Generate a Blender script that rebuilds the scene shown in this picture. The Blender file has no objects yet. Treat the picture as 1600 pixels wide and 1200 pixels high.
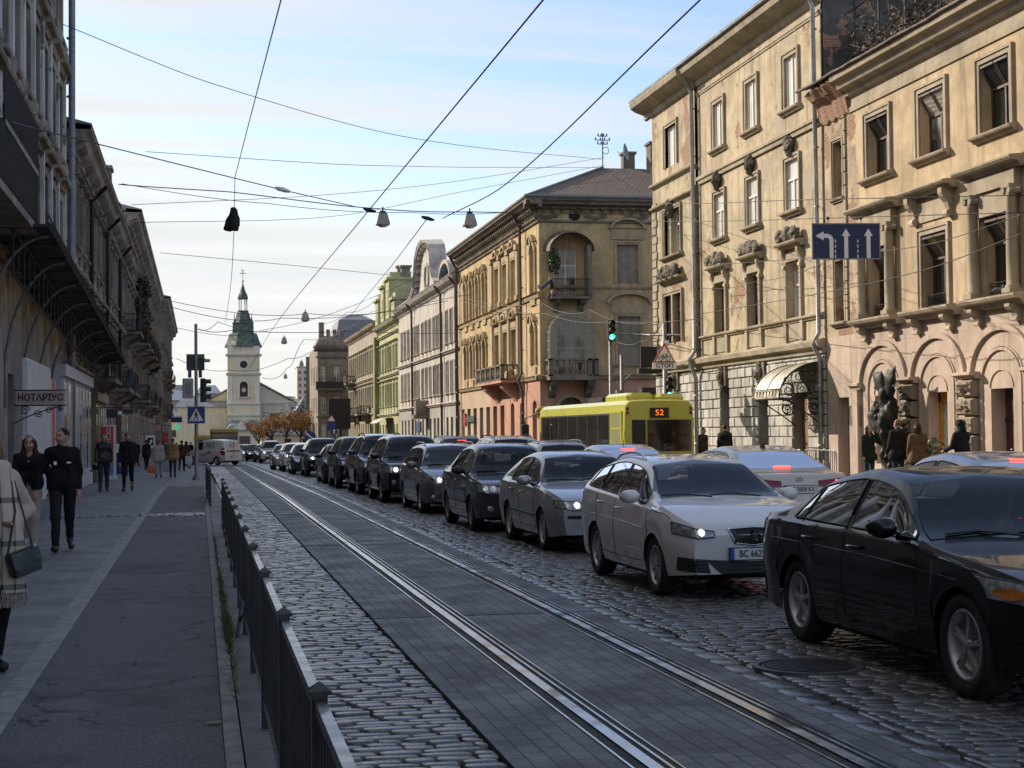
import bpy, math, random
import numpy as np
from math import sin, cos, pi, radians as rad, sqrt
from mathutils import Vector, Matrix
from mathutils.bvhtree import BVHTree
random.seed(7)
SC = bpy.context.scene
COL = SC.collection
# ------------------------------------------------------------------ camera
EYE = Vector((0, 0, 1.72)); FPX = 2450.0
def _basis(yaw, p, r):
    f = Vector((sin(yaw)*cos(p), cos(yaw)*cos(p), sin(p)))
    rt = Vector((cos(yaw), -sin(yaw), 0)); up = rt.cross(f)
    return rt*cos(r)-up*sin(r), up*cos(r)+rt*sin(r), f
CR, CU, CF = _basis(0.19684187, 0.03095812, 0.0105)
cd = bpy.data.cameras.new('camera'); cam = bpy.data.objects.new('camera', cd); COL.objects.link(cam)
cd.sensor_width = 36; cd.lens = 36*FPX/1600; cd.clip_start = .1; cd.clip_end = 5000
M = Matrix((CR, CU, -CF)).transposed().to_4x4(); M.translation = EYE; cam.matrix_world = M
SC.camera = cam
# ------------------------------------------------------------------ light
SUN_EL = rad(27); SUN_A = rad(48)            # elevation; angle from -X towards +Y
S = Vector((-cos(SUN_A)*cos(SUN_EL), sin(SUN_A)*cos(SUN_EL), sin(SUN_EL)))
ld = bpy.data.lights.new('sun', 'SUN'); ld.energy = 3.2; ld.angle = rad(.53); ld.color = (1, .885, .74)
sun = bpy.data.objects.new('sun', ld); COL.objects.link(sun)
sun.rotation_euler = S.to_track_quat('Z', 'Y').to_euler(); sun.location = (-30, 40, 40)
W = bpy.data.worlds.new('World'); SC.world = W; W.use_nodes = True
nt = W.node_tree; nt.nodes.clear()
def N(t, **k):
    n = nt.nodes.new(t)
    for a, v in k.items(): setattr(n, a, v)
    return n
sky = N('ShaderNodeTexSky', sky_type='NISHITA', sun_disc=False, sun_elevation=SUN_EL, sun_rotation=math.atan2(S.x, S.y))
sky.air_density = 1.0; sky.dust_density = .6; sky.ozone_density = 1.2
tc = N('ShaderNodeTexCoord')
# thin high cloud: direction mapped onto a flat layer, streaked noise
sep = N('ShaderNodeSeparateXYZ'); nt.links.new(tc.outputs['Generated'], sep.inputs[0])
def math_(op, a, b=None, c=None, clamp=False):
    n = N('ShaderNodeMath', operation=op, use_clamp=clamp)
    for i, v in enumerate((a, b, c)):
        if v is None: continue
        if isinstance(v, (int, float)): n.inputs[i].default_value = v
        else: nt.links.new(v, n.inputs[i])
    return n.outputs[0]
zc = math_('MAXIMUM', sep.outputs[2], 0.0)
den = math_('ADD', zc, .12)
cx = math_('DIVIDE', sep.outputs[0], den); cy = math_('DIVIDE', sep.outputs[1], den)
comb = N('ShaderNodeCombineXYZ'); nt.links.new(cx, comb.inputs[0]); nt.links.new(cy, comb.inputs[1])
mp = N('ShaderNodeMapping'); mp.inputs['Rotation'].default_value = (0, 0, .32); mp.inputs['Scale'].default_value = (.22, 1.5, 1)
mp.inputs['Location'].default_value = (1.3, .4, 0)
nt.links.new(comb.outputs[0], mp.inputs[0])
n1 = N('ShaderNodeTexNoise'); n1.inputs['Scale'].default_value = 2.0; n1.inputs['Detail'].default_value = 8; n1.inputs['Roughness'].default_value = .6
n1.inputs['Distortion'].default_value = .35
nt.links.new(mp.outputs[0], n1.inputs['Vector'])
mp2 = N('ShaderNodeMapping'); mp2.inputs['Rotation'].default_value = (0, 0, .2); mp2.inputs['Scale'].default_value = (.35, .8, 1)
nt.links.new(comb.outputs[0], mp2.inputs[0])
n2 = N('ShaderNodeTexNoise'); n2.inputs['Scale'].default_value = .8; n2.inputs['Detail'].default_value = 3
nt.links.new(mp2.outputs[0], n2.inputs['Vector'])
hor = math_('SUBTRACT', 1.0, math_('MULTIPLY', zc, 4.0), clamp=True)       # more layer towards the horizon
side = math_('MULTIPLY', sep.outputs[0], -1.0)                              # more veil towards the sun side
dens = math_('ADD', math_('ADD', math_('MULTIPLY', n1.outputs[0], 1.7), math_('MULTIPLY', n2.outputs[0], .55)),
             math_('ADD', math_('MULTIPLY', hor, .80), side))
mr = N('ShaderNodeMapRange'); mr.interpolation_type = 'SMOOTHSTEP'
nt.links.new(dens, mr.inputs[0]); mr.inputs[1].default_value = .90; mr.inputs[2].default_value = 1.50
mr.inputs[3].default_value = 0.14; mr.inputs[4].default_value = .93
mixc = N('ShaderNodeMix', data_type='RGBA'); nt.links.new(mr.outputs[0], mixc.inputs[0])
skm = N('ShaderNodeMix', data_type='RGBA', blend_type='MULTIPLY'); skm.inputs[0].default_value = 1
nt.links.new(sky.outputs[0], skm.inputs[6]); skm.inputs[7].default_value = (.82, .88, 1.08, 1)
nt.links.new(skm.outputs[2], mixc.inputs[6])
# cloud brightness varies with its own thickness
cb = N('ShaderNodeMix', data_type='RGBA'); nt.links.new(n1.outputs[0], cb.inputs[0])
cb.inputs[6].default_value = (5.6, 5.45, 5.1, 1); cb.inputs[7].default_value = (3.65, 3.75, 3.82, 1)
nt.links.new(cb.outputs[2], mixc.inputs[7])
bg = N('ShaderNodeBackground'); bg.inputs['Strength'].default_value = .10
nt.links.new(mixc.outputs[2], bg.inputs['Color'])
wo = N('ShaderNodeOutputWorld'); nt.links.new(bg.outputs[0], wo.inputs[0])
vs = SC.view_settings; vs.view_transform = 'Standard'; vs.look = 'None'; vs.exposure = 1.0; vs.gamma = 1
SC.render.engine = 'CYCLES'
SC.cycles.max_bounces = 6; SC.cycles.diffuse_bounces = 3; SC.cycles.glossy_bounces = 3; SC.cycles.transmission_bounces = 3
SC.cycles.caustics_reflective = False; SC.cycles.caustics_refractive = False

# ------------------------------------------------------------------ helpers
def ray(x, y): return CR*((x-800)/FPX) - CU*((y-600)/FPX) + CF
def at(x, y, X=None, Y=None, Z=None):
    v = ray(x, y)
    t = X/v.x if X is not None else Y/v.y if Y is not None else (Z-EYE.z)/v.z
    return EYE + v*t
def G(Y): return -0.0055*max(0., Y-45.)      # the street falls gently away
def gr(x, y, dz=0.):
    Y = 30.
    for i in range(60):
        P = at(x, y, Z=G(Y)+dz); Y = .5*Y+.5*P.y
    return P
def tag(o, label=None, cat=None, group=None, kind=None):
    for k, v in (('label', label), ('category', cat), ('group', group), ('kind', kind)):
        if v: o[k] = v
    return o
def thing(name, label, cat, loc=(0, 0, 0), rz=0., group=None):
    o = bpy.data.objects.new(name, None); COL.objects.link(o); o.empty_display_size = .2
    o.location = loc; o.rotation_euler = (0, 0, rz)
    return tag(o, label, cat, group)
def dup(root, loc, rz=None, label=None, group=None):
    def cp(o, par):
        c = o.copy(); COL.objects.link(c); c.parent = par
        for ch in o.children: cp(ch, c)
        return c
    r = cp(root, None); r.location = loc
    if rz is not None: r.rotation_euler = (0, 0, rz)
    if label: r['label'] = label
    if group: r['group'] = group
    return r

class MB:
    """collects faces, becomes one mesh"""
    def __init__(s, f=None, off=(0, 0, 0)):
        s.v = []; s.q = []; s.m = []; s.f = f; s.off = off; s.mi = 0; s.sm = []; s.smooth = False
    def P(s, p):
        if s.f: p = s.f(*p)
        s.v.append((p[0]-s.off[0], p[1]-s.off[1], p[2]-s.off[2])); return len(s.v)-1
    def face(s, idx):
        s.q.append(tuple(idx)); s.m.append(s.mi); s.sm.append(s.smooth)
    def quad(s, *ps): s.face([s.P(p) for p in ps])
    def box(s, x0, x1, y0, y1, z0, z1):
        i = [s.P(p) for p in ((x0, y0, z0), (x1, y0, z0), (x1, y1, z0), (x0, y1, z0), (x0, y0, z1), (x1, y0, z1), (x1, y1, z1), (x0, y1, z1))]
        for q in ((0, 3, 2, 1), (4, 5, 6, 7), (0, 1, 5, 4), (1, 2, 6, 5), (2, 3, 7, 6), (3, 0, 4, 7)): s.face([i[k] for k in q])
    def bbox(s, x0, x1, y0, y1, z0, z1, b=.02):
        """box with chamfered vertical and top edges"""
        st = []
        for z, d in ((z0, 0), (z1-b, 0), (z1, b)):
            st.append([(x0+d+b, y0+d, z), (x1-d-b, y0+d, z), (x1-d, y0+d+b, z), (x1-d, y1-d-b, z), (x1-d-b, y1-d, z), (x0+d+b, y1-d, z), (x0+d, y1-d-b, z), (x0+d, y0+d+b, z)])
        s.loft(st, closed=True, cap=True)
    def loft(s, rings, closed=False, cap=False):
        R = [[s.P(p) for p in r] for r in rings]; n = len(R[0])
        for a, b in zip(R[:-1], R[1:]):
            for k in range(n if closed else n-1):
                k2 = (k+1) % n; s.face((a[k], a[k2], b[k2], b[k]))
        if cap: s.face(R[0][::-1]); s.face(R[-1])
    def prism(s, poly, axis, a, b):
        """poly: 2-D outline; axis 0/1/2 = extrusion axis"""
        def mk(t, p): return (t, p[0], p[1]) if axis == 0 else (p[0], t, p[1]) if axis == 1 else (p[0], p[1], t)
        s.loft([[mk(a, p) for p in poly], [mk(b, p) for p in poly]], closed=True, cap=True)
    def tube(s, pts, r, n=6, cap=True):
        pts = [Vector(p) for p in pts]; rings = []
        rs = r if isinstance(r, (list, tuple)) else [r]*len(pts)
        up = Vector((0, 0, 1)); prev = None
        for i, p in enumerate(pts):
            d = (pts[min(i+1, len(pts)-1)]-pts[max(i-1, 0)])
            if d.length < 1e-9: d = Vector((0, 0, 1))
            d.normalize()
            if prev is None:
                a = d.cross(up)
                if a.length < .05: a = d.cross(Vector((1, 0, 0)))
            else: a = prev - d*prev.dot(d)
            a.normalize(); prev = a; b = d.cross(a)
            rings.append([p+a*(rs[i]*cos(2*pi*k/n))+b*(rs[i]*sin(2*pi*k/n)) for k in range(n)])
        sm = s.smooth; s.smooth = n > 4; s.loft(rings, closed=True); s.smooth = sm
        if cap:
            k = len(s.v); s.face(range(k-n, k)); s.face(range(k-n*len(pts), k-n*(len(pts)-1)))
    def lathe(s, prof, c=(0, 0, 0), n=16, axis=2, sm=True, cap=False):
        rings = []
        for r, h in prof:
            ring = []
            for k in range(n):
                a = 2*pi*k/n; x, y = r*cos(a), r*sin(a)
                p = (x, y, h) if axis == 2 else (h, x, y) if axis == 0 else (x, h, y)
                ring.append((c[0]+p[0], c[1]+p[1], c[2]+p[2]))
            rings.append(ring)
        o = s.smooth; s.smooth = sm; s.loft(rings, closed=True); s.smooth = o
        if cap:
            k = len(s.v); s.face(range(k-n, k)); s.face(range(k-n*len(prof), k-n*(len(prof)-1)))
    def sphere(s, c, r, n=10, sc=(1, 1, 1)):
        prof = [(max(1e-4, sin(pi*i/n)), -cos(pi*i/n)) for i in range(n+1)]
        f0, s.smooth0 = s.f, s.smooth
        rings = [[(c[0]+r*sc[0]*a*cos(2*pi*k/(2*n)), c[1]+r*sc[1]*a*sin(2*pi*k/(2*n)), c[2]+r*sc[2]*h) for k in range(2*n)] for a, h in prof]
        s.smooth = True; s.loft(rings, closed=True); s.smooth = s.smooth0
    def build(s, name, mats, parent=None, sharp=None):
        me = bpy.data.meshes.new(name); me.from_pydata(s.v, [], s.q)
        if not isinstance(mats, (list, tuple)): mats = [mats]
        for m in mats: me.materials.append(m)
        if len(mats) > 1: me.polygons.foreach_set('material_index', s.m)
        me.polygons.foreach_set('use_smooth', s.sm)
        if sharp is not None: me.set_sharp_from_angle(angle=rad(sharp))
        me.update()
        o = bpy.data.objects.new(name, me); COL.objects.link(o)
        if parent is not None: o.parent = parent
        return o

# ------------------------------------------------------------------ materials
MATS = {}
class NT:
    def __init__(s, name):
        s.m = bpy.data.materials.new(name); s.m.use_nodes = True; s.t = s.m.node_tree; s.b = s.t.nodes['Principled BSDF']
        s.tc = s.n('ShaderNodeTexCoord').outputs['Object']
    def n(s, t, **k):
        n = s.t.nodes.new(t)
        for a, v in k.items(): setattr(n, a, v)
        return n
    def set(s, sock, v):
        if isinstance(v, (int, float)): sock.default_value = v
        elif isinstance(v, (tuple, list)): sock.default_value = tuple(v)+((1,) if len(v) == 3 and len(sock.default_value) == 4 else ())
        else: s.t.links.new(v, sock)
    def mapping(s, sc=(1, 1, 1), rot=(0, 0, 0), loc=(0, 0, 0), src=None):
        n = s.n('ShaderNodeMapping'); n.inputs['Scale'].default_value = sc; n.inputs['Rotation'].default_value = rot; n.inputs['Location'].default_value = loc
        s.t.links.new(src or s.tc, n.inputs[0]); return n.outputs[0]
    def noise(s, scale, detail=4, rough=.55, vec=None, dist=0):
        n = s.n('ShaderNodeTexNoise'); n.inputs['Scale'].default_value = scale; n.inputs['Detail'].default_value = detail
        n.inputs['Roughness'].default_value = rough; n.inputs['Distortion'].default_value = dist
        s.t.links.new(vec or s.tc, n.inputs['Vector']); return n.outputs[0]
    def ramp(s, v, a, b, lo=0., hi=1.):
        n = s.n('ShaderNodeMapRange'); n.interpolation_type = 'SMOOTHSTEP'; s.set(n.inputs[0], v)
        for i, q in enumerate((a, b, lo, hi)): n.inputs[i+1].default_value = q
        return n.outputs[0]
    def mix(s, f, a, b, mode='MIX'):
        n = s.n('ShaderNodeMix', data_type='RGBA', blend_type=mode); s.set(n.inputs[0], f); s.set(n.inputs[6], a); s.set(n.inputs[7], b); return n.outputs[2]
    def ma(s, op, a, b=0., clamp=False):
        n = s.n('ShaderNodeMath', operation=op, use_clamp=clamp); s.set(n.inputs[0], a); s.set(n.inputs[1], b); return n.outputs[0]
    def bump(s, h, dist=.02, strength=.5):
        n = s.n('ShaderNodeBump'); n.inputs['Distance'].default_value = dist; n.inputs['Strength'].default_value = strength
        s.set(n.inputs['Height'], h); s.t.links.new(n.outputs[0], s.b.inputs['Normal'])
    def out(s, col=None, rough=None, metal=None, spec=None, coat=None, emis=None, estr=1.):
        for k, v in (('Base Color', col), ('Roughness', rough), ('Metallic', metal), ('Specular IOR Level', spec), ('Coat Weight', coat)):
            if v is not None: s.set(s.b.inputs[k], v)
        if coat is not None: s.b.inputs['Coat Roughness'].default_value = .04
        if emis is not None: s.set(s.b.inputs['Emission Color'], emis); s.b.inputs['Emission Strength'].default_value = estr
        MATS[s.m.name] = s.m; return s.m

def plain(name, c, rough=.6, metal=0., spec=.5, var=.18, scale=6., coat=None, bump=0.):
    if name in MATS: return MATS[name]
    t = NT(name); n = t.noise(scale, 5)
    d = tuple(x*(1-var) for x in c); u = tuple(min(1, x*(1+var)) for x in c)
    if bump: t.bump(t.noise(scale*4, 4), .01, bump)
    return t.out(t.mix(t.ramp(n, .3, .7), d, u), t.ramp(t.noise(scale*1.7, 3), .3, .7, max(.02, rough-.08), min(1, rough+.08)), metal, spec, coat)
def emit(name, c, s):
    if name in MATS: return MATS[name]
    t = NT(name); return t.out(c, .4, emis=c, estr=s)
def brickvec(t, right):
    """facade (along, up) as brick coordinates"""
    sp = t.n('ShaderNodeSeparateXYZ'); t.t.links.new(t.tc, sp.inputs[0])
    cb = t.n('ShaderNodeCombineXYZ'); t.t.links.new(t.ma('ADD', sp.outputs[1], sp.outputs[0]), cb.inputs[0]); t.t.links.new(sp.outputs[2], cb.inputs[1])
    return cb.outputs[0]
def plaster(name, c, dirt=(.10, .085, .06), var=.28, brick=0., stain=.5, rough=.9, crack=.3, peel=None):
    if name in MATS: return MATS[name]
    t = NT(name)
    big = t.noise(.45, 5, .6); mid = t.noise(2.2, 6, .62); fine = t.noise(14, 5, .6)
    streak = t.noise(1.0, 6, .6, t.mapping((2.6, 2.6, .22)))
    a = tuple(x*(1-var) for x in c); b = tuple(min(1, x*(1+var*.55)) for x in c)
    col = t.mix(t.ramp(t.ma('ADD', t.ma('MULTIPLY', big, .6), t.ma('MULTIPLY', mid, .4)), .38, .62), a, b)
    col = t.mix(t.ramp(fine, .35, .7, 0, .3), col, tuple(x*.72 for x in c))
    col = t.mix(t.ramp(streak, .47, .72, 0, stain), col, dirt)
    h = t.ma('ADD', t.ma('MULTIPLY', mid, .6), t.ma('MULTIPLY', fine, .3))
    if peel:
        pm = t.ramp(t.noise(.8, 7, .68, t.mapping(loc=(3.1, 7.7, 1.2))), .56, .59)
        col = t.mix(pm, col, peel); h = t.ma('SUBTRACT', h, t.ma('MULTIPLY', pm, .5))
    if brick:
        br = t.n('ShaderNodeTexBrick'); t.t.links.new(brickvec(t, 1), br.inputs['Vector'])
        br.inputs['Scale'].default_value = 1; br.inputs['Brick Width'].default_value = .27; br.inputs['Row Height'].default_value = .085; br.inputs['Mortar Size'].default_value = .012
        br.inputs['Color1'].default_value = (.25, .12, .075, 1); br.inputs['Color2'].default_value = (.33, .17, .11, 1); br.inputs['Mortar'].default_value = (.30, .26, .2, 1)
        bm_ = t.ramp(t.noise(.55, 7, .66, t.mapping(loc=(5, 2, 9))), .66-brick, .685-brick)
        col = t.mix(bm_, col, br.outputs[0]); h = t.ma('SUBTRACT', h, t.ma('MULTIPLY', bm_, .9))
    t.bump(h, .03, crack+.25)
    return t.out(col, rough, spec=.25)
def paint(name, c, flake=0., dirt=.12, rough=.22, coat=1.):
    if name in MATS: return MATS[name]
    t = NT(name)
    sp = t.n('ShaderNodeSeparateXYZ'); t.t.links.new(t.tc, sp.inputs[0])
    low = t.ma('MULTIPLY', t.ramp(sp.outputs[2], .75, .2), t.ramp(t.noise(3, 5), .3, .75))       # road dirt on the lower body
    col = t.mix(t.ma('MULTIPLY', low, min(1, dirt*4)), c, (.14, .125, .105))
    col = t.mix(t.ramp(t.noise(5, 5, .6), .5, .9, 0, dirt*.6), col, (.16, .15, .13))
    return t.out(col, t.ma('ADD', t.ma('MULTIPLY', low, .5), t.ramp(t.noise(7, 4), .3, .8, rough+.15, rough+.3)), flake, .15, coat=coat)
# ------------------------------------------------------------------ ground, road, pavements
def strip(name, x0, x1, y0, y1, dz, m, thick=0., label=None, nx=1):
    mb = MB(); ys = sorted({y0, y1} | {y for y in (45., 120., 260., 700.) if y0 < y < y1})
    for a, b in zip(ys[:-1], ys[1:]):
        mb.quad((x0, a, G(a)+dz), (x1, a, G(a)+dz), (x1, b, G(b)+dz), (x0, b, G(b)+dz))
        if thick:
            for x in (x0, x1): mb.quad((x, a, G(a)+dz-thick), (x, b, G(b)+dz-thick), (x, b, G(b)+dz), (x, a, G(a)+dz))
    if thick: mb.quad((x0, ys[0], G(ys[0])+dz-thick), (x1, ys[0], G(ys[0])+dz-thick), (x1, ys[0], G(ys[0])+dz), (x0, ys[0], G(ys[0])+dz))
    o = mb.build(name, m); return tag(o, kind='structure')
def asphalt(name, c, sc=1.):
    t = NT(name); fine = t.noise(190*sc, 3, .7); mid = t.noise(2.2, 6, .62); agg = t.n('ShaderNodeTexVoronoi'); agg.inputs['Scale'].default_value = 120*sc; t.t.links.new(t.tc, agg.inputs['Vector'])
    col = t.mix(t.ramp(mid, .3, .7), tuple(x*.72 for x in c), tuple(x*1.3 for x in c))
    col = t.mix(t.ramp(agg.outputs['Color'], .66, .92, 0, .7), col, (.27, .26, .25))
    col = t.mix(t.ramp(t.noise(.7, 5, .6, t.mapping((3, .5, 1))), .5, .72, 0, .6), col, (.15, .145, .135)); col = t.mix(t.ramp(t.noise(.55, 4, .6, t.mapping(loc=(7, 3, 0))), .54, .60, 0, .5), col, tuple(x*.5 for x in c))
    ck = t.n('ShaderNodeTexVoronoi', feature='DISTANCE_TO_EDGE'); ck.inputs['Scale'].default_value = .42
    wv = t.n('ShaderNodeVectorMath', operation='ADD'); t.t.links.new(t.tc, wv.inputs[0])
    nz = t.n('ShaderNodeTexNoise'); nz.inputs['Scale'].default_value = 1.6; nz.inputs['Detail'].default_value = 5; t.t.links.new(t.tc, nz.inputs['Vector']); t.t.links.new(nz.outputs['Color'], wv.inputs[1])
    t.t.links.new(wv.outputs[0], ck.inputs['Vector'])
    crk = t.ma('MULTIPLY', t.ramp(ck.outputs['Distance'], .010, .002), t.ramp(t.noise(.35, 2), .44, .52))
    col = t.mix(t.ma('MULTIPLY', crk, .8), col, (.012, .012, .012))
    t.bump(t.ma('SUBTRACT', t.ma('ADD', fine, t.ma('MULTIPLY', mid, .4)), crk), .004, .7)
    return t.out(col, t.ramp(mid, .2, .8, .62, .9), spec=.4)
def paver(name, c1, c2, mortar, bw, rh, off=.5, rot=0., ms=.006, rough=.7, bump=.6, cdist=.006):
    t = NT(name); v = t.mapping(rot=(0, 0, rot))
    br = t.n('ShaderNodeTexBrick'); br.offset = off; t.t.links.new(v, br.inputs['Vector'])
    br.inputs['Scale'].default_value = 1; br.inputs['Brick Width'].default_value = bw; br.inputs['Row Height'].default_value = rh; br.inputs['Mortar Size'].default_value = ms; br.inputs['Mortar Smooth'].default_value = .3; br.inputs['Bias'].default_value = -.1
    br.inputs['Color1'].default_value = c1+(1,); br.inputs['Color2'].default_value = c2+(1,); br.inputs['Mortar'].default_value = mortar+(1,)
    mid = t.noise(1.3, 6, .65); fine = t.noise(60, 4, .6)
    col = t.mix(t.ramp(mid, .35, .7, 0, .5), br.outputs[0], tuple(x*.62 for x in c1))
    col = t.mix(t.ramp(fine, .4, .75, 0, .3), col, tuple(min(1, x*1.5) for x in c2))
    t.bump(t.ma('ADD', t.ma('MULTIPLY', br.outputs['Fac'], -1.), t.ma('MULTIPLY', fine, .35)), cdist, bump)
    return t.out(col, t.ramp(mid, .25, .75, rough-.14, rough+.14), spec=.45)
M_dirt = plain('road_base', (.030, .027, .023), .95, scale=3)
M_asph = asphalt('asphalt', (.078, .077, .075))
M_pav = paver('pavement_slabs', (.16, .159, .157), (.215, .213, .21), (.05, .048, .045), .42, .105, .5, 0, .006)
M_bord = plain('granite_border', (.22, .218, .212), .7, var=.25, scale=9, bump=.2)
M_slab = paver('tram_slabs', (.062, .062, .063), (.135, .133, .130), (.014, .014, .013), .24, .12, .5, pi/2, .008, .62, .9, .01)
M_kerb = plain('kerb_stone', (.19, .187, .18), .8, var=.3, scale=5, bump=.25)
M_steel = plain('rail_steel', (.66, .66, .65), .2, 1., var=.06, scale=2)
M_rubber = plain('rail_groove', (.018, .018, .018), .8)
def cobmat(name, c, rough):
    t = NT(name); at_ = t.n('ShaderNodeAttribute', attribute_name='shade')
    fine = t.noise(45, 5, .65)
    col = t.mix(at_.outputs['Fac'], tuple(x*.5 for x in c), tuple(min(1, x*1.6) for x in c))
    col = t.mix(t.ramp(fine, .35, .7, 0, .5), col, tuple(x*.55 for x in c))
    t.bump(fine, .006, .5)
    return t.out(col, t.ma('ADD', t.ramp(fine, .3, .7, rough-.12, rough+.1), t.ma('MULTIPLY', at_.outputs['Fac'], .08)), spec=.6)
M_cob = cobmat('cobble_stone', (.105, .102, .099), .22)
def cobshader(name, c):
    t = NT(name); v = t.n('ShaderNodeTexBrick'); t.t.links.new(t.tc, v.inputs['Vector']); v.inputs['Scale'].default_value = 1
    v.inputs['Brick Width'].default_value = .21; v.inputs['Row Height'].default_value = .125; v.inputs['Mortar Size'].default_value = .012; v.inputs['Mortar Smooth'].default_value = .6
    v.inputs['Color1'].default_value = tuple(x*.6 for x in c)+(1,); v.inputs['Color2'].default_value = tuple(x*1.4 for x in c)+(1,); v.inputs['Mortar'].default_value = (.02, .02, .018, 1)
    t.bump(t.ma('ADD', t.ma('MULTIPLY', v.outputs['Fac'], -1), t.ma('MULTIPLY', t.noise(30), .5)), .015, .9)
    return t.out(v.outputs[0], t.ramp(t.noise(4), .3, .7, .3, .55), spec=.55)
M_cobf = cobshader('cobble_far', (.115, .112, .107))
mb = MB()
for a, b in ((-60, 45), (45, 700), (700, 2600)):
    mb.quad((-900, a, G(min(a, 700))-.06), (900, a, G(min(a, 700))-.06), (900, b, G(min(b, 700))-.06), (-900, b, G(min(b, 700))-.06))
tag(mb.build('ground', M_dirt), kind='structure')
def cobbles(name, x0, x1, y0, y1, rowd, lmin, lmax, seed, wob=.012):
    rng = np.random.RandomState(seed); V = []; Fc = []; SH = []; y = y0; nrow = 0
    while y < y1:
        d = rowd*rng.uniform(.84, 1.18); x = x0+rng.uniform(-.12, 0.); g = G(y)
        while x < x1:
            L = rng.uniform(lmin, lmax); a = max(x, x0); b = min(x+L, x1); x += L
            if b-a < .05: continue
            cx_, cy_ = (a+b)/2, y+d/2; hx, hy = (b-a)/2-.004, d/2-.004; rot = rng.normal(0, .035); dy = wob*sin(cx_*3.1+y*1.7)+rng.normal(0, .004)
            zt = rng.normal(0, .0035); tx, ty = rng.normal(0, .014, 2); s0 = len(V)
            jit = rng.normal(0, .005, (8, 2))
            for k, (ins, zz) in enumerate(((0, -.05), (.003, -.008), (.013, 0.))):
                for q, (sx, sy) in enumerate(((-1, -.55), (-.72, -1), (.72, -1), (1, -.55), (1, .55), (.72, 1), (-.72, 1), (-1, .55))):
                    px = sx*(hx-ins)+jit[q, 0]; py = sy*(hy-ins)+jit[q, 1]*.6
                    V.append((cx_+px*cos(rot)-py*sin(rot), cy_+dy+px*sin(rot)+py*cos(rot), g+zz+zt+px*tx+py*ty))
            for k in (0, 1):
                for q in range(8): Fc.append((s0+k*8+q, s0+k*8+(q+1) % 8, s0+k*8+8+(q+1) % 8, s0+k*8+8+q))
            Fc.append(tuple(range(s0+16, s0+24))); SH += [float(np.clip(rng.normal(.42, .24), 0, 1))]*24
        y += d
    me = bpy.data.meshes.new(name); me.from_pydata(V, [], Fc); me.materials.append(M_cob)
    at_ = me.attributes.new('shade', 'FLOAT', 'POINT'); at_.data.foreach_set('value', SH)
    me.polygons.foreach_set('use_smooth', [True]*len(Fc)); me.update()
    o = bpy.data.objects.new(name, me); COL.objects.link(o); tag(o, kind='structure')
FX = -4.3                                           # left facade line
strip('pavement_left', FX-.4, -1.28, -20, 420, .05, M_pav, .1)
strip('pavement_border', -1.276, -1.104, -20, 33.6, .054, M_bord, .1)
strip('pavement_border', -1.276, -1.104, 34.7, 55, .054, M_bord, .1)
strip('path_asphalt', -1.1, .12, -20, 33.6, .048, M_asph, .1)
strip('path_asphalt', -1.1, .12, 34.7, 55, .048, M_asph, .1)
strip('path_slabs', -1.27, .12, 55, 300, .05, M_pav, .1)
strip('kerb_left', .124, .215, -20, 300, .056, M_kerb, .12)
strip('fence_footing', .226, .52, -20, 300, .05, paver('footing_slabs', (.12, .115, .11), (.15, .145, .14), (.03, .03, .028), .6, .5, .0, 0, .008), .1)
cobbles('sett_row', .53, .62, 3.5, 60, .16, .088, .091, 3)
cobbles('cobbles_left', .625, 1.56, 4, 82, .112, .15, .34, 11)
strip('cobbles_left_far', .53, 1.56, 82, 420, 0., M_cobf)
strip('tram_bed', 1.575, 3.72, -20, 420, .004, M_slab, .08)
cobbles('edge_stones', 3.725, 3.97, 5, 90, .33, .243, .246, 5, 0)
cobbles('cobbles_right', 3.975, 9.6, 7, 74, .125, .15, .27, 23)
strip('cobbles_right_far', 3.73, 16.2, 74, 420, 0., M_cobf)
strip('cobbles_right_lanes', 9.6, 16.2, -20, 74, 0., M_cobf)
strip('kerb_right', 16.2, 16.36, -20, 66, .13, M_kerb, .2)
strip('pavement_right', 16.36, 19.6, -20, 66, .128, M_pav, .2)
strip('kerb_right', 16.2, 16.36, 89, 320, .13, M_kerb, .2)
strip('pavement_right', 16.36, 19.6, 89, 320, .128, M_pav, .2)
strip('side_street', 16.2, 60, 66.02, 88.98, -.002, M_cobf)
cobbles('sett_band', -1.27, .12, 33.62, 34.68, .13, .13, .22, 8)
bandm = cobbles('sett_band_walk', -3.6, -1.29, 33.62, 34.1, .12, .13, .22, 9)
for o in list(COL.objects):
    if o.name.startswith('sett_band'): o.location.z = .062
for xr in (2.27, 3.32):
    mb = MB()
    rl = MB()
    ys = (-20, 45, 420)
    for a, b in zip(ys[:-1], ys[1:]):
        for (m_, x0, x1, z) in ((rl, -.125, -.11, .012), (mb, -.108, -.045, .006), (rl, -.043, .03, .016), (mb, .032, .068, .006), (rl, .07, .088, .014), (mb, .09, .128, .006), (rl, .13, .142, .012)):
            for (p, q) in (((x0, z), (x1, z)),): m_.quad((xr+x0, a, G(a)+z), (xr+x1, a, G(a)+z), (xr+x1, b, G(b)+z), (xr+x0, b, G(b)+z))
    t_ = rl.build('tram_rail', M_steel); tag(t_, kind='structure')
    tag(mb.build('tram_rail_groove', M_rubber), kind='structure')
mb = MB()
for yj in (14.6, 24.4, 34.2, 44, 60, 82): 
    mb.box(1.58, 2.13, yj, yj+.014, G(yj)-.02, G(yj)+.0075); mb.box(2.43, 3.18, yj, yj+.014, G(yj)-.02, G(yj)+.0075); mb.box(3.48, 3.71, yj, yj+.014, G(yj)-.02, G(yj)+.0075)
tag(mb.build('slab_joints', M_rubber), kind='structure')
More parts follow.
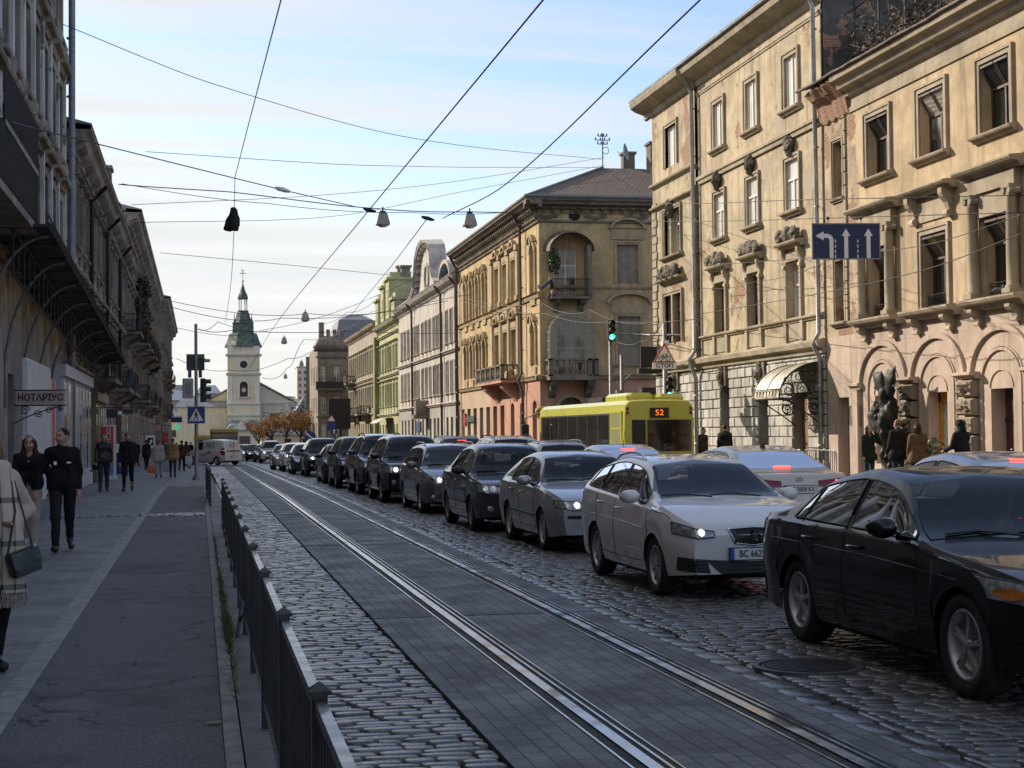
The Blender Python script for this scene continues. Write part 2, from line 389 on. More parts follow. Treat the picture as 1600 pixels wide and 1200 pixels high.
# repair patches and marks on the tram bed
pm = plain('fresh_concrete', (.2, .195, .19), .8)
mb = MB(); mb.box(2.66, 3.0, 43.5, 45, -.02, .009); tag(mb.build('patch', pm), kind='structure')
# grass in the kerb joint
rng = random.Random(4); mb = MB()
for i in range(1500):
    y = rng.choice([rng.uniform(10, 26), rng.gauss(13.6, .7), rng.gauss(16.5, 1.6)]); x = .222+rng.gauss(0, .012); h = rng.uniform(.02, .075)*(1.5 if abs(y-13.4) < .9 else .8)
    dx, dy = rng.gauss(0, .025), rng.gauss(0, .025)
    mb.quad((x-.003, y, .05), (x+.003, y, .05), (x+dx+.001, y+dy, .05+h), (x+dx-.001, y+dy, .05+h))
tag(mb.build('grass', plain('grass', (.06, .10, .025), .7, var=.4)), kind='stuff', label='thin green grass sprouting in the kerb joint beside the fence', cat='grass')
# fallen leaves, each its own thing
M_leafd = plain('dry_leaf', (.27, .20, .10), .7, var=.35); M_leafb = plain('brown_leaf', (.09, .065, .045), .8)
def fallen(x, y, s, m, lab, a):
    P = gr(x, y, .055); mb = MB(); n = 5
    pts = [(-1, 0), (-.6, .42), (0, .55), (.6, .36), (1, .02), (.6, -.4), (0, -.55), (-.6, -.34)]
    ring = [(s*(p*cos(a)-q*sin(a)), s*(p*sin(a)+q*cos(a)), .005+.012*abs(q)+.006*p*p) for p, q in pts]
    for k in range(8): mb.face([mb.P((0, 0, .004)), mb.P(ring[k]), mb.P(ring[(k+1) % 8])])
    mb.tube([(ring[4][0], ring[4][1], .006), (ring[4][0]*1.5, ring[4][1]*1.5, .012)], .002, 4)
    o = mb.build('fallen_leaf', m); o.location = P; tag(o, lab, 'leaf', 'leaves fallen on the left path')
fallen(335, 1131, .055, M_leafd, 'pale yellow fallen leaf beside the kerb, largest leaf on the asphalt path', .3)
fallen(331, 1025, .03, M_leafd, 'small pale leaf lying against the kerb stone near the grass', 1.2)
fallen(78, 1071, .032, M_leafb, 'brown leaf lying where the asphalt meets the border stones', .2)
fallen(212, 1037, .035, M_leafb, 'curled brown leaf in the middle of the asphalt path', 2.)
fallen(402, 1124, .03, M_leafd, 'tan leaf on the footing slabs behind the fence posts', .7)
fallen(120, 1010, .03, M_leafb, 'dark leaf on asphalt just right of the border stones', 1.0)
fallen(192, 966, .04, M_leafb, 'flat brown leaf on asphalt, farther from the kerb than the pale ones', .1)
# ------------------------------------------------------------------ manhole
P = gr(1262, 1043)
mh = thing('manhole_cover', 'round ribbed iron manhole cover in the cobbles beside the black sedan', 'manhole cover', (P.x, P.y, .004))
mb = MB(); M_iron = plain('cast_iron', (.045, .043, .042), .5, .6, var=.3, bump=.2)
mb.lathe([(.001, .008), (.33, .008), (.335, .002)], n=40, sm=False); 
for i in range(-6, 7):
    w = sqrt(max(0, .31**2-(i*.048)**2))
    mb.box(-w, w, i*.048-.012, i*.048+.012, .006, .014)
mb.build('lid', M_iron, mh)
mb = MB(); mb.lathe([(.345, .0), (.35, .014), (.395, .014), (.40, -.03)], n=40, sm=False); mb.build('rim', plain('iron_rim', (.08, .078, .075), .55, .5, var=.3), mh)
# ------------------------------------------------------------------ pedestrian fences
M_blk = plain('black_metal', (.014, .014, .015), .35, .0, .5, coat=.3)
def fence_run(label, ys, x0, x1, zt=.88, brace=()):
    fn = thing('fence', label, 'fence', (x0, ys[0], .05))
    def fx(y): return x0+(x1-x0)*(y-ys[0])/(ys[-1]-ys[0])
    off = (x0, ys[0], .05)
    for a, b in zip(ys[:-1], ys[1:]):
        m = MB(off=off); xa, xb = fx(a), fx(b); ln = b-a
        def bar(p, q, r): m.tube([p, q], r, 4)
        ya, yb = a+.05, b-.05
        def X(y): return fx(y)
        ga = G(a)
        for z, h in ((zt, .018), (.2, .014)):
            i = [m.P(p) for p in ((xa-.017, ya, z+ga), (xa+.017, ya, z+ga), (xb+.017, yb, z+ga), (xb-.017, yb, z+ga), (xa-.017, ya, z+h*2+ga), (xa+.017, ya, z+h*2+ga), (xb+.017, yb, z+h*2+ga), (xb-.017, yb, z+h*2+ga))]
            for q in ((0, 3, 2, 1), (4, 5, 6, 7), (0, 1, 5, 4), (1, 2, 6, 5), (2, 3, 7, 6), (3, 0, 4, 7)): m.face([i[k] for k in q])
        nb = int(ln/.115)
        for k in range(1, nb):
            y = ya+(yb-ya)*k/nb; x = X(y); m.box(x-.009, x+.009, y-.009, y+.009, .22+ga, zt+.002+ga)
        m.build('panel', M_blk, fn)
    for k, y in enumerate(ys):
        m = MB(off=off); x = fx(y); g = G(y)
        m.box(x-.024, x+.024, y-.024, y+.024, .0+g, zt+.05+g)
        r = [(x-.035, y-.035), (x+.035, y-.035), (x+.035, y+.035), (x-.035, y+.035)]
        m.loft([[(p, q, zt+.05+g) for p, q in r], [(p, q, zt+.062+g) for p, q in r], [(x+(p-x)*.05, y+(q-y)*.05, zt+.088+g) for p, q in r]], closed=True, cap=True)
        m.build('post', M_blk, fn)
        if k in brace:
            m = MB(off=off); m.tube([(x-.02, y, .36), (x-.07, y-.16, .055)], .018, 4); m.build('brace', M_blk, fn)
fence_run('long black railing with pointed post caps along the left kerb, nearest', [2.7, 4.83, 6.95, 9.1, 11.25, 13.4, 15.5, 17.6, 19.7, 21.9, 24.1, 26.3, 28.5], .35, .40, brace=(5,))
fence_run('short black railing section farther along the kerb beyond the sett band', [38, 40.2, 42.4, 44.6], .24, .18, .86, brace=(1,))
# ------------------------------------------------------------------ facade kit
def fR(X): return lambda u, w, z: (X-w, u, z)          # facade of the right row (faces -X)
def fL(X): return lambda u, w, z: (X+w, u, z)          # facade of the left row (faces +X)
def fY(Y): return lambda u, w, z: (u, Y-w, z)          # facade that faces the camera (-Y)
M_trim = plaster('stone_trim', (.40, .335, .25), var=.25, stain=.4)
M_trimd = plaster('stone_trim_grey', (.22, .19, .155), var=.35, stain=.5)
M_white = plain('white_window_frame', (.70, .69, .66), .5, var=.08)
M_brown = plain('brown_window_frame', (.075, .045, .035), .6, var=.3)
M_lead = plain('zinc_sheet', (.30, .32, .34), .45, .7, var=.2, scale=2)
M_roofm = plain('roof_metal', (.20, .215, .235), .45, .5, var=.25, scale=1.2)
M_rooft = paver('roof_tile', (.13, .10, .085), (.19, .14, .11), (.05, .04, .035), .3, .3, .5, 0, .03, .85)
M_iron2 = plain('wrought_iron', (.025, .024, .024), .55, .3)
M_pipe = plain('drain_pipe', (.33, .33, .33), .45, .6, var=.2, scale=2)
def glassmat(name, c, curtain=None, rough=.05):
    if name in MATS: return MATS[name]
    t = NT(name); col = c
    if curtain:
        wv = t.n('ShaderNodeTexWave'); wv.inputs['Scale'].default_value = 5; wv.inputs['Distortion'].default_value = 2.5; t.t.links.new(t.mapping((1, 1, .12)), wv.inputs['Vector'])
        col = t.mix(t.ramp(wv.outputs[0], .2, .9), tuple(x*.6 for x in curtain), curtain)
        col = t.mix(t.ramp(t.noise(.7, 3), .36, .5), c, col)
    t.bump(t.noise(1.6, 2), .01, .12)
    return t.out(col, rough, spec=.8)
M_gd = glassmat('window_glass_dark', (.018, .02, .022))
M_gc = glassmat('window_glass_curtain_sky', (.03, .03, .03), (.50, .47, .41), .12)
M_gw = glassmat('window_glass_white_curtain_sky', (.62, .61, .58), (.8, .78, .73), .2)
class Bld:
    def __init__(s, name, label, cat, base, f=None, group=None):
        s.root = thing(name, label, cat, base, 0, group); s.off = tuple(base); s.f = f
    def mb(s, f=None): return MB(f or s.f, s.off)
    def part(s, mb, name, mat, parent=None, sharp=None): return mb.build(name, mat, parent or s.root, sharp)
def wall(mb, u0, u1, z0, z1, holes, depth=.3, w=0.):
    us = sorted({u0, u1} | {h[0] for h in holes} | {h[1] for h in holes}); zs = sorted({z0, z1} | {h[2] for h in holes} | {h[3] for h in holes})
    us = [u for u in us if u0 <= u <= u1]; zs = [z for z in zs if z0 <= z <= z1]
    for a, b in zip(us[:-1], us[1:]):
        for c, d in zip(zs[:-1], zs[1:]):
            m, n = (a+b)/2, (c+d)/2
            if any(h[0] < m < h[1] and h[2] < n < h[3] for h in holes): continue
            mb.quad((a, w, c), (b, w, c), (b, w, d), (a, w, d))
    for h in holes:
        a, b, c, d = h[:4]; D = w-(h[5] if len(h) > 5 else depth); arch = len(h) > 4 and h[4]
        sp = d-(b-a)/2*arch if arch else d
        mb.quad((a, w, c), (a, D, c), (a, D, sp), (a, w, sp)); mb.quad((b, w, c), (b, D, c), (b, D, sp), (b, w, sp)); mb.quad((a, w, c), (b, w, c), (b, D, c), (a, D, c))
        if arch:
            n = 10; m_ = (a+b)/2; rx = (b-a)/2; rz = d-sp
            P = [(m_-rx*cos(pi*k/n), sp+rz*sin(pi*k/n)) for k in range(n+1)]
            for p, q in zip(P[:-1], P[1:]):
                mb.quad((p[0], w, p[1]), (q[0], w, q[1]), (q[0], w, d), (p[0], w, d)); mb.quad((p[0], w, p[1]), (q[0], w, q[1]), (q[0], D, q[1]), (p[0], D, p[1]))
        else: mb.quad((a, w, d), (b, w, d), (b, D, d), (a, D, d))
def profile(mb, pts, u0, u1):
    """moulding: closed outline (w,z) run along the facade"""
    mb.loft([[(u0, w, z) for w, z in pts], [(u1, w, z) for w, z in pts]], closed=True, cap=True)
def band(mb, u0, u1, z0, z1, w):
    h = z1-z0; profile(mb, [(-.02, z0), (w*.55, z0), (w*.62, z0+h*.4), (w, z0+h*.55), (w, z1-h*.12), (w*.8, z1), (-.02, z1)], u0, u1)
def arcband(mb, uc, zs, rx, rz, t, w0, w1, n=18, a0=0, a1=pi):
    rings = []
    for k in range(n+1):
        a = a0+(a1-a0)*k/n; c, s_ = -cos(a), sin(a)
        rings.append([(uc+rx*c, w0, zs+rz*s_), (uc+rx*c, w1, zs+rz*s_), (uc+(rx+t)*c, w1, zs+(rz+t)*s_), (uc+(rx+t)*c, w0, zs+(rz+t)*s_)])
    mb.loft(rings, closed=True, cap=True)
def window(B, a, b, c, d, depth, style='cross', frame=None, glass=None, f=None, sill=None, tr=.66, fr=.065, silw=.16, sillm=None, vent=False):
    w = -depth; mb = B.mb(f); t = .05
    mb.box(a, a+fr, w, w+t, c, d); mb.box(b-fr, b, w, w+t, c, d); mb.box(a+fr, b-fr, w, w+t, c, c+fr); mb.box(a+fr, b-fr, w, w+t, d-fr, d)
    zt = c+(d-c)*tr; m = (a+b)/2
    if style in ('cross', 'T'): mb.box(a+fr, b-fr, w-.005, w+t+.02, zt-fr*.5, zt+fr*.5)
    if style in ('cross', 'two', 'T'):
        mb.box(m-fr*.55, m+fr*.55, w-.003, w+t+.012, c+fr, zt-fr*.5 if style != 'two' else d-fr)
        if style == 'cross' and not vent: mb.box(m-fr*.35, m+fr*.35, w-.003, w+t+.008, zt+fr*.5, d-fr)
    if style == 'bars':
        for k in range(1, 4):
            z = c+(d-c)*k/4; mb.box(a+fr, b-fr, w, w+t*.8, z-.015, z+.015)
        mb.box(m-.02, m+.02, w, w+t, c+fr, d-fr)
    if vent:                                            # top lights tilted open towards the street
        o = .34; zz0, zz1 = zt+.02, d-fr-.01
        for p, q in ((a+fr, m-.02), (m+.02, b-fr)):
            for (u, v) in ((p, p+.05), (q-.05, q)):
                i = [mb.P(x) for x in ((u, w+.02, zz0), (v, w+.02, zz0), (v, w+.06, zz0), (u, w+.06, zz0), (u, w+o, zz1), (v, w+o, zz1), (v, w+o+.04, zz1), (u, w+o+.04, zz1))]
                for k in ((0, 3, 2, 1), (4, 5, 6, 7), (0, 1, 5, 4), (1, 2, 6, 5), (2, 3, 7, 6), (3, 0, 4, 7)): mb.face([i[j] for j in k])
            mb.box(p, q, w+o, w+o+.05, zz1-.04, zz1+.02)
    F = B.part(mb, 'window', frame or M_white)
    g = B.mb(f); g.quad((a, w+.015, c), (b, w+.015, c), (b, w+.015, d), (a, w+.015, d))
    if vent:
        g.quad((a+fr, w+.04, zz0), (m-.02, w+.04, zz0), (m-.02, w+o+.02, zz1), (a+fr, w+o+.02, zz1)); g.quad((m+.02, w+.04, zz0), (b-fr, w+.04, zz0), (b-fr, w+o+.02, zz1), (m+.02, w+o+.02, zz1))
    B.part(g, 'pane', glass or M_gd, F)
    if sill is not None:
        s_ = B.mb(f); profile(s_, [(-depth, c-.1), (silw*.6, c-.1), (silw, c-.04), (silw, c+.015), (-depth, c+.025)], a-sill, b+sill); B.part(s_, 'sill', sillm or M_trim, F)
    return F
def surround(mb, a, b, c, d, t=.16, w=.06):
    mb.box(a-t, a, -.01, w, c, d); mb.box(b, b+t, -.01, w, c, d); mb.box(a-t, b+t, -.01, w, d, d+t)
    mb.box(a-t-.03, a-t+.045, -.01, w+.035, c, d+t+.03); mb.box(b+t-.045, b+t+.03, -.01, w+.035, c, d+t+.03); mb.box(a-t+.045, b+t-.045, -.01, w+.035, d+t-.045, d+t+.03)
def bracket(mb, u, z0, z1, t, w):
    """scrolled console seen from the side"""
    h = z1-z0; pr = [(-.01, z1), (w, z1), (w, z1-h*.18), (w*.82, z1-h*.34), (w*.5, z1-h*.5), (w*.36, z1-h*.72), (w*.42, z1-h*.88), (w*.3, z0), (-.01, z0)]
    mb.loft([[(u-t/2, p, z) for p, z in pr], [(u+t/2, p, z) for p, z in pr]], closed=True, cap=True)
    mb.tube([(u-t/2-.02, w*.36, z0+h*.12), (u+t/2+.02, w*.36, z0+h*.12)], h*.13, 8)
def shelf(mb, a, b, z, w, h=.14):
    profile(mb, [(-.01, z-h), (w*.4, z-h), (w*.55, z-h*.55), (w*.9, z-h*.45), (w, z-h*.2), (w, z), (-.01, z+.05)], a, b)
def column(mb, u, w, z0, z1, r):
    mb_f = mb.f; n = 12
    def ring(rr, z): return [(u+rr*cos(2*pi*k/n), w+rr*sin(2*pi*k/n), z) for k in range(n)]
    mb.box(u-r*1.35, u+r*1.35, -.01, w+r*1.35, z0, z0+.12)
    H = z1-z0; pr = [(r*1.25, .12), (r*1.25, .17), (r*1.0, .2), (r, H*.35), (r*.86, H-.32), (r*.95, H-.3), (r*.86, H-.27), (r*.9, H-.2)]
    sm = mb.smooth; mb.smooth = True; mb.loft([ring(a, z0+h) for a, h in pr], closed=True); mb.smooth = sm
    for s_ in (-1, 1): mb.tube([(u+s_*r*.95, w-r*.9, z1-.16), (u+s_*r*.95, w+r*1.1, z1-.16)], .085, 10)
    mb.box(u-r*1.3, u+r*1.3, -.01, w+r*1.15, z1-.09, z1)
def lump(mb, c, r, rng, sc=(1, 1, 1), n=6):
    """carved stone lump"""
    rings = []
    for i in range(n+1):
        a = pi*i/n; ring = []
        for k in range(2*n):
            q = 1+rng.uniform(-.22, .22); ring.append((c[0]+r*sc[0]*q*max(.02, sin(a))*cos(pi*k/n), c[1]+r*sc[1]*q*max(.02, sin(a))*sin(pi*k/n), c[2]-r*sc[2]*q*cos(a)))
        rings.append(ring)
    mb.loft(rings, closed=True)
def rustic(mb, u0, u1, z0, z1, holes, bw, rh, w=.05, g=.022, rng=None):
    k = 0; z = z0
    while z < z1-.05:
        zt = min(z+rh, z1); u = u0-(bw/2 if k % 2 else 0)
        while u < u1:
            a, b = max(u, u0)+g, min(u+bw, u1)-g; u += bw; segs = [(a, b)]
            for h in holes:
                if h[2] < zt-.02 and h[3] > z+.02:
                    ns = []
                    for p, q in segs:
                        if h[1] <= p or h[0] >= q: ns.append((p, q)); continue
                        if h[0]-g > p: ns.append((p, h[0]-g))
                        if h[1]+g < q: ns.append((h[1]+g, q))
                    segs = ns
            for p, q in segs:
                if q-p < .06: continue
                r = w*(1+(rng.uniform(-.2, .25) if rng else 0)); c = .02
                mb.loft([[(p, -.01, z+g), (q, -.01, z+g), (q, -.01, zt-g), (p, -.01, zt-g)], [(p, r*.6, z+g), (q, r*.6, z+g), (q, r*.6, zt-g), (p, r*.6, zt-g)], [(p+c, r, z+g+c), (q-c, r, z+g+c), (q-c, r, zt-g-c), (p+c, r, zt-g-c)]], closed=True)
                mb.quad((p+c, r, z+g+c), (q-c, r, z+g+c), (q-c, r, zt-g-c), (p+c, r, zt-g-c))
        z = zt; k += 1
def shell(B, mat, x0, x1, y0, y1, z0, z1, skip='W'):
    """the plain outer walls of a building, without the facade on the named side"""
    mb = B.mb(lambda a, b, c: (a, b, c))
    if 'W' not in skip: mb.quad((x0, y0, z0), (x0, y1, z0), (x0, y1, z1), (x0, y0, z1))
    if 'E' not in skip: mb.quad((x1, y0, z0), (x1, y1, z0), (x1, y1, z1), (x1, y0, z1))
    if 'S' not in skip: mb.quad((x0, y0, z0), (x1, y0, z0), (x1, y0, z1), (x0, y0, z1))
    mb.quad((x0, y1, z0), (x1, y1, z0), (x1, y1, z1), (x0, y1, z1))
    return B.part(mb, 'side_walls', mat)
def railing(mb, pts, z0, z1, step=.13, r=.009, belly=0.):
    """iron railing along a path of (x,y) points (facade coordinates)"""
    for z in (z0+.06, z1): mb.tube([(p[0], p[1], z) for p in pts], r*1.6, 4)
    for p, q in zip(pts[:-1], pts[1:]):
        L = sqrt((q[0]-p[0])**2+(q[1]-p[1])**2); n = max(1, int(L/step)); nx, ny = (q[1]-p[1])/L, -(q[0]-p[0])/L
        for k in range(n+1):
            x, y = p[0]+(q[0]-p[0])*k/n, p[1]+(q[1]-p[1])*k/n
            if belly: mb.tube([(x, y, z0), (x+nx*belly, y+ny*belly, z0+(z1-z0)*.3), (x, y, z1)], r, 4)
            else: mb.tube([(x, y, z0), (x, y, z1)], r, 4)
def pipe_thing(B, pts, r=.065, mat=None):
    mb = B.mb(); mb.tube(pts, r, 10)
    p0, p1 = pts[0], pts[-1]; z = p1[2]+1
    while z < p0[2]:
        mb.tube([(p1[0], p1[1], z), (p1[0], p1[1], z+.05)], r*1.25, 10); z += 1.9
    return B.part(mb, 'downpipe', mat or M_pipe)
RG = random.Random(5); M_rust = plain('rusty_roof_sheet', (.10, .075, .055), .8, .1, var=.5, scale=2); M_soot = plaster('soot_stone', (.19, .165, .135), var=.5, crack=.9)
# ================================================================== RIGHT ROW
XR = 19.5
# ---- near yellow and pink building with arches
B = Bld('town_house', 'ochre three-storey house with pink arched ground floor and deep tilted-vent windows', 'building', (XR, 29, .1), fR(XR), 'houses along the right side')
M_r1 = plaster('ochre_plaster', (.50, .385, .25), brick=.0, stain=.5, var=.26); M_r1p = plaster('pink_plaster', (.50, .395, .32), var=.18, stain=.4)
M_r1b = plaster('ochre_peeling_plaster', (.46, .36, .245), brick=.10, stain=.5, peel=(.30, .25, .19))
cols = [42.65, 39.2, 35.75, 32.3, 28.85, 25.4, 21.95, 18.5, 15.05]
ut = [(c-.74, c+.74, 9.12, 10.92) for c in cols]+[(45.2, 45.9, 8.9, 10.65)]
um = [(c-.74, c+.74, 4.95, 7.0) for c in cols]+[(45.2, 45.9, 5.05, 6.95)]
m = B.mb(); wall(m, 12, 44.2, 4.6, 12.0, ut[:-1]+um[:-1], .36); B.part(m, 'wall', M_r1)
m = B.mb(); wall(m, 44.2, 46.72, 4.6, 12.0, [ut[-1], um[-1]], .3); B.part(m, 'wall', M_r1b)
gd = []
for i, c in enumerate(cols): gd.append((c-.58, c+.52, .12 if i else .7, 2.69))
gd.append((45.05, 45.95, .12, 2.7))
m = B.mb(); wall(m, 12, 46.72, .0, 4.6, gd, .42); B.part(m, 'ground_floor_wall', M_r1p)
shell(B, plaster('grey_render', (.16, .145, .125)), XR, XR+13, 12, 46.72, 0, 12.4)
m = B.mb()
for i, c in enumerate(cols):
    for h in (ut[i], ) : surround(m, *h, t=.17, w=.05)
    shelf(m, c-1.05, c+1.05, 9.10, .24, .16)
    if i % 2 == 0:                                      # columned frames
        for s_ in (-1, 1): column(m, c+s_*.98, .17, 4.98, 7.62, .15)
        m.box(c-1.16, c+1.16, -.01, .2, 7.62, 8.0); shelf(m, c-1.5, c+1.5, 8.26, .5, .24)
        m.box(c-.98, c+.98, -.01, .12, 7.02, 7.62)
    else:
        surround(m, *um[i], t=.17, w=.05); shelf(m, c-1.4, c+1.4, 8.24, .46, .2)
        m.box(c-.92, c+.92, -.01, .05, 7.35, 7.9)
        for s_ in (-1, 1): bracket(m, c+s_*1.02, 7.3, 8.06, .22, .34)
    shelf(m, c-1.45, c+1.45, 4.95, .44, .26)
    for s_ in (-1, 1): bracket(m, c+s_*.95, 4.3, 4.72, .24, .34)
surround(m, *ut[-1], t=.1, w=.04); shelf(m, 45.05, 46.05, 8.88, .14, .12); surround(m, *um[-1], t=.1, w=.04); shelf(m, 45.0, 46.1, 5.02, .2, .14)
for k in range(17):
    z = 5.0+k*.42; wd = .42 if k % 2 else .27
    if z < 11.4: m.box(44.95-.02, 44.95+wd*.6, -.01, .06, z+.02, z+.40)
B.part(m, 'window_surrounds', M_trim)
m = B.mb()
profile(m, [(-.02, 11.35), (.05, 11.35), (.06, 11.5), (.02, 11.52), (.02, 11.78), (.16, 11.84), (.2, 11.98), (.42, 12.04), (.5, 12.2), (.66, 12.26), (.7, 12.44), (-.02, 12.52)], 12, 44.6)
B.part(m, 'cornice', M_trim)
m = B.mb(); rr = random.Random(3)
us = [44.6+i*.18 for i in range(13)]
rings = []
for u in us:
    e = lambda a: a*(1+rr.uniform(-.22, .1))
    rings.append([(u, -.02, 11.3), (u, e(.08), 11.4+rr.uniform(-.1, .05)), (u, e(.2), 11.9), (u, e(.45), 12.08), (u, e(.62), 12.3), (u, .6*e(1), 12.44), (u, -.02, 12.5)])
m.loft(rings, closed=True, cap=True); B.part(m, 'broken_cornice', plaster('crumbling_brick', (.22, .15, .10), brick=.3, crack=.7))
m = B.mb(lambda a, b, c: (a, b, c)); m.quad((XR-.72, 12, 12.47), (XR-.72, 46.9, 12.47), (XR+6.5, 46.9, 14.4), (XR+6.5, 12, 14.4)); m.quad((XR+6.5, 12, 14.4), (XR+6.5, 46.9, 14.4), (XR+13, 46.9, 12.3), (XR+13, 12, 12.3))
B.part(m, 'roof', M_rust)
m = B.mb(lambda a, b, c: (a, b, c)); rr = random.Random(77); m.tube([(XR-.74+rr.gauss(0, .012), 12+k*.7, 12.46+rr.gauss(0, .012)) for k in range(51)], .05, 6); B.part(m, 'gutter', M_rust)
m = B.mb()
for i, c in enumerate(cols):
    if i > 4: break
    arcband(m, c-.02, 3.02, 1.47, 1.12, .17, -.02, .09, 24); arcband(m, c-.02, 2.86, .95, .78, .08, -.02, .05, 20); arcband(m, c-.02, 2.84, 1.08, .9, .05, -.02, .03, 20); arcband(m, c-.02, 2.72, .55, .42, .045, -.02, .03, 16)
    for s_ in (-1, 1): m.box(c-.02+s_*.99-.04, c-.02+s_*.99+.04, -.02, .05, .12, 2.86); m.box(c-.02+s_*1.105-.025, c-.02+s_*1.105+.025, -.02, .03, .12, 2.84)
for z in (4.25, 3.72, 3.16):
    for i in range(5):
        c = cols[i]; r = sqrt(max(0, 1-((z-3.02)/1.3)**2))*1.66
        for p, q in ((c+r, (cols[i-1]-r) if i else 44.8), ): 
            if q-p > .1: m.box(p, q, -.012, .004, z, z+.03)
    m.box(44.85, 46.65, -.012, .004, z, z+.03)
band(m, 44.0, 44.75, 2.9, 3.1, .2); m.box(44.15, 44.5, -.01, .14, .12, 2.9)
B.part(m, 'arch_mouldings', M_r1p)
for c in (40.72, 37.27, 33.82, 30.4):
    m = B.mb(); rr = random.Random(int(c*10))
    for k in range(6):
        z = .12+k*.475
        n = 5; rings = []
        for j, (ins, ww) in enumerate(((0, -.02), (0, .16), (.05, .25))):
            rings.append([(c-.44+ins+(.88-2*ins)*t_, ww, z+.02+ins) for t_ in np.linspace(0, 1, 5)]+[(c+.44-ins, ww, z+.02+ins+(.43-2*ins)*t_) for t_ in (.33, .66, 1)]+[(c+.44-ins-(.88-2*ins)*t_, ww, z+.45-ins) for t_ in (.25, .5, .75, 1)]+[(c-.44+ins, ww, z+.45-ins-(.43-2*ins)*t_) for t_ in (.33, .66)])
        m.loft(rings, closed=True)
        gx, gz = 8, 5; idx = [[m.P((c-.39+.78*i/gx, .25+(rr.uniform(-.07, .10) if 0 < i < gx and 0 < j < gz else 0), z+.07+.33*j/gz)) for j in range(gz+1)] for i in range(gx+1)]
        for i in range(gx):
            for j in range(gz): m.face((idx[i][j], idx[i+1][j], idx[i+1][j+1], idx[i][j+1]))
    B.part(m, 'rough_pilaster', plaster('rough_stone', (.30, .245, .185), var=.3, crack=.8))
    m = B.mb(); band(m, c-.52, c+.52, 2.97, 3.15, .34); B.part(m, 'pilaster_capital', M_r1p)
for i, c in enumerate(cols):
    window(B, *ut[i], .34, 'cross', M_brown, M_gc if i % 2 else M_gd, vent=i < 4, tr=.64)
    window(B, *um[i], .36, 'cross', M_brown, M_gd, vent=i < 4, tr=.68)
    if i < 4:
        m = B.mb(); 
        for k in range(10):
            u = c-.6+k*.134; m.tube([(u+.05*cos(a), -.12, 5.19+.13*sin(a)) for a in np.linspace(0, 2*pi, 8)], .012, 4)
        m.tube([(c-.72, -.12, 5.35), (c+.72, -.12, 5.35)], .014, 4); m.tube([(c-.72, -.12, 5.04), (c+.72, -.12, 5.04)], .014, 4); B.part(m, 'window_guard', M_iron2)
window(B, *ut[-1], .28, 'plain', M_brown, M_gd); window(B, *um[-1], .28, 'plain', M_brown, M_gd)
# ground-floor doors
M_red = plain('dark_red_wood', (.085, .028, .024), .5, var=.3, scale=3); M_orange = plain('orange_paint', (.55, .26, .04), .5); M_poster = plain('pale_poster', (.55, .58, .46), .6, var=.35, scale=9)
def door(B, a, b, z0, z1, depth, mat, f=None, panels=True, name='door'):
    m = B.mb(f); w = -depth; mid = (a+b)/2; m.box(a, b, w-.05, w, z0, z1)
    if panels:
        for p, q in ((a+.06, mid-.03), (mid+.03, b-.06)):
            for c, d in ((z0+.12, z0+(z1-z0)*.36), (z0+(z1-z0)*.4, z0+(z1-z0)*.68), (z0+(z1-z0)*.72, z1-.08)):
                m.box(p, q, w-.02, w+.02, c, d); m.box(p+.06, q-.06, w, w+.035, c+.06, d-.06)
        m.box(mid-.03, mid+.03, w, w+.045, z0, z1); m.box(a, b, w, w+.04, z0+(z1-z0)*.69, z0+(z1-z0)*.71)
    d = B.part(m, name, mat); h = B.mb(f); h.tube([(mid+.1, w+.02, z0+1.05), (mid+.1, w+.09, z0+1.05), (mid+.2, w+.09, z0+1.05)], .014, 6); B.part(h, 'handle', M_lead, d); return d
window(B, *gd[0], .36, 'cross', M_white, M_gd)
m = B.mb(); a, b, c, d = gd[1]; m.box(a, a+.2, -.42, -.3, c, d); m.box(b-.1, b, -.42, -.3, c, d); m.box(a, b, -.42, -.3, d-.28, d); pd = B.part(m, 'door_frame', M_orange)
m = B.mb(); m.quad((a+.2, -.38, c), (b-.1, -.38, c), (b-.1, -.38, d-.28), (a+.2, -.38, d-.28)); B.part(m, 'door_glass', M_poster, pd)
door(B, *gd[2], .40, M_red); door(B, *gd[3], .40, M_red); door(B, *gd[9], .36, plain('plum_door', (.22, .14, .115), .6))
for i in (4, 5, 6, 7, 8): door(B, *gd[i], .40, M_red)
m = B.mb(); m.box(44.1, 44.88, -.01, .05, 1.83, 2.42); m.tube([(44.1, .05, 1.83), (44.88, .05, 1.83), (44.88, .05, 2.42), (44.1, .05, 2.42), (44.1, .05, 1.83)], .02, 4)
pl = B.part(m, 'plaque', plain('bronze_plaque', (.25, .20, .15), .5, .3))
m = B.mb()
for k, z in enumerate((2.06, 2.0, 1.94, 1.88)): 
    for j in range(9): m.box(44.2+j*.066, 44.2+j*.066+.045, .05, .058, z, z+.03)
m.box(44.46, 44.52, .05, .06, 2.16, 2.34); m.box(44.43, 44.55, .05, .06, 2.22, 2.25); B.part(m, 'plaque_lettering', M_iron2, pl)
R1 = B
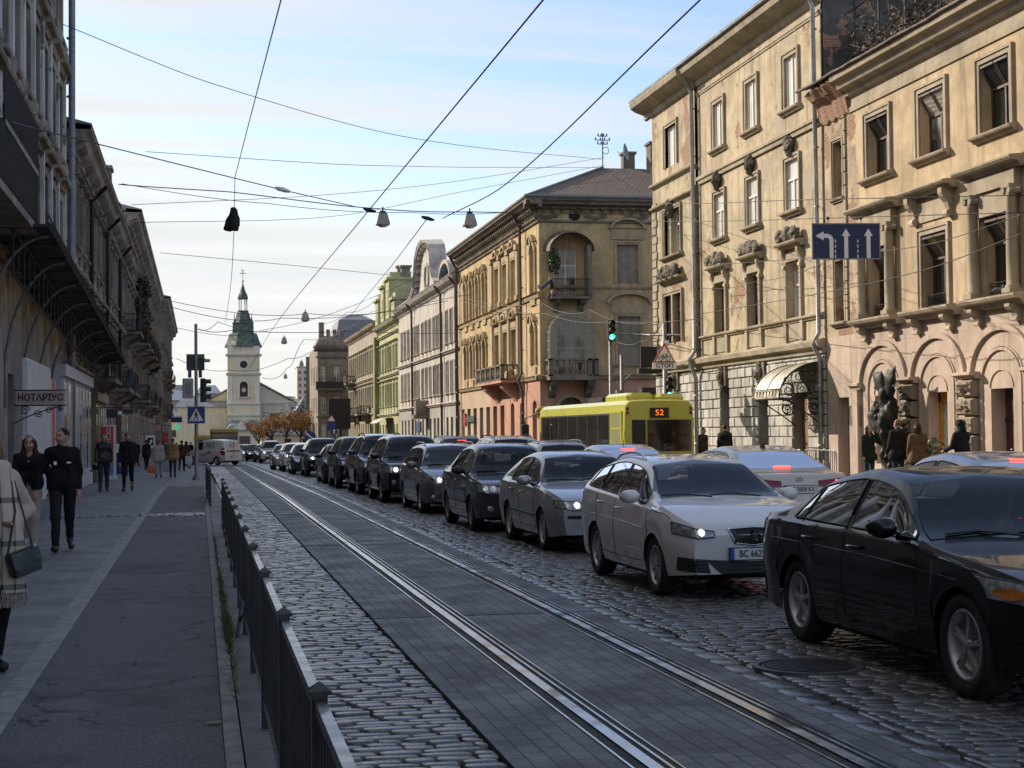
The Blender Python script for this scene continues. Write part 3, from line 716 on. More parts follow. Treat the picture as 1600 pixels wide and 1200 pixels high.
# roof garden scaffold between the two houses: bare vines on a wire frame
tr_ = thing('trellis', 'rusty wire trellis with bare vines on the near roof by the grey party wall', 'trellis', (XR+1, 44, 12.6))
m = MB(off=(XR+1, 44, 12.6))
for y in (40.5, 42.6, 44.4, 46.2): m.tube([(XR+.9, y, 12.55), (XR+.9, y, 15.6)], .03, 6)
for z in (13.6, 15.3): m.tube([(XR+.9, 40.3, z), (XR+.9, 46.3, z-.3)], .02, 5)
m.build('frame', M_iron2, tr_)
m = MB(off=(XR+1, 44, 12.6)); rr = random.Random(9)
for i in range(60):
    p = [XR+.9, rr.uniform(40.5, 46.2), 12.6]; pts = [tuple(p)]
    for k in range(rr.randint(4, 9)): p = [p[0]+rr.gauss(0, .08), p[1]+rr.gauss(0, .35), p[2]+rr.uniform(.05, .34)]; pts.append(tuple(p))
    m.tube(pts, .014, 4)
    for q in pts[1:]:
        for j in range(5):
            c = Vector(q)+Vector((rr.gauss(0, .12), rr.gauss(0, .2), rr.gauss(0, .15))); a = Vector((rr.gauss(0, 1), rr.gauss(0, 1), rr.gauss(0, 1))).normalized()*.07; b_ = Vector((rr.gauss(0, 1), rr.gauss(0, 1), rr.gauss(0, 1))).normalized()*.05
            m.quad(c-a, c-b_, c+a, c+b_)
m.build('vine', plain('dry_vine', (.085, .06, .04), .8, var=.4), tr_)
# ---- tall beige four-storey house
B = Bld('town_house', 'tall beige four-storey house with flaking plaster and white rusticated ground floor', 'building', (XR, 56, .1), fR(XR), 'houses along the right side')
M_r2 = plaster('beige_flaking_plaster', (.48, .395, .27), brick=.04, stain=.6, peel=(.37, .32, .245)); M_r2b = plaster('beige_brick_plaster', (.45, .375, .26), brick=.12, stain=.5)
M_rus = plaster('white_rustication', (.50, .475, .43), var=.3, stain=.55)
cols = [57.0-.15, 53.2, 49.35]
rows = ((12.5, 14.25), (9.05, 10.75), (5.42, 7.28))
H = [(c-.56, c+.56, a, b) for c in cols for a, b in rows]
m = B.mb(); wall(m, 46.75, 59.5, 4.45, 16.0, H, .3); B.part(m, 'wall', M_r2)
HA = [(61.9, 63.5, 12.8, 14.5), (61.5, 62.55, 9.05, 10.95), (62.75, 63.75, 9.05, 10.95), (61.45, 62.5, 5.4, 7.4), (62.7, 63.75, 5.4, 7.4)]
m = B.mb(); wall(m, 59.5, 65.5, 4.45, 16.0, HA, .3, .1); B.part(m, 'wall', M_r2b)
GH = [(55.95, 57.0, .12, 3.35), (51.9, 52.9, .12, 2.9), (48.25, 49.6, .12, 2.95), (61.8, 63.2, 1.0, 3.2)]
m = B.mb(); wall(m, 46.75, 65.5, 0, 4.45, GH, .4, .02); B.part(m, 'ground_floor_wall', plaster('joint_grey', (.30, .285, .26)))
m = B.mb(); rustic(m, 46.75, 65.5, .75, 4.1, GH, .82, .36, .07, .018, RG); m.box(46.75, 48.2, -.01, .16, 0, .74); m.box(49.65, 51.85, -.01, .16, 0, .74); m.box(52.95, 55.9, -.01, .16, 0, .74); m.box(57.05, 65.5, -.01, .16, 0, .74); B.part(m, 'rustication', M_rus)
shell(B, plaster('dark_party_wall', (.105, .10, .095), brick=.12, stain=.7, var=.5), XR+.05, XR+12, 46.75, 65.5, 0, 16.1)
m = B.mb()
for c in cols:
    h = (c-.56, c+.56)
    surround(m, *h, 12.5, 14.25, t=.17, w=.06); shelf(m, c-.86, c+.86, 12.48, .22, .17)
    surround(m, *h, 9.05, 10.75, t=.15, w=.06); shelf(m, c-.84, c+.84, 9.03, .24, .18)
    m.box(c-.74, c-.58, -.01, .10, 5.4, 7.35); m.box(c+.58, c+.74, -.01, .10, 5.4, 7.35); m.box(c-.74, c+.74, -.01, .1, 7.35, 7.62)
    for s_ in (-1, 1): bracket(m, c+s_*.72, 7.1, 7.75, .16, .22)
    shelf(m, c-.98, c+.98, 7.98, .38, .2)
    m.box(c-.85, c-.62, -.01, .1, 4.62, 5.38); m.box(c+.62, c+.85, -.01, .1, 4.62, 5.38); m.box(c-.5, c+.5, -.01, .04, 4.7, 5.25)
shelf(m, 46.8, 59.3, 5.42, .16, .14)
surround(m, 61.9, 63.5, 12.8, 14.5, .14, .15); shelf(m, 59.6, 65.5, 12.35, .3, .2); shelf(m, 59.6, 65.5, 11.35, .3, .16)
surround(m, 61.5, 63.75, 9.05, 10.95, .13, .16); shelf(m, 61.2, 64.1, 9.03, .32, .16); shelf(m, 61.0, 64.3, 8.1, .42, .2); surround(m, 61.45, 63.75, 5.4, 7.4, .15, .18); m.box(62.52, 62.7, 0, .2, 5.4, 7.4); m.box(62.57, 62.73, 0, .2, 9.05, 10.95)
for z0 in (4.6, 6.0, 7.4, 8.8, 10.2):
    for k in range(4): m.box(64.95-(k % 2)*.12, 65.5, 0, .16, z0+k*.34, z0+k*.34+.3); m.box(59.55, 60.0+(k % 2)*.12, 0, .15, z0+k*.34, z0+k*.34+.3)
profile(m, [(-.02, 4.15), (.1, 4.15), (.14, 4.3), (.3, 4.36), (.34, 4.52), (.1, 4.62), (-.02, 4.62)], 46.75, 59.35); profile(m, [(-.02, 4.15), (.2, 4.15), (.24, 4.3), (.4, 4.36), (.44, 4.52), (.2, 4.62), (-.02, 4.62)], 59.45, 65.55)
band(m, 46.75, 59.3, 11.45, 11.75, .16); band(m, 46.75, 59.4, 15.0, 15.14, .07)
B.part(m, 'window_surrounds', M_trim)
rr = random.Random(8)
for c in cols:
    m = B.mb()
    for k in (-.62, 0, .62): lump(m, (c+k, .24, 8.2), .34, rr, (.98, .5, .85 if k == 0 else .7))
    B.part(m, 'window_crest', M_soot); m = B.mb()
    for k, z, r in ((0, 11.18, .2), (-.02, 11.38, .19), (-.2, 11.28, .13), (.2, 11.3, .13), (0, 10.98, .13)): lump(m, (c+k, .14, z), r, rr, (1, .9, 1))
    B.part(m, 'carved_head', M_soot)
m = B.mb()
for k in (-.8, 0, .8): lump(m, (62.6+k, .34, 8.32), .42, rr, (1.02, .45, .7))
B.part(m, 'window_crest', M_soot); m = B.mb()
for z in (11.0, 11.2, 10.8): lump(m, (62.6, .24, z), .2, rr)
B.part(m, 'carved_head', M_soot)
for c in (56.5, 52.4, 62.5):
    m = B.mb()
    for k in range(3):
        uu = c-.3+k*.3; m.box(uu-.12, uu+.12, -.01, .16+(.05 if k == 1 else 0), 3.4, 4.1)
    lump(m, (c, .2, 3.75), .24, rr, (.9, .6, 1.2)); B.part(m, 'keystone', M_soot)
m = B.mb()
pr = [(-.02, 15.35), (.1, 15.4), (.14, 15.6), (.5, 15.72), (.72, 15.86), (.78, 16.05), (.74, 16.12), (-.02, 16.3)]
profile(m, pr, 46.75, 59.4); profile(m, [(w+.14, z) for w, z in pr], 59.4, 66.2); B.part(m, 'cornice', M_trim)
m = B.mb(); profile(m, [(.70, 16.11), (.90, 16.13), (.92, 16.22), (.72, 16.2)], 46.7, 66.3); B.part(m, 'gutter', M_lead)
m = B.mb(lambda a, b, c: (a, b, c)); m.quad((XR-.8, 46.6, 16.2), (XR-.8, 66.3, 16.2), (XR+5.5, 64, 18.6), (XR+5.5, 46.6, 18.6)); m.quad((XR+12, 46.6, 16), (XR+12, 66.3, 16), (XR+5.5, 64, 18.6), (XR+5.5, 46.6, 18.6)); m.quad((XR-.8, 66.3, 16.2), (XR+12, 66.3, 16), (XR+5.5, 64, 18.6), (XR+5.5, 64, 18.6)); B.part(m, 'roof', M_roofm)
for i, c in enumerate(cols):
    window(B, c-.56, c+.56, 12.5, 14.25, .09, 'two', M_white, M_gw); window(B, c-.56, c+.56, 9.05, 10.75, .09, 'T', M_white, M_gw, tr=.62)
    window(B, c-.56, c+.56, 5.42, 7.28, .26, 'cross' if i < 2 else 'T', M_brown if i < 2 else M_white, M_gc if i < 2 else M_gw, tr=.62)
window(B, 61.9, 63.5, 12.8, 14.5, .06, 'two', M_white, M_gw)
for h in HA[1:]: window(B, *h, .1, 'cross', M_brown if h[2] < 8 else M_white, M_gc)
window(B, *GH[0], .3, 'plain', M_lead, M_gc); window(B, *GH[3], .3, 'plain', M_white, M_gc)
door(B, *GH[1], .34, plain('black_door', (.02, .018, .017), .5)); door(B, *GH[2], .3, plain('oak_door', (.26, .13, .06), .45, var=.3))
pipe_thing(B, [(59.45, .62, 15.85), (59.45, .25, 15.2), (59.45, .22, 8), (59.45, .24, 4.9), (59.45, .5, 4.5), (59.45, .22, 3.8), (59.45, .2, .2)], .085)
pipe_thing(B, [(46.95, .6, 16.0), (46.95, .2, 15.3), (46.95, .17, 8), (46.95, .17, 4.8), (46.95, .36, 4.4), (46.95, .16, 4), (46.95, .16, .2)], .075)
# quarter-round metal awning with scrollwork ends
aw = thing('door_awning', 'curved sheet-metal awning with wrought scrollwork over the wooden door', 'awning', (XR-.1, 48.2, 2.8)); off = (XR-.1, 48.2, 2.8)
m = MB(fR(XR), off); n = 14; A0, A1, zz, ww, hh = 47.0, 49.3, 2.72, 1.5, 1.15
for u0_, u1_ in ((A0, A1),):
    ring0 = [(ww*cos(pi/2*k/n)+.02, zz+hh*sin(pi/2*k/n)) for k in range(n+1)]
    m.smooth = True; m.loft([[(u0_, a, b) for a, b in ring0], [(u1_, a, b) for a, b in ring0]]); m.loft([[(u0_, a*.985, b-.03) for a, b in ring0], [(u1_, a*.985, b-.03) for a, b in ring0]]); m.smooth = False
for k in range(3):
    u = A0+(A1-A0)*k/2; m.tube([(u, a+.01, b+.01) for a, b in ring0], .018, 5)
m.build('sheet', plain('awning_metal', (.50, .45, .36), .4, .5, var=.2, scale=2), aw)
m = MB(fR(XR), off)
def spiral(m, u, c, r, a0, turns, s_=1, rad_=.014, mode=0):
    pts = []
    for k in range(22):
        t = k/21; a = a0+s_*turns*2*pi*t; q = r*(1-.82*t); p = (c[0]+q*cos(a), c[1]+q*sin(a)); pts.append((u, p[0], p[1]) if mode == 0 else (u+p[0], c[2] if len(c) > 2 else 1.7, p[1]))
    m.tube(pts, rad_, 4)
for u in (A0, A1):
    m.tube([(u, a, b) for a, b in ring0], .03, 6); m.tube([(u, .02, zz), (u, ww, zz)], .025, 5)
    for a_, b_, r, s_ in ((.3, .3, .26, 1), (.75, .28, .24, -1), (1.2, .24, .2, 1), (.35, .8, .24, -1), (.85, .7, .22, 1), (1.25, .55, .13, -1), (.12, .55, .12, 1), (.6, .55, .14, 1)): spiral(m, u, (a_, zz+b_), r, RG.uniform(0, 6), 1.6, s_)
    for s_, r in ((1, .3), (-1, .2)): spiral(m, u, (.35, zz-.3), r, 1, 1.5, s_, .02)
    m.tube([(u, .02, zz-.9), (u, .5, zz-.55), (u, 1.2, zz-.1), (u, ww, zz)], .022, 5)
m.tube([(A0, ww, zz), (A1, ww, zz)], .025, 5); m.tube([(A0, ww, zz-.0+.3), (A1, ww-.04, zz+.3)], .015, 5)
for k in range(8):
    u = A0+(A1-A0)*(k+.5)/8; pts = [(u+.13*cos(a), ww+.01, zz+.15+.13*sin(a)) for a in np.linspace(0, 2*pi, 12)]; m.tube(pts, .013, 4)
m.build('scrollwork', M_iron2, aw)
R2 = B
# ---- corner house with the oriel balconies
YC = 89.3
B = Bld('corner_house', 'yellow corner house with pink base, balustraded balcony and glazed veranda facing the side street', 'building', (XR, YC, .1), fR(XR), 'houses along the right side')
M_c = plaster('yellow_plaster', (.50, .37, .205), stain=.5, var=.25); M_cp = plaster('salmon_plaster', (.52, .29, .21), var=.22, stain=.35)
far = [107.1, 109.7, 112.3, 114.9]; mid_ = [96.6, 99.4, 102.2]; near = [90.9]
H = []
for c in far+near: H += [(c-.62, c+.62, 9.98, 12.9, .42), (c-.62, c+.62, 5.7, 8.2, .42)]
for c in mid_: H += [(c-.72, c+.72, 9.98, 12.6), (c-.72, c+.72, 5.7, 8.2)]
m = B.mb(); wall(m, YC, 118, 4.9, 15.0, H, .28); B.part(m, 'wall', M_c)
GH = [(c-.6, c+.6, .2, 3.6, .5) for c in (90.9, 94.6, 97.6)]+[(c-.7, c+.7, .2, 3.5) for c in (101, 103.6, 106.2, 108.8, 111.4, 114, 116.6)]
m = B.mb(); wall(m, YC, 105.3, -1, 4.9, [h for h in GH if h[0] < 105], .35, .02); B.part(m, 'ground_floor_wall', M_cp)
m = B.mb(); wall(m, 105.3, 118, -1, 4.9, [h for h in GH if h[0] > 105], .35, .02); B.part(m, 'ground_floor_wall', plaster('sand_plaster', (.48, .36, .26), var=.15, stain=.25))
fS = fY(YC)
HS = [(24.2, 25.5, 10.45, 12.75), (20.45, 21.75, 9.7, 12.4), (20.5, 22.3, 5.0, 8.3), (24.2, 25.6, 5.7, 8.5), (28.2, 29.4, 10.45, 12.75), (28.2, 29.4, 5.7, 8.5)]
m = B.mb(fS); wall(m, XR, 33, 4.9, 15.0, HS, .25); B.part(m, 'side_wall', M_c)
GS = [(20.5, 22.1, 1.2, 3.75, .95), (25.2, 27, .2, 3.75, .9)]
m = B.mb(fS); wall(m, XR, 33, -1, 4.9, GS, .35, .02); B.part(m, 'side_ground_floor_wall', M_cp)
shell(B, M_c, XR, 33, YC, 118, -1, 15, skip='WS')
m = B.mb()
for c in far+near:
    for zb, zt in ((9.98, 12.9), (5.7, 8.2)):
        m.box(c-.82, c-.62, -.01, .12, zb, zt-.5); m.box(c+.62, c+.82, -.01, .12, zb, zt-.5); arcband(m, c, zt-.52, .62, .52, .22, -.01, .16, 14); m.box(c-.12, c+.12, 0, .26, zt+.02, zt+.42)
        arcband(m, c, zt-.35, .86, .78, .14, -.01, .3, 14, .5, pi-.5); m.box(c-.7, c+.7, -.01, .1, zb-.75, zb-.12)
for c in mid_:
    for zb, zt in ((9.98, 12.6), (5.7, 8.2)):
        surround(m, c-.72, c+.72, zb, zt, .16, .12); m.box(c-.85, c+.85, -.01, .15, zt+.2, zt+.5); shelf(m, c-1.05, c+1.05, zt+.75, .4, .2); arcband(m, c, zt+.7, .6, .4, .16, -.01, .3, 12); m.box(c-.7, c+.7, -.01, .1, zb-.75, zb-.12)
for u in (95.1, 98.0, 100.8, 103.8):
    for z0, z1 in ((5.0, 9.4), (9.95, 13.4)): m.box(u-.28, u+.28, -.01, .2, z0, z1); m.box(u-.38, u+.38, -.01, .3, z1-.35, z1); m.box(u-.36, u+.36, -.01, .27, z0, z0+.3)
profile(m, [(-.02, 4.75), (.15, 4.8), (.22, 4.95), (.3, 5.02), (-.02, 5.1)], YC-.3, 118); profile(m, [(-.02, 9.55), (.12, 9.6), (.18, 9.8), (.3, 9.88), (-.02, 9.98)], YC-.3, 118)
m.f = fS
profile(m, [(-.02, 4.75), (.15, 4.8), (.22, 4.95), (.3, 5.02), (-.02, 5.1)], XR-.3, 33); profile(m, [(-.02, 10.1), (.08, 10.14), (.12, 10.26), (-.02, 10.34)], XR-.12, 33)
for c, zb, zt in ((24.85, 10.45, 12.75), (28.8, 10.45, 12.75)):
    surround(m, c-.65, c+.65, zb, zt, .14, .07); m.box(c-1, c+1, -.01, .1, zt+.3, zt+.95); arcband(m, c, zt+.95, .95, .5, .14, -.01, .26, 16); shelf(m, c-1.15, c+1.15, zt+1.0, .2, .1)
for c, zb, zt in ((24.9, 5.7, 8.5), (28.8, 5.7, 8.5)):
    surround(m, c-.7, c+.7, zb, zt, .14, .07); arcband(m, c, zt+.75, 1.25, .55, .16, -.01, .3, 16); m.box(c-1.1, c+1.1, -.01, .05, zt+.2, zt+.75); shelf(m, c-1.1, c+1.1, zb-.05, .22, .16); m.box(c-1, c+1, -.01, .06, zb-.65, zb-.2)
arcband(m, 21.3, 2.95, .8, .8, .2, -.01, .1, 16); arcband(m, 26.1, 2.9, .9, .85, .2, -.01, .1, 16)
B.part(m, 'window_surrounds', plaster('yellow_trim', (.41, .32, .20), stain=.35, var=.25))
m = B.mb(); rr = random.Random(21)
fz = [(-.02, 13.98), (.12, 14.02), (.14, 14.1), (.04, 14.14), (-.02, 14.14)]
profile(m, fz, YC-.12, 118); pr = [(-.02, 14.78), (.15, 14.8), (.2, 14.95), (.65, 15.0), (.72, 15.15), (.9, 15.2), (.95, 15.34), (-.02, 15.45)]; profile(m, pr, YC-.9, 118)
for k in range(48):
    u = YC+.3+k*.59; bracket(m, u, 14.2, 14.82, .2, .5)
m.f = fS; profile(m, fz, XR-.12, 33); profile(m, pr, XR-.9, 33)
for k in range(22): bracket(m, XR+.2+k*.6, 14.55, 14.85, .2, .45)
B.part(m, 'cornice', M_trimd)
for c in (19.95, 22.9, 25.4, 28.4):
    m = B.mb(fS)
    for j in range(-2, 3): lump(m, (c+j*.28, .03, 14.42-.07*(2-abs(j))), .17, rr, (1, .5, .8))
    m.tube([(c-.6, .06, 14.5), (c, .08, 14.3), (c+.6, .06, 14.5)], .05, 5); B.part(m, 'frieze_ornament', M_trimd)
for k in range(14): m = B.mb(); lump(m, (YC+1+k*2, .04, 14.4), .3, rr, (1, .4, .7)); B.part(m, 'frieze_ornament', M_trimd)
for c in (21.65, 27.05):
    m = B.mb(fS)
    m.tube([(c+.3*cos(a), .02, 14.42+.24*sin(a)) for a in np.linspace(0, 2*pi, 16)], .05, 5)
    m.face([m.P((c+.29*cos(a), .012, 14.42+.23*sin(a))) for a in np.linspace(0, 2*pi, 16)[:-1]]); B.part(m, 'oval_vent', plain('vent_black', (.01, .01, .01), .8))
m = B.mb(lambda a, b, c: (a, b, c)); e0, e1 = XR-.95, YC-.95; r0, r1 = 24.8, 94.6; zr = 18.2
m.quad((e0, e1, 15.4), (e0, 118, 15.4), (r0, 118, zr), (r0, r1, zr)); m.quad((e0, e1, 15.4), (r0, r1, zr), (27.5, r1, zr), (33, e1, 15.4)); m.quad((r0, r1, zr), (r0, 118, zr), (27.5, 118, zr), (27.5, r1, zr)); m.quad((27.5, r1, zr), (27.5, 118, zr), (33, 118, 15.4), (33, e1, 15.4))
B.part(m, 'roof', M_rooft)
m = B.mb(lambda a, b, c: (a, b, c)); m.tube([(e0-.02, e1-.02, 15.42), (e0-.02, 118, 15.42)], .09, 8); m.tube([(e0-.02, e1-.02, 15.42), (33, e1-.02, 15.42)], .09, 8); m.tube([(e0, e1, 15.42), (r0, r1, zr+.04)], .09, 6); B.part(m, 'gutter', plain('old_gutter', (.20, .19, .175), .7))
for (x0, x1, y0, y1, z1) in ((27.6, 29.2, 93.5, 94.5, 19.6), (26.3, 27, 95, 95.8, 19.2)):
    m = B.mb(lambda a, b, c: (a, b, c)); m.box(x0, x1, y0, y1, 16, z1); m.box(x0-.1, x1+.1, y0-.1, y1+.1, z1, z1+.15); B.part(m, 'chimney', M_trimd)
for c in far+near:
    window(B, c-.62, c+.62, 9.98, 12.9, .26, 'cross', M_white, M_gc); window(B, c-.62, c+.62, 5.7, 8.2, .26, 'cross', M_white if c < 95 else M_brown, M_gc)
for c in mid_:
    window(B, c-.72, c+.72, 9.98, 12.6, .26, 'cross', M_white, M_gw); window(B, c-.72, c+.72, 5.7, 8.2, .26, 'cross', M_white, M_gc)
M_blind = plaster('blind_panel', (.24, .21, .17), var=.3)
for h in HS:
    if h[0] > 23:
        m = B.mb(fS); m.quad((h[0], -.12, h[2]), (h[1], -.12, h[2]), (h[1], -.12, h[3]), (h[0], -.12, h[3])); m.box(h[0], h[1], -.12, -.08, h[2], h[2]+.08); B.part(m, 'blind_window', M_blind)
for h in GH[:3]: window(B, *h[:4], .3, 'plain', M_brown, M_gd)
for h in GH[3:]: window(B, *h[:4], .3, 'two', M_lead, M_gc if RG.random() < .4 else M_gd)
window(B, *GS[0][:4], .3, 'two', M_brown, M_gd, f=fS); window(B, *GS[1][:4], .3, 'plain', M_brown, M_gd, f=fS)
window(B, *HS[1], .2, 'cross', M_white, M_gc, f=fS); window(B, *HS[2], .2, 'bars', M_white, M_gc, f=fS)
pipe_thing(B, [(93.4, .85, 15.3), (93.4, .3, 14.2), (93.4, .28, 8), (93.4, .28, 5.3), (93.4, .5, 4.9), (93.4, .22, 4.2), (93.4, .2, 0)], .09, plain('rust_pipe', (.09, .06, .045), .6)); pipe_thing(B, [(117.6, .85, 15.3), (117.6, .3, 14.2), (117.6, .25, 0)], .1, MATS['rust_pipe'])
# balustraded balcony on the long front
M_ston = plaster('balcony_stone', (.20, .175, .14), var=.4, stain=.6)
m = B.mb(); m.box(95.0, 104.0, 0, 1.25, 4.82, 5.0); profile(m, [(0, 4.82), (1.1, 4.82), (.9, 4.5), (.55, 4.2), (.2, 3.9), (0, 3.6)], 96, 97); profile(m, [(0, 4.82), (1.1, 4.82), (.9, 4.5), (.55, 4.2), (.2, 3.9), (0, 3.6)], 102, 103)
bal = B.part(m, 'balcony', M_cp)
def balustrade(mb, pts, z0, z1, r=.07, step=.28):
    for p, q in zip(pts[:-1], pts[1:]):
        L = sqrt((q[0]-p[0])**2+(q[1]-p[1])**2); n = max(1, int(L/step))
        for k in range(n+1):
            x, y = p[0]+(q[0]-p[0])*k/n, p[1]+(q[1]-p[1])*k/n; H_ = z1-z0
            if k % 6 == 0: mb.box(x-.12, x+.12, y-.12, y+.12, z0, z1)
            else: mb.loft([[(x+a*r*cos(t), y+a*r*sin(t), z0+h*H_) for t in np.linspace(0, 2*pi, 9)[:-1]] for a, h in ((.9, 0), (.6, .12), (1.3, .38), (.5, .72), (.9, .95))], closed=True)
        for z, h in ((z0-.02, .08), (z1-.1, .1)):
            dx, dy = (.11, 0) if abs(p[0]-q[0]) < .01 else (0, .11); x0, x1 = sorted((p[0], q[0])); y0, y1 = sorted((p[1], q[1])); mb.box(x0-.12, x1+.12, y0-.12, y1+.12, z, z+h)
m = B.mb(); balustrade(m, [(95.1, .1), (95.1, 1.15), (103.9, 1.15), (103.9, .1)], 5.0, 5.95); B.part(m, 'balustrade', M_ston, bal)
# glazed veranda over the lower side balcony
m = B.mb(fS); m.box(19.75, 22.65, 0, 1.35, 4.72, 4.95); profile(m, [(0, 4.72), (1.2, 4.72), (1, 4.4), (.6, 4.15), (.4, 3.9), (0, 3.7)], 19.95, 20.35); profile(m, [(0, 4.72), (1.2, 4.72), (1, 4.4), (.6, 4.15), (.4, 3.9), (0, 3.7)], 22.1, 22.5); ver = B.part(m, 'veranda', M_trimd)
m = B.mb(fS); balustrade(m, [(19.85, .1), (19.85, 1.22), (22.55, 1.22), (22.55, .1)], 4.97, 5.95, .1, .34); B.part(m, 'balustrade', M_ston, ver)
gl = NT('veranda_glass'); M_vg = gl.out((.30, .32, .28), .12, spec=.7); gl.b.inputs['Alpha'].default_value = .42
m = B.mb(fS); g = B.mb(fS); zc_ = 7.45; n = 10
arc = [(21.2-1.35*cos(pi*k/n), zc_+1.25*sin(pi*k/n)) for k in range(n+1)]; out = [(19.85, 5.98)]+arc+[(22.55, 5.98)]
for p, q in zip(out[:-1], out[1:]): g.quad((p[0], 0, p[1]), (q[0], 0, q[1]), (q[0], 1.2, q[1]), (p[0], 1.2, p[1]))
g.face([g.P((p[0], 1.2, p[1])) for p in out]); B.part(g, 'veranda_glazing', M_vg, ver)
for w in (.6, 1.2): m.tube([(p[0], w, p[1]) for p in out], .022, 4)
for k in range(1, 9):
    x = 19.85+2.7*k/9; zt = zc_+1.25*sqrt(max(0, 1-((x-21.2)/1.35)**2)); m.tube([(x, 1.21, 5.98), (x, 1.21, zt)], .014, 4)
for z in (6.5, 7.0, 7.5, 8.0, 8.4):
    dx = 1.35*sqrt(max(0, 1-max(0, (z-zc_)/1.25)**2)); m.tube([(21.2-dx, 0, z), (21.2-dx, 1.21, z), (21.2+dx, 1.21, z), (21.2+dx, 0, z)], .014, 4)
B.part(m, 'veranda_frame', plain('pale_iron', (.30, .29, .25), .6, var=.2), ver)
# upper iron balcony under a curved hood
m = B.mb(fS); m.box(20.0, 22.4, 0, 1.05, 9.45, 9.6); profile(m, [(0, 9.45), (.9, 9.45), (.7, 9.25), (.3, 9.1), (.1, 8.8), (0, 8.7)], 20.3, 20.6); profile(m, [(0, 9.45), (.9, 9.45), (.7, 9.25), (.3, 9.1), (.1, 8.8), (0, 8.7)], 21.8, 22.1); bl = B.part(m, 'balcony', M_trimd)
m = B.mb(fS); railing(m, [(20.05, .02), (20.05, 1.0), (22.35, 1.0), (22.35, .02)], 9.6, 10.6, .1, .014, .12)
B.part(m, 'railing', M_iron2, bl)
m = B.mb(fS); n = 10; arc = [(21.2-1.35*cos(pi*k/n), 12.35+1.05*sin(pi*k/n)) for k in range(n+1)]; m.smooth = True
m.loft([[(p[0], 0, p[1]) for p in arc], [(p[0], 1.25, p[1]-.12) for p in arc]]); m.loft([[(p[0], 0, p[1]-.05) for p in arc], [(p[0], 1.25, p[1]-.17) for p in arc]]); m.smooth = False; m.box(22.2, 22.45, 0, 1.0, 9.6, 12.6); arcband(m, 21.2, 12.35, 1.28, 1.0, .2, -.01, .12, 16)
B.part(m, 'balcony_hood', M_trimd, bl)
# balcony plants and a flag, each a thing
pt = thing('potted_plant', 'green potted plant on the corner house upper balcony rail', 'plant', (20.15, YC-.85, 9.62)); 
M_leafg = plain('plant_leaf', (.05, .085, .025), .6, var=.5)
def leafcloud(mb, c, r, n, s, rng, flat=1.):
    for i in range(n):
        v = Vector((rng.gauss(0, 1), rng.gauss(0, 1), rng.gauss(0, 1)*flat)); v.normalize(); p = Vector(c)+Vector((v.x*r[0], v.y*r[1], v.z*r[2]))*(rng.random()**.45)
        a = Vector((rng.gauss(0, 1), rng.gauss(0, 1), rng.gauss(0, 1))).normalized(); b = a.cross(Vector((rng.gauss(0, 1), rng.gauss(0, 1), rng.gauss(0, 1)))).normalized(); q = s*rng.uniform(.6, 1.3)
        mb.quad(p-a*q, p-b*q*.55, p+a*q, p+b*q*.55)
rr = random.Random(31)
m = MB(off=(20.15, YC-.85, 9.62)); leafcloud(m, (20.2, YC-.85, 11.6), (.4, .35, .8), 260, .12, rr); m.build('foliage', M_leafg, pt); m = MB(off=(20.15, YC-.85, 9.62)); m.lathe([(.11, 9.62), (.16, 9.95), (.14, 9.95)], (20.15, YC-.85, 0), 12); m.tube([(20.15, YC-.85, 9.9), (20.2, YC-.85, 11.6)], .02, 5); m.build('pot', plain('terracotta', (.3, .13, .07), .8), pt)
fl = thing('flag', 'small blue and yellow flag hanging from the upper balcony of the corner house', 'flag', (19.9, YC-1, 10.3))
for nm, c, z0, z1 in (('blue_half', (.02, .06, .2), 0, .2), ('yellow_half', (.36, .27, .04), -.2, 0)):
    m = MB(); pts = [(-.05*k+.0, -.08-.03*sin(k*1.4), k*-.0) for k in range(5)]
    for k in range(6): m.quad((-.09*k, .03*sin(k), z0-.07*k), (-.09*(k+1), .03*sin(k+1), z0-.07*(k+1)), (-.09*(k+1), .03*sin(k+1), z1-.07*(k+1)), (-.09*k, .03*sin(k), z1-.07*k))
    m.build(nm, plain('flag_'+nm, c, .8), fl)
m = MB(); m.tube([(.25, .9, -.6), (-.05, -.05, .4)], .015, 5); m.build('pole', M_white, fl)
# ---- roof antenna and satellite dish on the corner house
an = thing('antenna', 'rusty roof antenna mast with crossbars and a cable coil on the corner house roof', 'antenna', (24.8, 94.6, 18.2)); m = MB()
m.tube([(0, 0, 0), (0, 0, 2.2)], .035, 6)
for z, l in ((2.0, .28), (1.75, .45), (1.5, .3)): m.tube([(-l, 0, z), (l, 0, z)], .03, 5); [m.box(q-.035, q+.035, -.03, .03, z, z+.16) for q in (-l, -l*.3, l*.3, l)]
m.tube([(.2+.2*cos(a), 0, 1.1+.22*sin(a)) for a in np.linspace(0, 4*pi, 30)], .02, 4); m.build('mast', M_iron2, an)
ds = thing('satellite_dish', 'grey satellite dish beside the chimney on the corner house roof', 'satellite dish', (26.0, 94, 18.2)); m = MB(); m.lathe([(.001, 0), (.25, .03), (.45, .1), (.55, .17)], (0, 0, 0), 18); o = m.build('dish', M_lead, ds); o.rotation_euler = (rad(80), 0, rad(60)); o.location = (0, 0, .9); m = MB(); m.tube([(0, 0, -.3), (0, 0, .9)], .03, 6); m.tube([(0, 0, .7), (-.5, -.25, .9)], .015, 5); m.build('bracket', M_iron2, ds)
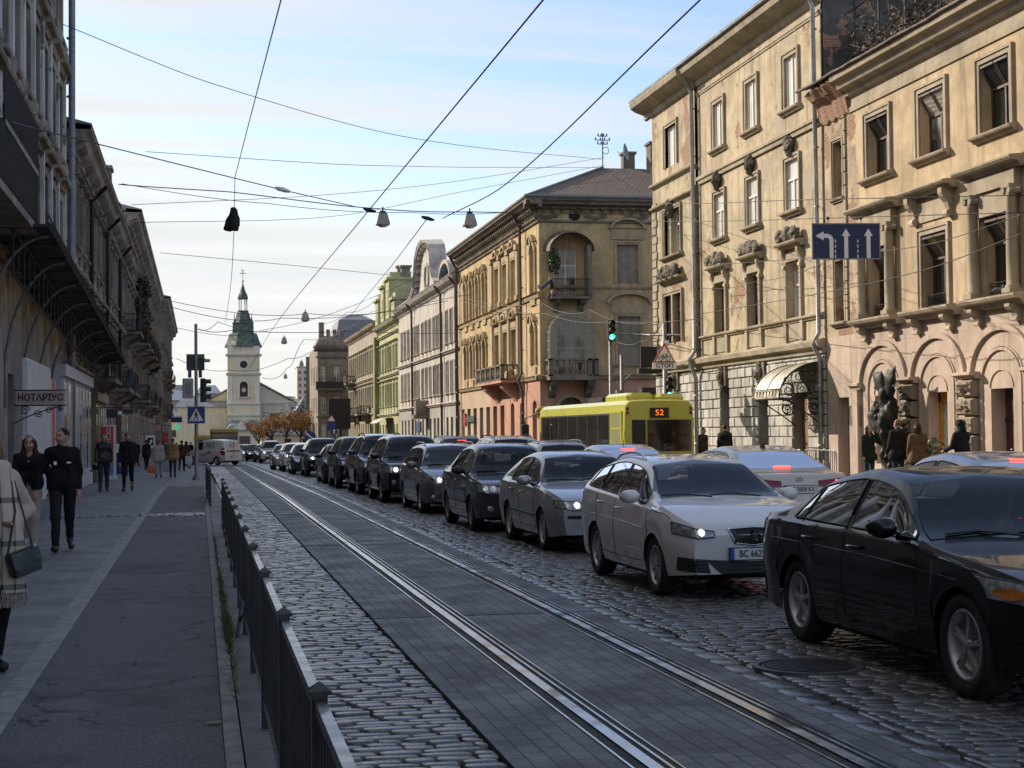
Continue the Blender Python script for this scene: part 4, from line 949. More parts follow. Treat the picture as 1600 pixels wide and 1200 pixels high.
# ---- far houses of the right row
def far_house(name, label, u0, u1, z0, zt, wm, cols, rows, arch=False, frame=M_white, glasses=(M_gc, M_gw, M_gd), ww=.5, tm=M_trim, ground=None, gm=None, roof=None, roofz=2.5, ledges=(), hood=True, depth_=11, pil=()):  # pale curtain panes here also stand in for sky reflected in the glass
    B = Bld(name, label, 'building', (XR, u0, z0), fR(XR), 'houses along the right side')
    H = [(c-ww, c+ww, a, b)+((.45,) if arch else ()) for c in cols for a, b in rows]
    m = B.mb(); wall(m, u0, u1, ground[1] if ground else z0, zt, H, .13); B.part(m, 'wall', wm)
    if ground:
        GHs = [(c-ww*1.1, c+ww*1.1, ground[0]+z0, ground[1]-.9) for c in cols]; m = B.mb(); wall(m, u0, u1, z0-1, ground[1], GHs, .3, .03); B.part(m, 'ground_floor_wall', gm or wm)
        for h in GHs: window(B, *h, .26, 'two', M_brown, M_gd)
    shell(B, wm, XR, XR+depth_, u0, u1, z0-1, zt)
    m = B.mb()
    for c in cols:
        for a, b in rows:
            surround(m, c-ww, c+ww, a, b if not arch else b-.3, .1, .05)
            if hood: shelf(m, c-ww-.3, c+ww+.3, b+.5, .32, .18)
            shelf(m, c-ww-.2, c+ww+.2, a, .2, .14)
            m.box(c-ww, c+ww, -.01, .05, a-.7, a-.2)
    for z in ledges: band(m, u0, u1, z, z+.24, .28)
    for p in pil: m.box(p-.28, p+.28, -.01, .22, ground[1] if ground else z0, zt-.4)
    profile(m, [(-.02, zt-.7), (.1, zt-.65), (.14, zt-.4), (.5, zt-.3), (.62, zt-.12), (.7, zt), (-.02, zt+.1)], u0, u1); B.part(m, 'window_surrounds', tm)
    m = B.mb()
    k = u0+.3
    while k < u1: bracket(m, k, zt-.75, zt-.32, .18, .42); k += .62
    B.part(m, 'cornice_brackets', tm)
    for i, c in enumerate(cols):
        for a, b in rows: window(B, c-ww, c+ww, a, b, .11, 'cross', frame, glasses[RG.randint(0, len(glasses)-1)])
    m = B.mb(lambda a, b, c: (a, b, c)); m.quad((XR-.7, u0, zt+.05), (XR-.7, u1, zt+.05), (XR+5, u1, zt+roofz), (XR+5, u0, zt+roofz)); m.quad((XR+5, u0, zt+roofz), (XR+5, u1, zt+roofz), (XR+depth_, u1, zt), (XR+depth_, u0, zt))
    m.face([m.P(p) for p in ((XR-.7, u0, zt+.05), (XR+5, u0, zt+roofz), (XR+depth_, u0, zt))]); B.part(m, 'roof', roof or M_roofm)
    return B
M_w = plaster('pale_stucco', (.50, .46, .415), var=.22, stain=.45); 
cw = [119.6, 121.9, 124.2, 127.2, 129.2, 131.2, 133.6, 135.9, 138.2, 141, 143, 145.2, 147.8, 150.2, 152.6]
B = far_house('town_house', 'pale grey stuccoed house with a tall curved gable and blue metal roof', 118.05, 155.4, -.45, 13.9, M_w, cw, ((8.9, 11.5), (4.9, 7.4)), ground=(.9, 3.9), gm=plaster('pale_grey_base', (.40, .37, .33), stain=.5), ledges=(3.95, 8.1), hood=False, roofz=4.2, roof=plain('blue_roof_sheet', (.20, .26, .36), .4, .3, var=.15), tm=plaster('stucco_trim', (.46, .42, .37), stain=.4))
m = B.mb(); gab = [(126, 13.6), (126.4, 14.1), (127.6, 14.5), (128.6, 15.4), (129.0, 16.6), (129.8, 17.5), (131.5, 18.1), (134, 18.4), (136.5, 18.1), (138, 17.3), (138.8, 16.0), (139.6, 14.9), (141.5, 14.2), (143.6, 14.0), (143.8, 13.6)]
m.loft([[(u, .14, z) for u, z in gab], [(u, -.7, z) for u, z in gab]], closed=True, cap=True); B.part(m, 'gable', M_w)
m = B.mb(); 
rings = []
for i, (u, z) in enumerate(gab[1:-1]): rings.append([(u, -.75, z-.22), (u, .62, z-.22), (u, .75, z+.05), (u, -.75, z+.12)])
m.loft(rings, closed=True, cap=True)
for i in range(1, len(gab)-2):
    for t in (0, .5):
        u = gab[i][0]*(1-t)+gab[i+1][0]*t; z = gab[i][1]*(1-t)+gab[i+1][1]*t; m.box(u-.12, u+.12, .1, .5, z-.62, z-.22)
arcband(m, 134, 15.2, 1.0, 1.0, .25, .1, .3, 14, 0, 2*pi); B.part(m, 'gable_coping', MATS['stucco_trim'])
m = B.mb(); arcband(m, 122, 13.8, 2.6, 1.3, .3, -.6, .6, 16); B.part(m, 'gable_coping', MATS['stucco_trim'])
for u in (118.3, 126.0, 143.8): pipe_thing(B, [(u, .75, 13.7), (u, .25, 13), (u, .2, 0)], .1, MATS['rust_pipe'])
m = B.mb(); m.box(134.8, 136.6, 0, 1.3, 3.0, 3.35); m.box(135, 136.4, 0, 1.1, 3.35, 4.6); B.part(m, 'entrance_porch', M_trimd)
# green house with two attic towers
M_g = plaster('pale_green_plaster', (.44, .43, .25), var=.2, stain=.4)
B = far_house('town_house', 'pale green house with narrow attic turrets above the cornice', 155.5, 173.5, -.65, 13.4, M_g, [157, 159.4, 162, 164.2, 166.4, 169, 171.6], ((8.4, 10.8), (4.6, 6.9)), ground=(.9, 3.6), ledges=(3.6, 7.7, 12.0), roofz=1.5, tm=plaster('green_trim', (.40, .40, .27), stain=.5))
for u0, u1, zt in ((160.2, 163.2, 17.6), (165.3, 168.0, 17.2), (156, 158.5, 15.2), (170.5, 173.2, 16.2)):
    m = B.mb(); m.box(u0, u1, -2.4, .35, 13.0, zt); m.box(u0+.6, u1-.6, .34, .4, 14.1, zt-1.2); m.box(u0-.2, u1+.2, -2.6, .6, zt, zt+.25); m.box(u0+.3, u1-.3, -2, .2, zt+.25, zt+.8); B.part(m, 'attic_turret', M_g)
for u, zt in ((164, 19.2), (160.8, 18.9)):
    m = B.mb(); m.box(u-.45, u+.45, -1.9, -1, 14, zt); m.box(u-.6, u+.6, -2.05, -.85, zt, zt+.2); B.part(m, 'chimney', M_trimd)
m = B.mb(); m.box(173.0, 174.6, -3, .5, -1, 12.4); B.part(m, 'end_pillar', plaster('olive_plaster', (.24, .25, .11), stain=.3))
m = B.mb(); m.loft([[(u, .0+1.7*t_, 3.35+.5*sin(pi*t_)*.5-.5*t_) for t_ in np.linspace(0, 1, 7)] for u in (160, 167)]); B.part(m, 'entrance_canopy', MATS['awning_metal'])
# grey ornate house
B = far_house('town_house', 'grey-beige ornate house with balconies next to the green house', 174.7, 209, -.8, 14.2, plaster('grey_beige_plaster', (.37, .33, .27), var=.3, stain=.6), [177+k*2.5 for k in range(13)], ((8.9, 11.4), (4.9, 7.2)), ground=(.9, 3.9), ledges=(3.9, 8.0), roofz=2.6, gm=plaster('ochre_base', (.34, .29, .20), stain=.5))
for u0, u1, z in ((182, 188, 3.9), (196, 202, 3.9), (199, 201.6, 8.0)):
    m = B.mb(); m.box(u0, u1, 0, 1.3, z, z+.2); m.box(u0+.3, u0+.7, 0, 1, z-.7, z); m.box(u1-.7, u1-.3, 0, 1, z-.7, z); bl = B.part(m, 'balcony', M_ston); m = B.mb(); balustrade(m, [(u0+.1, .1), (u0+.1, 1.2), (u1-.1, 1.2), (u1-.1, .1)], z+.2, z+1.15); B.part(m, 'balustrade', M_ston, bl)
# ---- end house standing forward with the bay windows
YE = 216; B = Bld('corner_house', 'brown-grey end house with stacked bay balconies and a mansard roof, closing the right row', 'building', (15.9, YE, -1), fY(YE), 'houses along the right side'); fS = fY(YE)
M_e = plaster('brown_grey_plaster', (.27, .235, .19), var=.3, stain=.5); HS = [(16.3, 17.0, a, b) for a, b in ((1.0, 3.3), (4.7, 6.9), (8.8, 11.2))]+[(18.1, 18.9, a, b) for a, b in ((1, 3.3), (4.7, 6.9), (8.8, 11.2))]
m = B.mb(); wall(m, 15.9, 26, -2, 13.6, HS, .25); B.part(m, 'wall', M_e); m = B.mb(lambda u, w, z: (15.9-w, u, z)); HW = [(u, u+1, a, b) for u in (218, 221, 224, 227) for a, b in ((1.0, 3.3), (4.7, 6.9), (8.8, 11.2))]; wall(m, YE, 232, -2, 13.6, HW, .25); B.part(m, 'wall', M_e)
for h in HW: window(B, *h, .2, 'cross', M_white, M_gc, f=lambda u, w, z: (15.9-w, u, z))
m = B.mb(); 
for h in HS: surround(m, *h, .12, .08)
for z in (4.0, 8.0, 12.2): band(m, 15.7, 26, z, z+.3, .3)
profile(m, [(-.02, 13.1), (.2, 13.2), (.6, 13.5), (.7, 13.8), (-.02, 13.9)], 15.4, 26); B.part(m, 'cornice', M_trimd)
for i, h in enumerate(HS): window(B, *h, .2, 'cross', M_white, M_gc)
for z, wd in ((8.0, 2.7), (4.0, 2.6)):
    m = B.mb(); x0 = 15.6 if z > 5 else 17.4; m.box(x0, 19.4, 0, 1.1, z-.2, z); bl = B.part(m, 'balcony', M_ston); m = B.mb(); m.box(x0, 19.4, 1.0, 1.08, z, z+.95); m.box(x0, x0+.08, 0, 1.0, z, z+.95); B.part(m, 'parapet', M_iron2, bl)
m = B.mb(lambda a, b, c: (a, b, c)); m.loft([[(15.6, YE-.4, 13.9), (20.2, YE-.4, 13.9), (20.2, 222, 13.9), (15.6, 222, 13.9)], [(16.4, YE+.8, 15.3), (19.4, YE+.8, 15.3), (19.4, 221, 15.3), (16.4, 221, 15.3)]], closed=True, cap=True); m.box(16.2, 16.9, YE+1, YE+2, 14, 17.2)
for k in range(4): m.box(16.3+k*.9, 16.8+k*.9, YE+.7, YE+1.2, 15.2, 16.2)
B.part(m, 'attic', M_trimd)
m = B.mb(lambda a, b, c: (a, b, c)); m.loft([[(18.4, YE+2, 13.6), (26, YE+2, 13.6), (26, 234, 13.6), (18.4, 234, 13.6)], [(19.2, YE+4, 17.8), (24, YE+4, 17.8), (24, 230, 17.8), (19.2, 230, 17.8)], [(21, YE+7, 18.8), (22.5, YE+7, 18.8), (22.5, 228, 18.8), (21, 228, 18.8)]], closed=True, cap=True); B.part(m, 'mansard_roof', plain('grey_mansard', (.15, .16, .18), .6, .2, var=.2)); 
shell(B, M_e, 15.9, 26, YE, 240, -2, 13.6, skip='WS')
# ================================================================== LEFT ROW
XL = -4.3
M_l1 = plaster('sooty_plaster', (.38, .335, .265), var=.45, stain=.7, peel=(.17, .135, .10), brick=.06); M_lw = plaster('chipped_white_paint', (.58, .57, .54), var=.25, stain=.45, peel=(.2, .18, .15))
M_lt = plaster('sooty_trim', (.30, .265, .22), var=.45, stain=.6)
B = Bld('town_house', 'tall dark flaking house on the left with white pilasters and a mesh canopy below', 'building', (XL, 40, .05), fL(XL), 'houses along the left side')
us = [33.4+2.35*k for k in range(8)]
rows = ((6.7, 9.0), (10.2, 12.6), (13.9, 16))
H = [(u-.6, u+.6, a, b) for u in us for a, b in rows]
m = B.mb(); wall(m, -30, 52.6, 4.3, 17.5, H, .3); B.part(m, 'wall', M_l1)
GH = [(34, 35.4, .1, 3.4), (37.4, 38.6, .1, 3.2)]
m = B.mb(); wall(m, -30, 52.6, 0, 4.3, GH, .3, .0); B.part(m, 'ground_floor_wall', plaster('dark_base_plaster', (.30, .29, .275), var=.35, stain=.5)); shell(B, M_l1, XL-14, XL, -30, 52.6, 0, 17.5, skip='E')
m = B.mb()
for u in us:
    for a, b in rows: m.box(u-.75, u-.6, -.01, .14, a, b); m.box(u+.6, u+.75, -.01, .14, a, b); m.box(u-.75, u+.75, -.01, .14, b, b+.25); shelf(m, u-.9, u+.9, b+.62, .42, .26); bracket(m, u-.68, b+.0, b+.4, .16, .24); bracket(m, u+.68, b, b+.4, .16, .24); shelf(m, u-.85, u+.85, a, .3, .2)
for z in (5.6, 9.55, 13.2): band(m, 30, 52.6, z, z+.3, .26)
profile(m, [(-.02, 16.7), (.2, 16.8), (.7, 17.2), (.9, 17.5), (-.02, 17.6)], 30, 52.6); B.part(m, 'window_surrounds', M_lt)
for u in us:
    for z0, z1 in ((5.9, 9.5), (9.9, 13.1)): m = B.mb(); m.box(u+1.0, u+1.32, -.01, .2, z0, z1); B.part(m, 'pilaster', M_lw)
rr = random.Random(12)
for u in us:
    for a, b in rows[:2]:
        m = B.mb()
        for k in (-.4, -.15, .15, .4): lump(m, (u+k, .16, a-.45+rr.uniform(-.12, .12)), .22, rr, (1, .7, 1.2))
        B.part(m, 'carved_apron', M_lt); m = B.mb(); lump(m, (u, .2, b+.9), .26, rr, (1, .7, 1.1)); B.part(m, 'carved_head', M_lt)
for h in H: window(B, *h, .24, 'cross', M_brown, M_gd)
for h in GH: window(B, *h, .24, 'two', M_lead, M_gd)
pipe_thing(B, [(52.2, .5, 17.2), (52.2, .3, 16), (52.2, .28, 8), (52.2, .28, 4.5), (52.2, .26, .3)], .11, plain('blue_grey_pipe', (.20, .22, .25), .5, .3, var=.2))
# long balcony with mesh rail
m = B.mb(); m.box(20, 33.2, 0, 1.1, 5.85, 6.0); bl = B.part(m, 'balcony', M_lt); m = B.mb(); railing(m, [(20, 1.08), (33.1, 1.08), (33.1, 0)], 6.0, 7.0, .07, .014); B.part(m, 'railing', M_iron2, bl)
m = B.mb(); railing(m, [(30, .8), (36, .8), (36, 0)], 7.6, 8.6, .1, .02); m.box(30, 36, 0, .82, 7.5, 7.62); B.part(m, 'balcony', M_iron2)
# white corrugated shop panels, red panel, grey shop front
def shopfront(label, u0, u1, wm, w, zt, kind):
    t_ = thing('shopfront', label, 'shopfront', (XL, u0, .05)); off = (XL, u0, .05); m = MB(fL(XL), off); m.box(u0, u1, .005, w, .0, zt)
    if kind == 'ribs':
        k = u0
        while k < u1-.1: m.box(k, k+.07, w, w+.035, .25, zt-.05); k += .16
        m.box(u0-.02, u1+.02, w, w+.05, 0, .25)
    else:
        k = u0+.3
        while k < u1-1:
            m.box(k-.12, k, w, w+.06, .1, zt-.3); k += 1.55
        m.box(u0, u1, w, w+.14, zt-.35, zt); m.box(u0, u1, w, w+.1, .0, .42)
    m.build('facing', wm, t_)
    if kind != 'ribs':
        k = u0+.3; i = 0
        while k < u1-1:
            g = MB(fL(XL), off); g.box(k+.08, k+1.3, w+.003, w+.035, .5, zt-.5); p = g.build('shop_window', M_white, t_); g = MB(fL(XL), off); g.quad((k+.16, w+.04, .58), (k+1.22, w+.04, .58), (k+1.22, w+.04, zt-.58), (k+.16, w+.04, zt-.58)); g.build('pane', [M_gd, M_gc][i % 2], p); k += 1.55; i += 1
    return t_
M_ribw = plain('white_cladding', (.66, .67, .67), .5, var=.12, scale=3); M_greyp = plain('pale_grey_paint', (.46, .48, .51), .55, var=.12)
shopfront('white ribbed metal shop cladding under the canopy on the left', 40.3, 46.6, M_ribw, .1, 3.7, 'ribs')
shopfront('grey painted shop front with tall windows behind the walking couple', 48.2, 60.5, M_greyp, .28, 3.9, 'glass')
shopfront('olive framed shop front past the grey one on the left pavement', 63.5, 71, plain('olive_paint', (.17, .16, .085), .6), .25, 3.5, 'glass')
shopfront('brown shop front with an arched awning farther down the left pavement', 84, 92, plain('brown_paint', (.16, .075, .055), .6), .25, 3.4, 'glass')
rb = thing('shop_banner', 'plain red upright panel between the white cladding and the grey shop front', 'banner', (XL, 47, .3)); m = MB(fL(XL), (XL, 47, .3)); m.box(46.75, 47.9, .01, .12, .6, 3.4); m.build('panel', plain('red_banner', (.50, .055, .03), .5), rb); m = MB(fL(XL), (XL, 47, .3)); m.tube([(46.75, .12, .6), (47.9, .12, .6), (47.9, .12, 3.4), (46.75, .12, 3.4), (46.75, .12, .6)], .02, 4); m.build('frame', M_white, rb)
# graffiti wall plinth
m = MB(fL(XL), (XL, 30, 0)); m.box(30, 40.2, .005, .12, .05, .55); o = m.build('plinth', M_kerb, B.root); o.location = (0, -10, -.05)
# the mesh canopy
cp = thing('street_canopy', 'long dark mesh canopy on curved iron arms over the left pavement', 'canopy', (XL, 32, 5)); off = (XL, 32, 5); 
def cz(u): return 5.9-(u-32)*.039
M_mesh = plain('dark_mesh_panel', (.035, .033, .031), .7, var=.5, scale=1.5); M_armg = plain('grey_arm_paint', (.16, .16, .16), .5, .2, var=.2)
m = MB(fL(XL), off)
for i in range(16):
    a, b = 32+2*i, 32+2*i+1.96
    for w0, w1 in ((0.02, .66), (.7, 1.36)):
        m.loft([[(a, w0, cz(a)), (a, w1, cz(a)), (a, w1, cz(a)+.03), (a, w0, cz(a)+.03)], [(b, w0, cz(b)), (b, w1, cz(b)), (b, w1, cz(b)+.03), (b, w0, cz(b)+.03)]], closed=True, cap=True)
m.build('panels', M_mesh, cp)
m = MB(fL(XL), off)
def rail_(w, dz, r): m.tube([(32, w, cz(32)+dz), (64, w, cz(64)+dz)], r, 4)
rail_(1.4, .02, .06); rail_(.02, .02, .05); rail_(.7, -.06, .04)
for i in range(17): u = 32+2*i; m.tube([(u, 0, cz(u)-.03), (u, 1.4, cz(u)-.03)], .035, 4)
rail_(1.38, .22, .02)
for i in range(33): u = 32+i; m.tube([(u, 1.38, cz(u)), (u, 1.38, cz(u)+.22)], .012, 4)
m.build('frame', M_iron2, cp)
m = MB(fL(XL), off)
rail_(.72, -1.0, .035)
for i in range(33): u = 32+i; m.tube([(u, .72, cz(u)-1), (u, .72, cz(u)-.06)], .018, 4)
m.build('inner_lattice', M_iron2, cp)
for i in range(9):
    u = 33+i*3.7; m = MB(fL(XL), off); z0 = 2.9 if i else 3.2; pts = []
    for k in range(10): a = pi/2*k/9; pts.append((u, 1.3*(1-cos(a)), z0+(cz(u)-.05-z0)*sin(a)))
    m.tube(pts, .04, 5); m.box(u-.05, u+.05, 0, .06, z0-.5, z0+.2); m.build('arm', M_armg, cp)
# second and third left houses
def left_house(label, u0, u1, zt, wm, X=XL, corn=.75, rows=((4.6, 6.9), (8.4, 10.6)), step=2.6, top=None, parts=True, ww=.55, parapet=0):
    B = Bld('town_house', label, 'building', (X, u0, G(u0)), fL(X), 'houses along the left side')
    us = []; u = u0+1.4
    while u < u1-1: us.append(u); u += step
    H = [(u-ww, u+ww, a, b) for u in us for a, b in rows]; GH = [(u-ww, u+ww, G(u)+.3, 3.0) for u in us[::1]]
    m = B.mb(); wall(m, u0, u1, 3.9, zt, H, .28); B.part(m, 'wall', wm); m = B.mb(); wall(m, u0, u1, -1.5, 3.9, GH, .28, .02); B.part(m, 'ground_floor_wall', M_lt); shell(B, wm, X-14, X, u0, u1, -1.5, zt, skip='E')
    m = B.mb()
    for u in us:
        for a, b in rows: surround(m, u-ww, u+ww, a, b, .13, .1); shelf(m, u-ww-.3, u+ww+.3, b+.55, .36, .24); shelf(m, u-ww-.2, u+ww+.2, a, .24, .18); m.box(u-ww, u+ww, -.01, .08, a-.7, a-.2)
    for z in (3.9,)+tuple(r[0]-1.1 for r in rows[1:]): band(m, u0, u1, z, z+.3, .3)
    profile(m, [(-.02, zt-1.0), (.15, zt-.95), (.18, zt-.6), (corn*.7, zt-.45), (corn*.8, zt-.2), (corn, zt-.1), (corn, zt+.05), (-.02, zt+.15)], u0, u1)
    u = u0+.3
    while u < u1: bracket(m, u, zt-1.05, zt-.48, .22, corn*.75); u += .75
    if parapet: m.box(u0, u0+3, -.6, -.1, zt, zt+parapet)
    B.part(m, 'window_surrounds', M_lt)
    for h in H: window(B, *h, .22, 'cross', M_white if RG.random() < .5 else M_brown, M_gd)
    for h in GH: window(B, *h, .22, 'plain', M_lead, M_gd)
    m = B.mb(lambda a, b, c: (a, b, c)); m.quad((X+corn+.02, u0, zt+.1), (X+corn+.02, u1, zt+.1), (X-6, u1, zt+1.8), (X-6, u0, zt+1.8)); m.quad((X-6, u0, zt+1.8), (X-6, u1, zt+1.8), (X-14, u1, zt), (X-14, u0, zt)); m.face([m.P(p) for p in ((X+corn, u0, zt+.1), (X-6, u0, zt+1.8), (X-14, u0, zt), (X+corn, u0, zt-.1))]); B.part(m, 'roof', M_roofm)
    return B
def left_balcony(B, u0, u1, z, w=1.1, X=XL, solid=False):
    m = B.mb(); m.box(u0, u1, 0, w, z-.16, z); bracket(m, u0+.3, z-.75, z-.16, .25, w*.8); bracket(m, u1-.3, z-.75, z-.16, .25, w*.8); bl = B.part(m, 'balcony', M_trimd); m = B.mb(); railing(m, [(u0+.04, 0), (u0+.04, w-.05), (u1-.04, w-.05), (u1-.04, 0)], z, z+1, .11, .014, .1); B.part(m, 'railing', M_iron2, bl)
M_l2 = plaster('dull_pink_plaster', (.38, .27, .215), var=.35, stain=.6); M_l3 = plaster('dull_ochre_plaster', (.39, .34, .25), var=.35, stain=.6)
B = left_house('dull pink left house with a heavy dark bracketed cornice beyond the blue-grey drainpipe', 52.8, 72.5, 11.9, M_l2, corn=.85); pipe_thing(B, [(62.4, .8, 11.4), (62.4, .25, 10.8), (62.4, .22, 4)], .08, M_iron2)
left_balcony(B, 63, 67.5, 4.0)
B = left_house('dull ochre left house between the pink house and the ivy-grown block', 72.6, 97, 12.2, M_l3, corn=.8); left_balcony(B, 76, 80, 4.0); left_balcony(B, 83, 88, 4.0); left_balcony(B, 90, 95, 7.6); pipe_thing(B, [(84.6, .8, 11.7), (84.6, .25, 11), (84.6, .22, 4)], .08, M_iron2); pipe_thing(B, [(72.9, .8, 11.6), (72.9, .25, 11), (72.9, .22, 4)], .08, M_iron2)
B = left_house('tall sooty left block with ivy and rows of small iron balconies', 97.2, 160, 15.4, M_l3, corn=.9, rows=((4.6, 6.9), (8.4, 10.6), (12, 14)), step=3.3)
for u0, u1, z in ((101, 105, 4), (101, 105, 7.6), (108, 112, 7.6), (118, 124, 4), (118, 123, 7.6), (130, 136, 7.6), (132, 138, 4)): left_balcony(B, u0, u1, z, 1.2)
m = B.mb(); m.box(99, 100.4, -2, -1, 15, 18.2); m.box(98.8, 100.6, -2.1, -.9, 18.2, 18.4); B.part(m, 'chimney', M_trimd); m = B.mb(); m.box(128, 131, -1.4, .2, 15.4, 17.2); m.box(127.8, 131.2, -1.5, .3, 17.2, 17.5); B.part(m, 'parapet', M_trimd)
B = left_house('farthest left corner house with a dark overhanging eave', 160.2, 214, 15.6, plaster('dark_ochre_plaster', (.33, .28, .21), var=.35, stain=.6), X=-3.7, corn=.9, rows=((4.6, 6.9), (8.4, 10.6), (12, 14)), step=3.6)
for u0, u1, z in ((164, 172, 7.6), (164, 172, 4), (180, 188, 7.6)): left_balcony(B, u0, u1, z, 1.0)
def ivy(label, X, u, z0, z1, r, n, c, seed):
    t_ = thing('climbing_plant', label, 'plant', (X, u, z0)); off = (X, u, z0); rr = random.Random(seed); m = MB(off=off); s_ = MB(off=off)
    for k in range(9):
        p = [X+.05, u+rr.uniform(-1, 1), z0]; pts = [tuple(p)]
        while p[2] < z1*rr.uniform(.8, 1): p = [X+rr.uniform(.05, .5), p[1]+rr.gauss(0, .25), p[2]+rr.uniform(.3, .6)]; pts.append(tuple(p))
        if len(pts) > 1: s_.tube(pts, .03, 4)
    for k in range(26):
        z = z0+(z1-z0)*rr.random(); leafcloud(m, (X+.35+rr.uniform(-.1, .4), u+rr.gauss(0, r*.55), z), (.4, .7, .55), n, .15, rr)
    m.build('foliage', plain('ivy_'+str(seed), c, .7, var=.5), t_); s_.build('stems', M_brown, t_)
ivy('brown-green climbing plant on the front of the tall sooty left block', XL, 110, 7.8, 13.4, 2.2, 90, (.065, .06, .03), 3)
ivy('dark green creeper hanging over a balcony of the farthest left houses', XL, 134, 7.4, 9.4, 2.6, 60, (.035, .05, .02), 4)
# ================================================================== CHURCH AND FAR BACKGROUND
def text_part(s, size, mat, parent, loc, rot, name='lettering', ext=.004, align='CENTER', sx=1., bold=0.):
    c = bpy.data.curves.new('t', 'FONT'); c.body = s; c.size = size; c.extrude = ext; c.align_x = align; c.align_y = 'CENTER'; c.offset = bold; c.resolution_u = 3
    o = bpy.data.objects.new('t', c); COL.objects.link(o); me = bpy.data.meshes.new_from_object(o); bpy.data.objects.remove(o); bpy.data.curves.remove(c)
    me.materials.clear(); me.materials.append(mat); r = bpy.data.objects.new(name, me); COL.objects.link(r); r.parent = parent; r.location = loc; r.rotation_euler = rot; r.scale = (sx, 1, 1); return r
RYF = (rad(90), 0, 0)                        # text that faces -Y
I3 = lambda a, b, c: (a, b, c)
YK = 300.; ch = (8.2, YK, -1.5)
M_ch = plaster('cream_church_plaster', (.66, .58, .43), var=.1, stain=.22); M_cw = plaster('church_white', (.66, .63, .56), var=.08, stain=.2)
M_cu = plain('verdigris_copper', (.075, .10, .082), .6, .2, var=.5, scale=1.2); M_cu2 = plain('grey_church_roof', (.20, .22, .24), .5, .3, var=.25, scale=.6)
B = Bld('church', 'cream baroque church with a green copper spire closing the street', 'church', ch, fY(YK))
m = B.mb(); x0, x1 = 5.2, 11.2
wall(m, x0, x1, -2, 18.6, [(7.45, 8.95, 9.0, 11.9, 1.)], .6); B.part(m, 'tower', M_ch)
m = B.mb(I3); m.box(x0, x1, YK+.7, YK+6.2, -2, 18.55); m.quad((x1, YK, -2), (x1, YK+.7, -2), (x1, YK+.7, 18.6), (x1, YK, 18.6)); m.quad((x0, YK, -2), (x0, YK+.7, -2), (x0, YK+.7, 18.6), (x0, YK, 18.6)); B.part(m, 'tower_body', M_ch)
m = B.mb()
for z0, z1, w in ((16.6, 17.1, .5), (13.0, 13.5, .4), (7.4, 7.8, .3), (5.2, 5.7, .35)): profile(m, [(-.02, z0), (w*.6, z0+.1), (w, z1-.1), (w, z1), (-.02, z1)], x0-w*.7, x1+w*.7)
for xx in (x0+.5, x1-.5):
    m.box(xx-.38, xx+.38, -.01, .16, 7.8, 13); m.box(xx-.3, xx+.3, -.01, .1, 17.1, 18.6)
m.box(7.9, 8.5, -.01, .1, 17.1, 18.6)
arcband(m, 8.2, 11.15, .75, .75, .3, -.01, .16, 16); m.box(7.15, 7.45, -.01, .16, 9, 11.15); m.box(8.95, 9.25, -.01, .16, 9, 11.15); shelf(m, 7, 9.4, 8.95, .4, .3)
arcband(m, 8.2, 15.1, .72, .72, .38, -.01, .16, 22, 0, 2*pi); B.part(m, 'mouldings', M_cw)
m = B.mb(); m.face([m.P((8.2+.74*cos(a), .02, 15.1+.74*sin(a))) for a in np.linspace(0, 2*pi, 25)[:-1]]); m.box(8.15, 8.25, .02, .04, 15.1, 15.6); B.part(m, 'round_window', plain('dark_opening', (.016, .016, .018), .6))
m = B.mb(); m.quad((7.4, -.55, 9), (9, -.55, 9), (9, -.55, 11.95), (7.4, -.55, 11.95)); bw = B.part(m, 'bell_window', plain('brown_louvre', (.07, .035, .025), .7)); 
m = B.mb(); m.face([m.P((8.2+.42*cos(a), -.4, 10.3+.42*sin(a))) for a in np.linspace(0, 2*pi, 19)[:-1]]); B.part(m, 'clock_face', M_cw, bw); m = B.mb(); m.box(8.16, 8.24, -.4, -.37, 10.3, 10.65); m.box(8.2, 8.45, -.4, -.37, 10.26, 10.34); B.part(m, 'clock_hands', M_iron2, bw)
def oct_(mb, prof, c, n=8, rot=pi/8): mb.loft([[(c[0]+r*cos(rot+2*pi*k/n)*1.08, c[1]+r*sin(rot+2*pi*k/n)*1.08, z) for k in range(n)] for r, z in prof], closed=True, cap=True)
c = (8.2, YK+3, 0)
m = B.mb(I3); oct_(m, [(3.5, 18.5), (3.45, 18.75), (3.05, 19.6), (2.75, 20.5), (2.6, 21.0), (2.0, 21.2), (1.95, 21.25)], c); oct_(m, [(2.0, 21.2), (1.95, 23.0), (2.05, 23.15), (1.6, 23.5), (1.35, 24.2), (1.15, 25.0), (.95, 25.4), (1.1, 25.5)], c, 8)
for sx in (-1, 1):
    for sy in (-1, 1): m.lathe([(.28, 23.0), (.22, 23.4), (.05, 24.0), (.02, 25.0)], (c[0]+sx*1.6, c[1]+sy*1.6, 0), 8)
B.part(m, 'spire', M_cu); m = B.mb(I3); oct_(m, [(.92, 27.7), (.98, 27.9), (.85, 28.4), (.5, 29.2), (.3, 29.9), (.1, 30.6), (.05, 31.4)], c); B.part(m, 'lantern_cap', M_cu)
m = B.mb(I3)
for k in range(6): a = 2*pi*k/6; m.tube([(c[0]+.72*cos(a), c[1]+.72*sin(a), 25.4), (c[0]+.72*cos(a), c[1]+.72*sin(a), 27.8)], .13, 6)
B.part(m, 'lantern', M_cw)
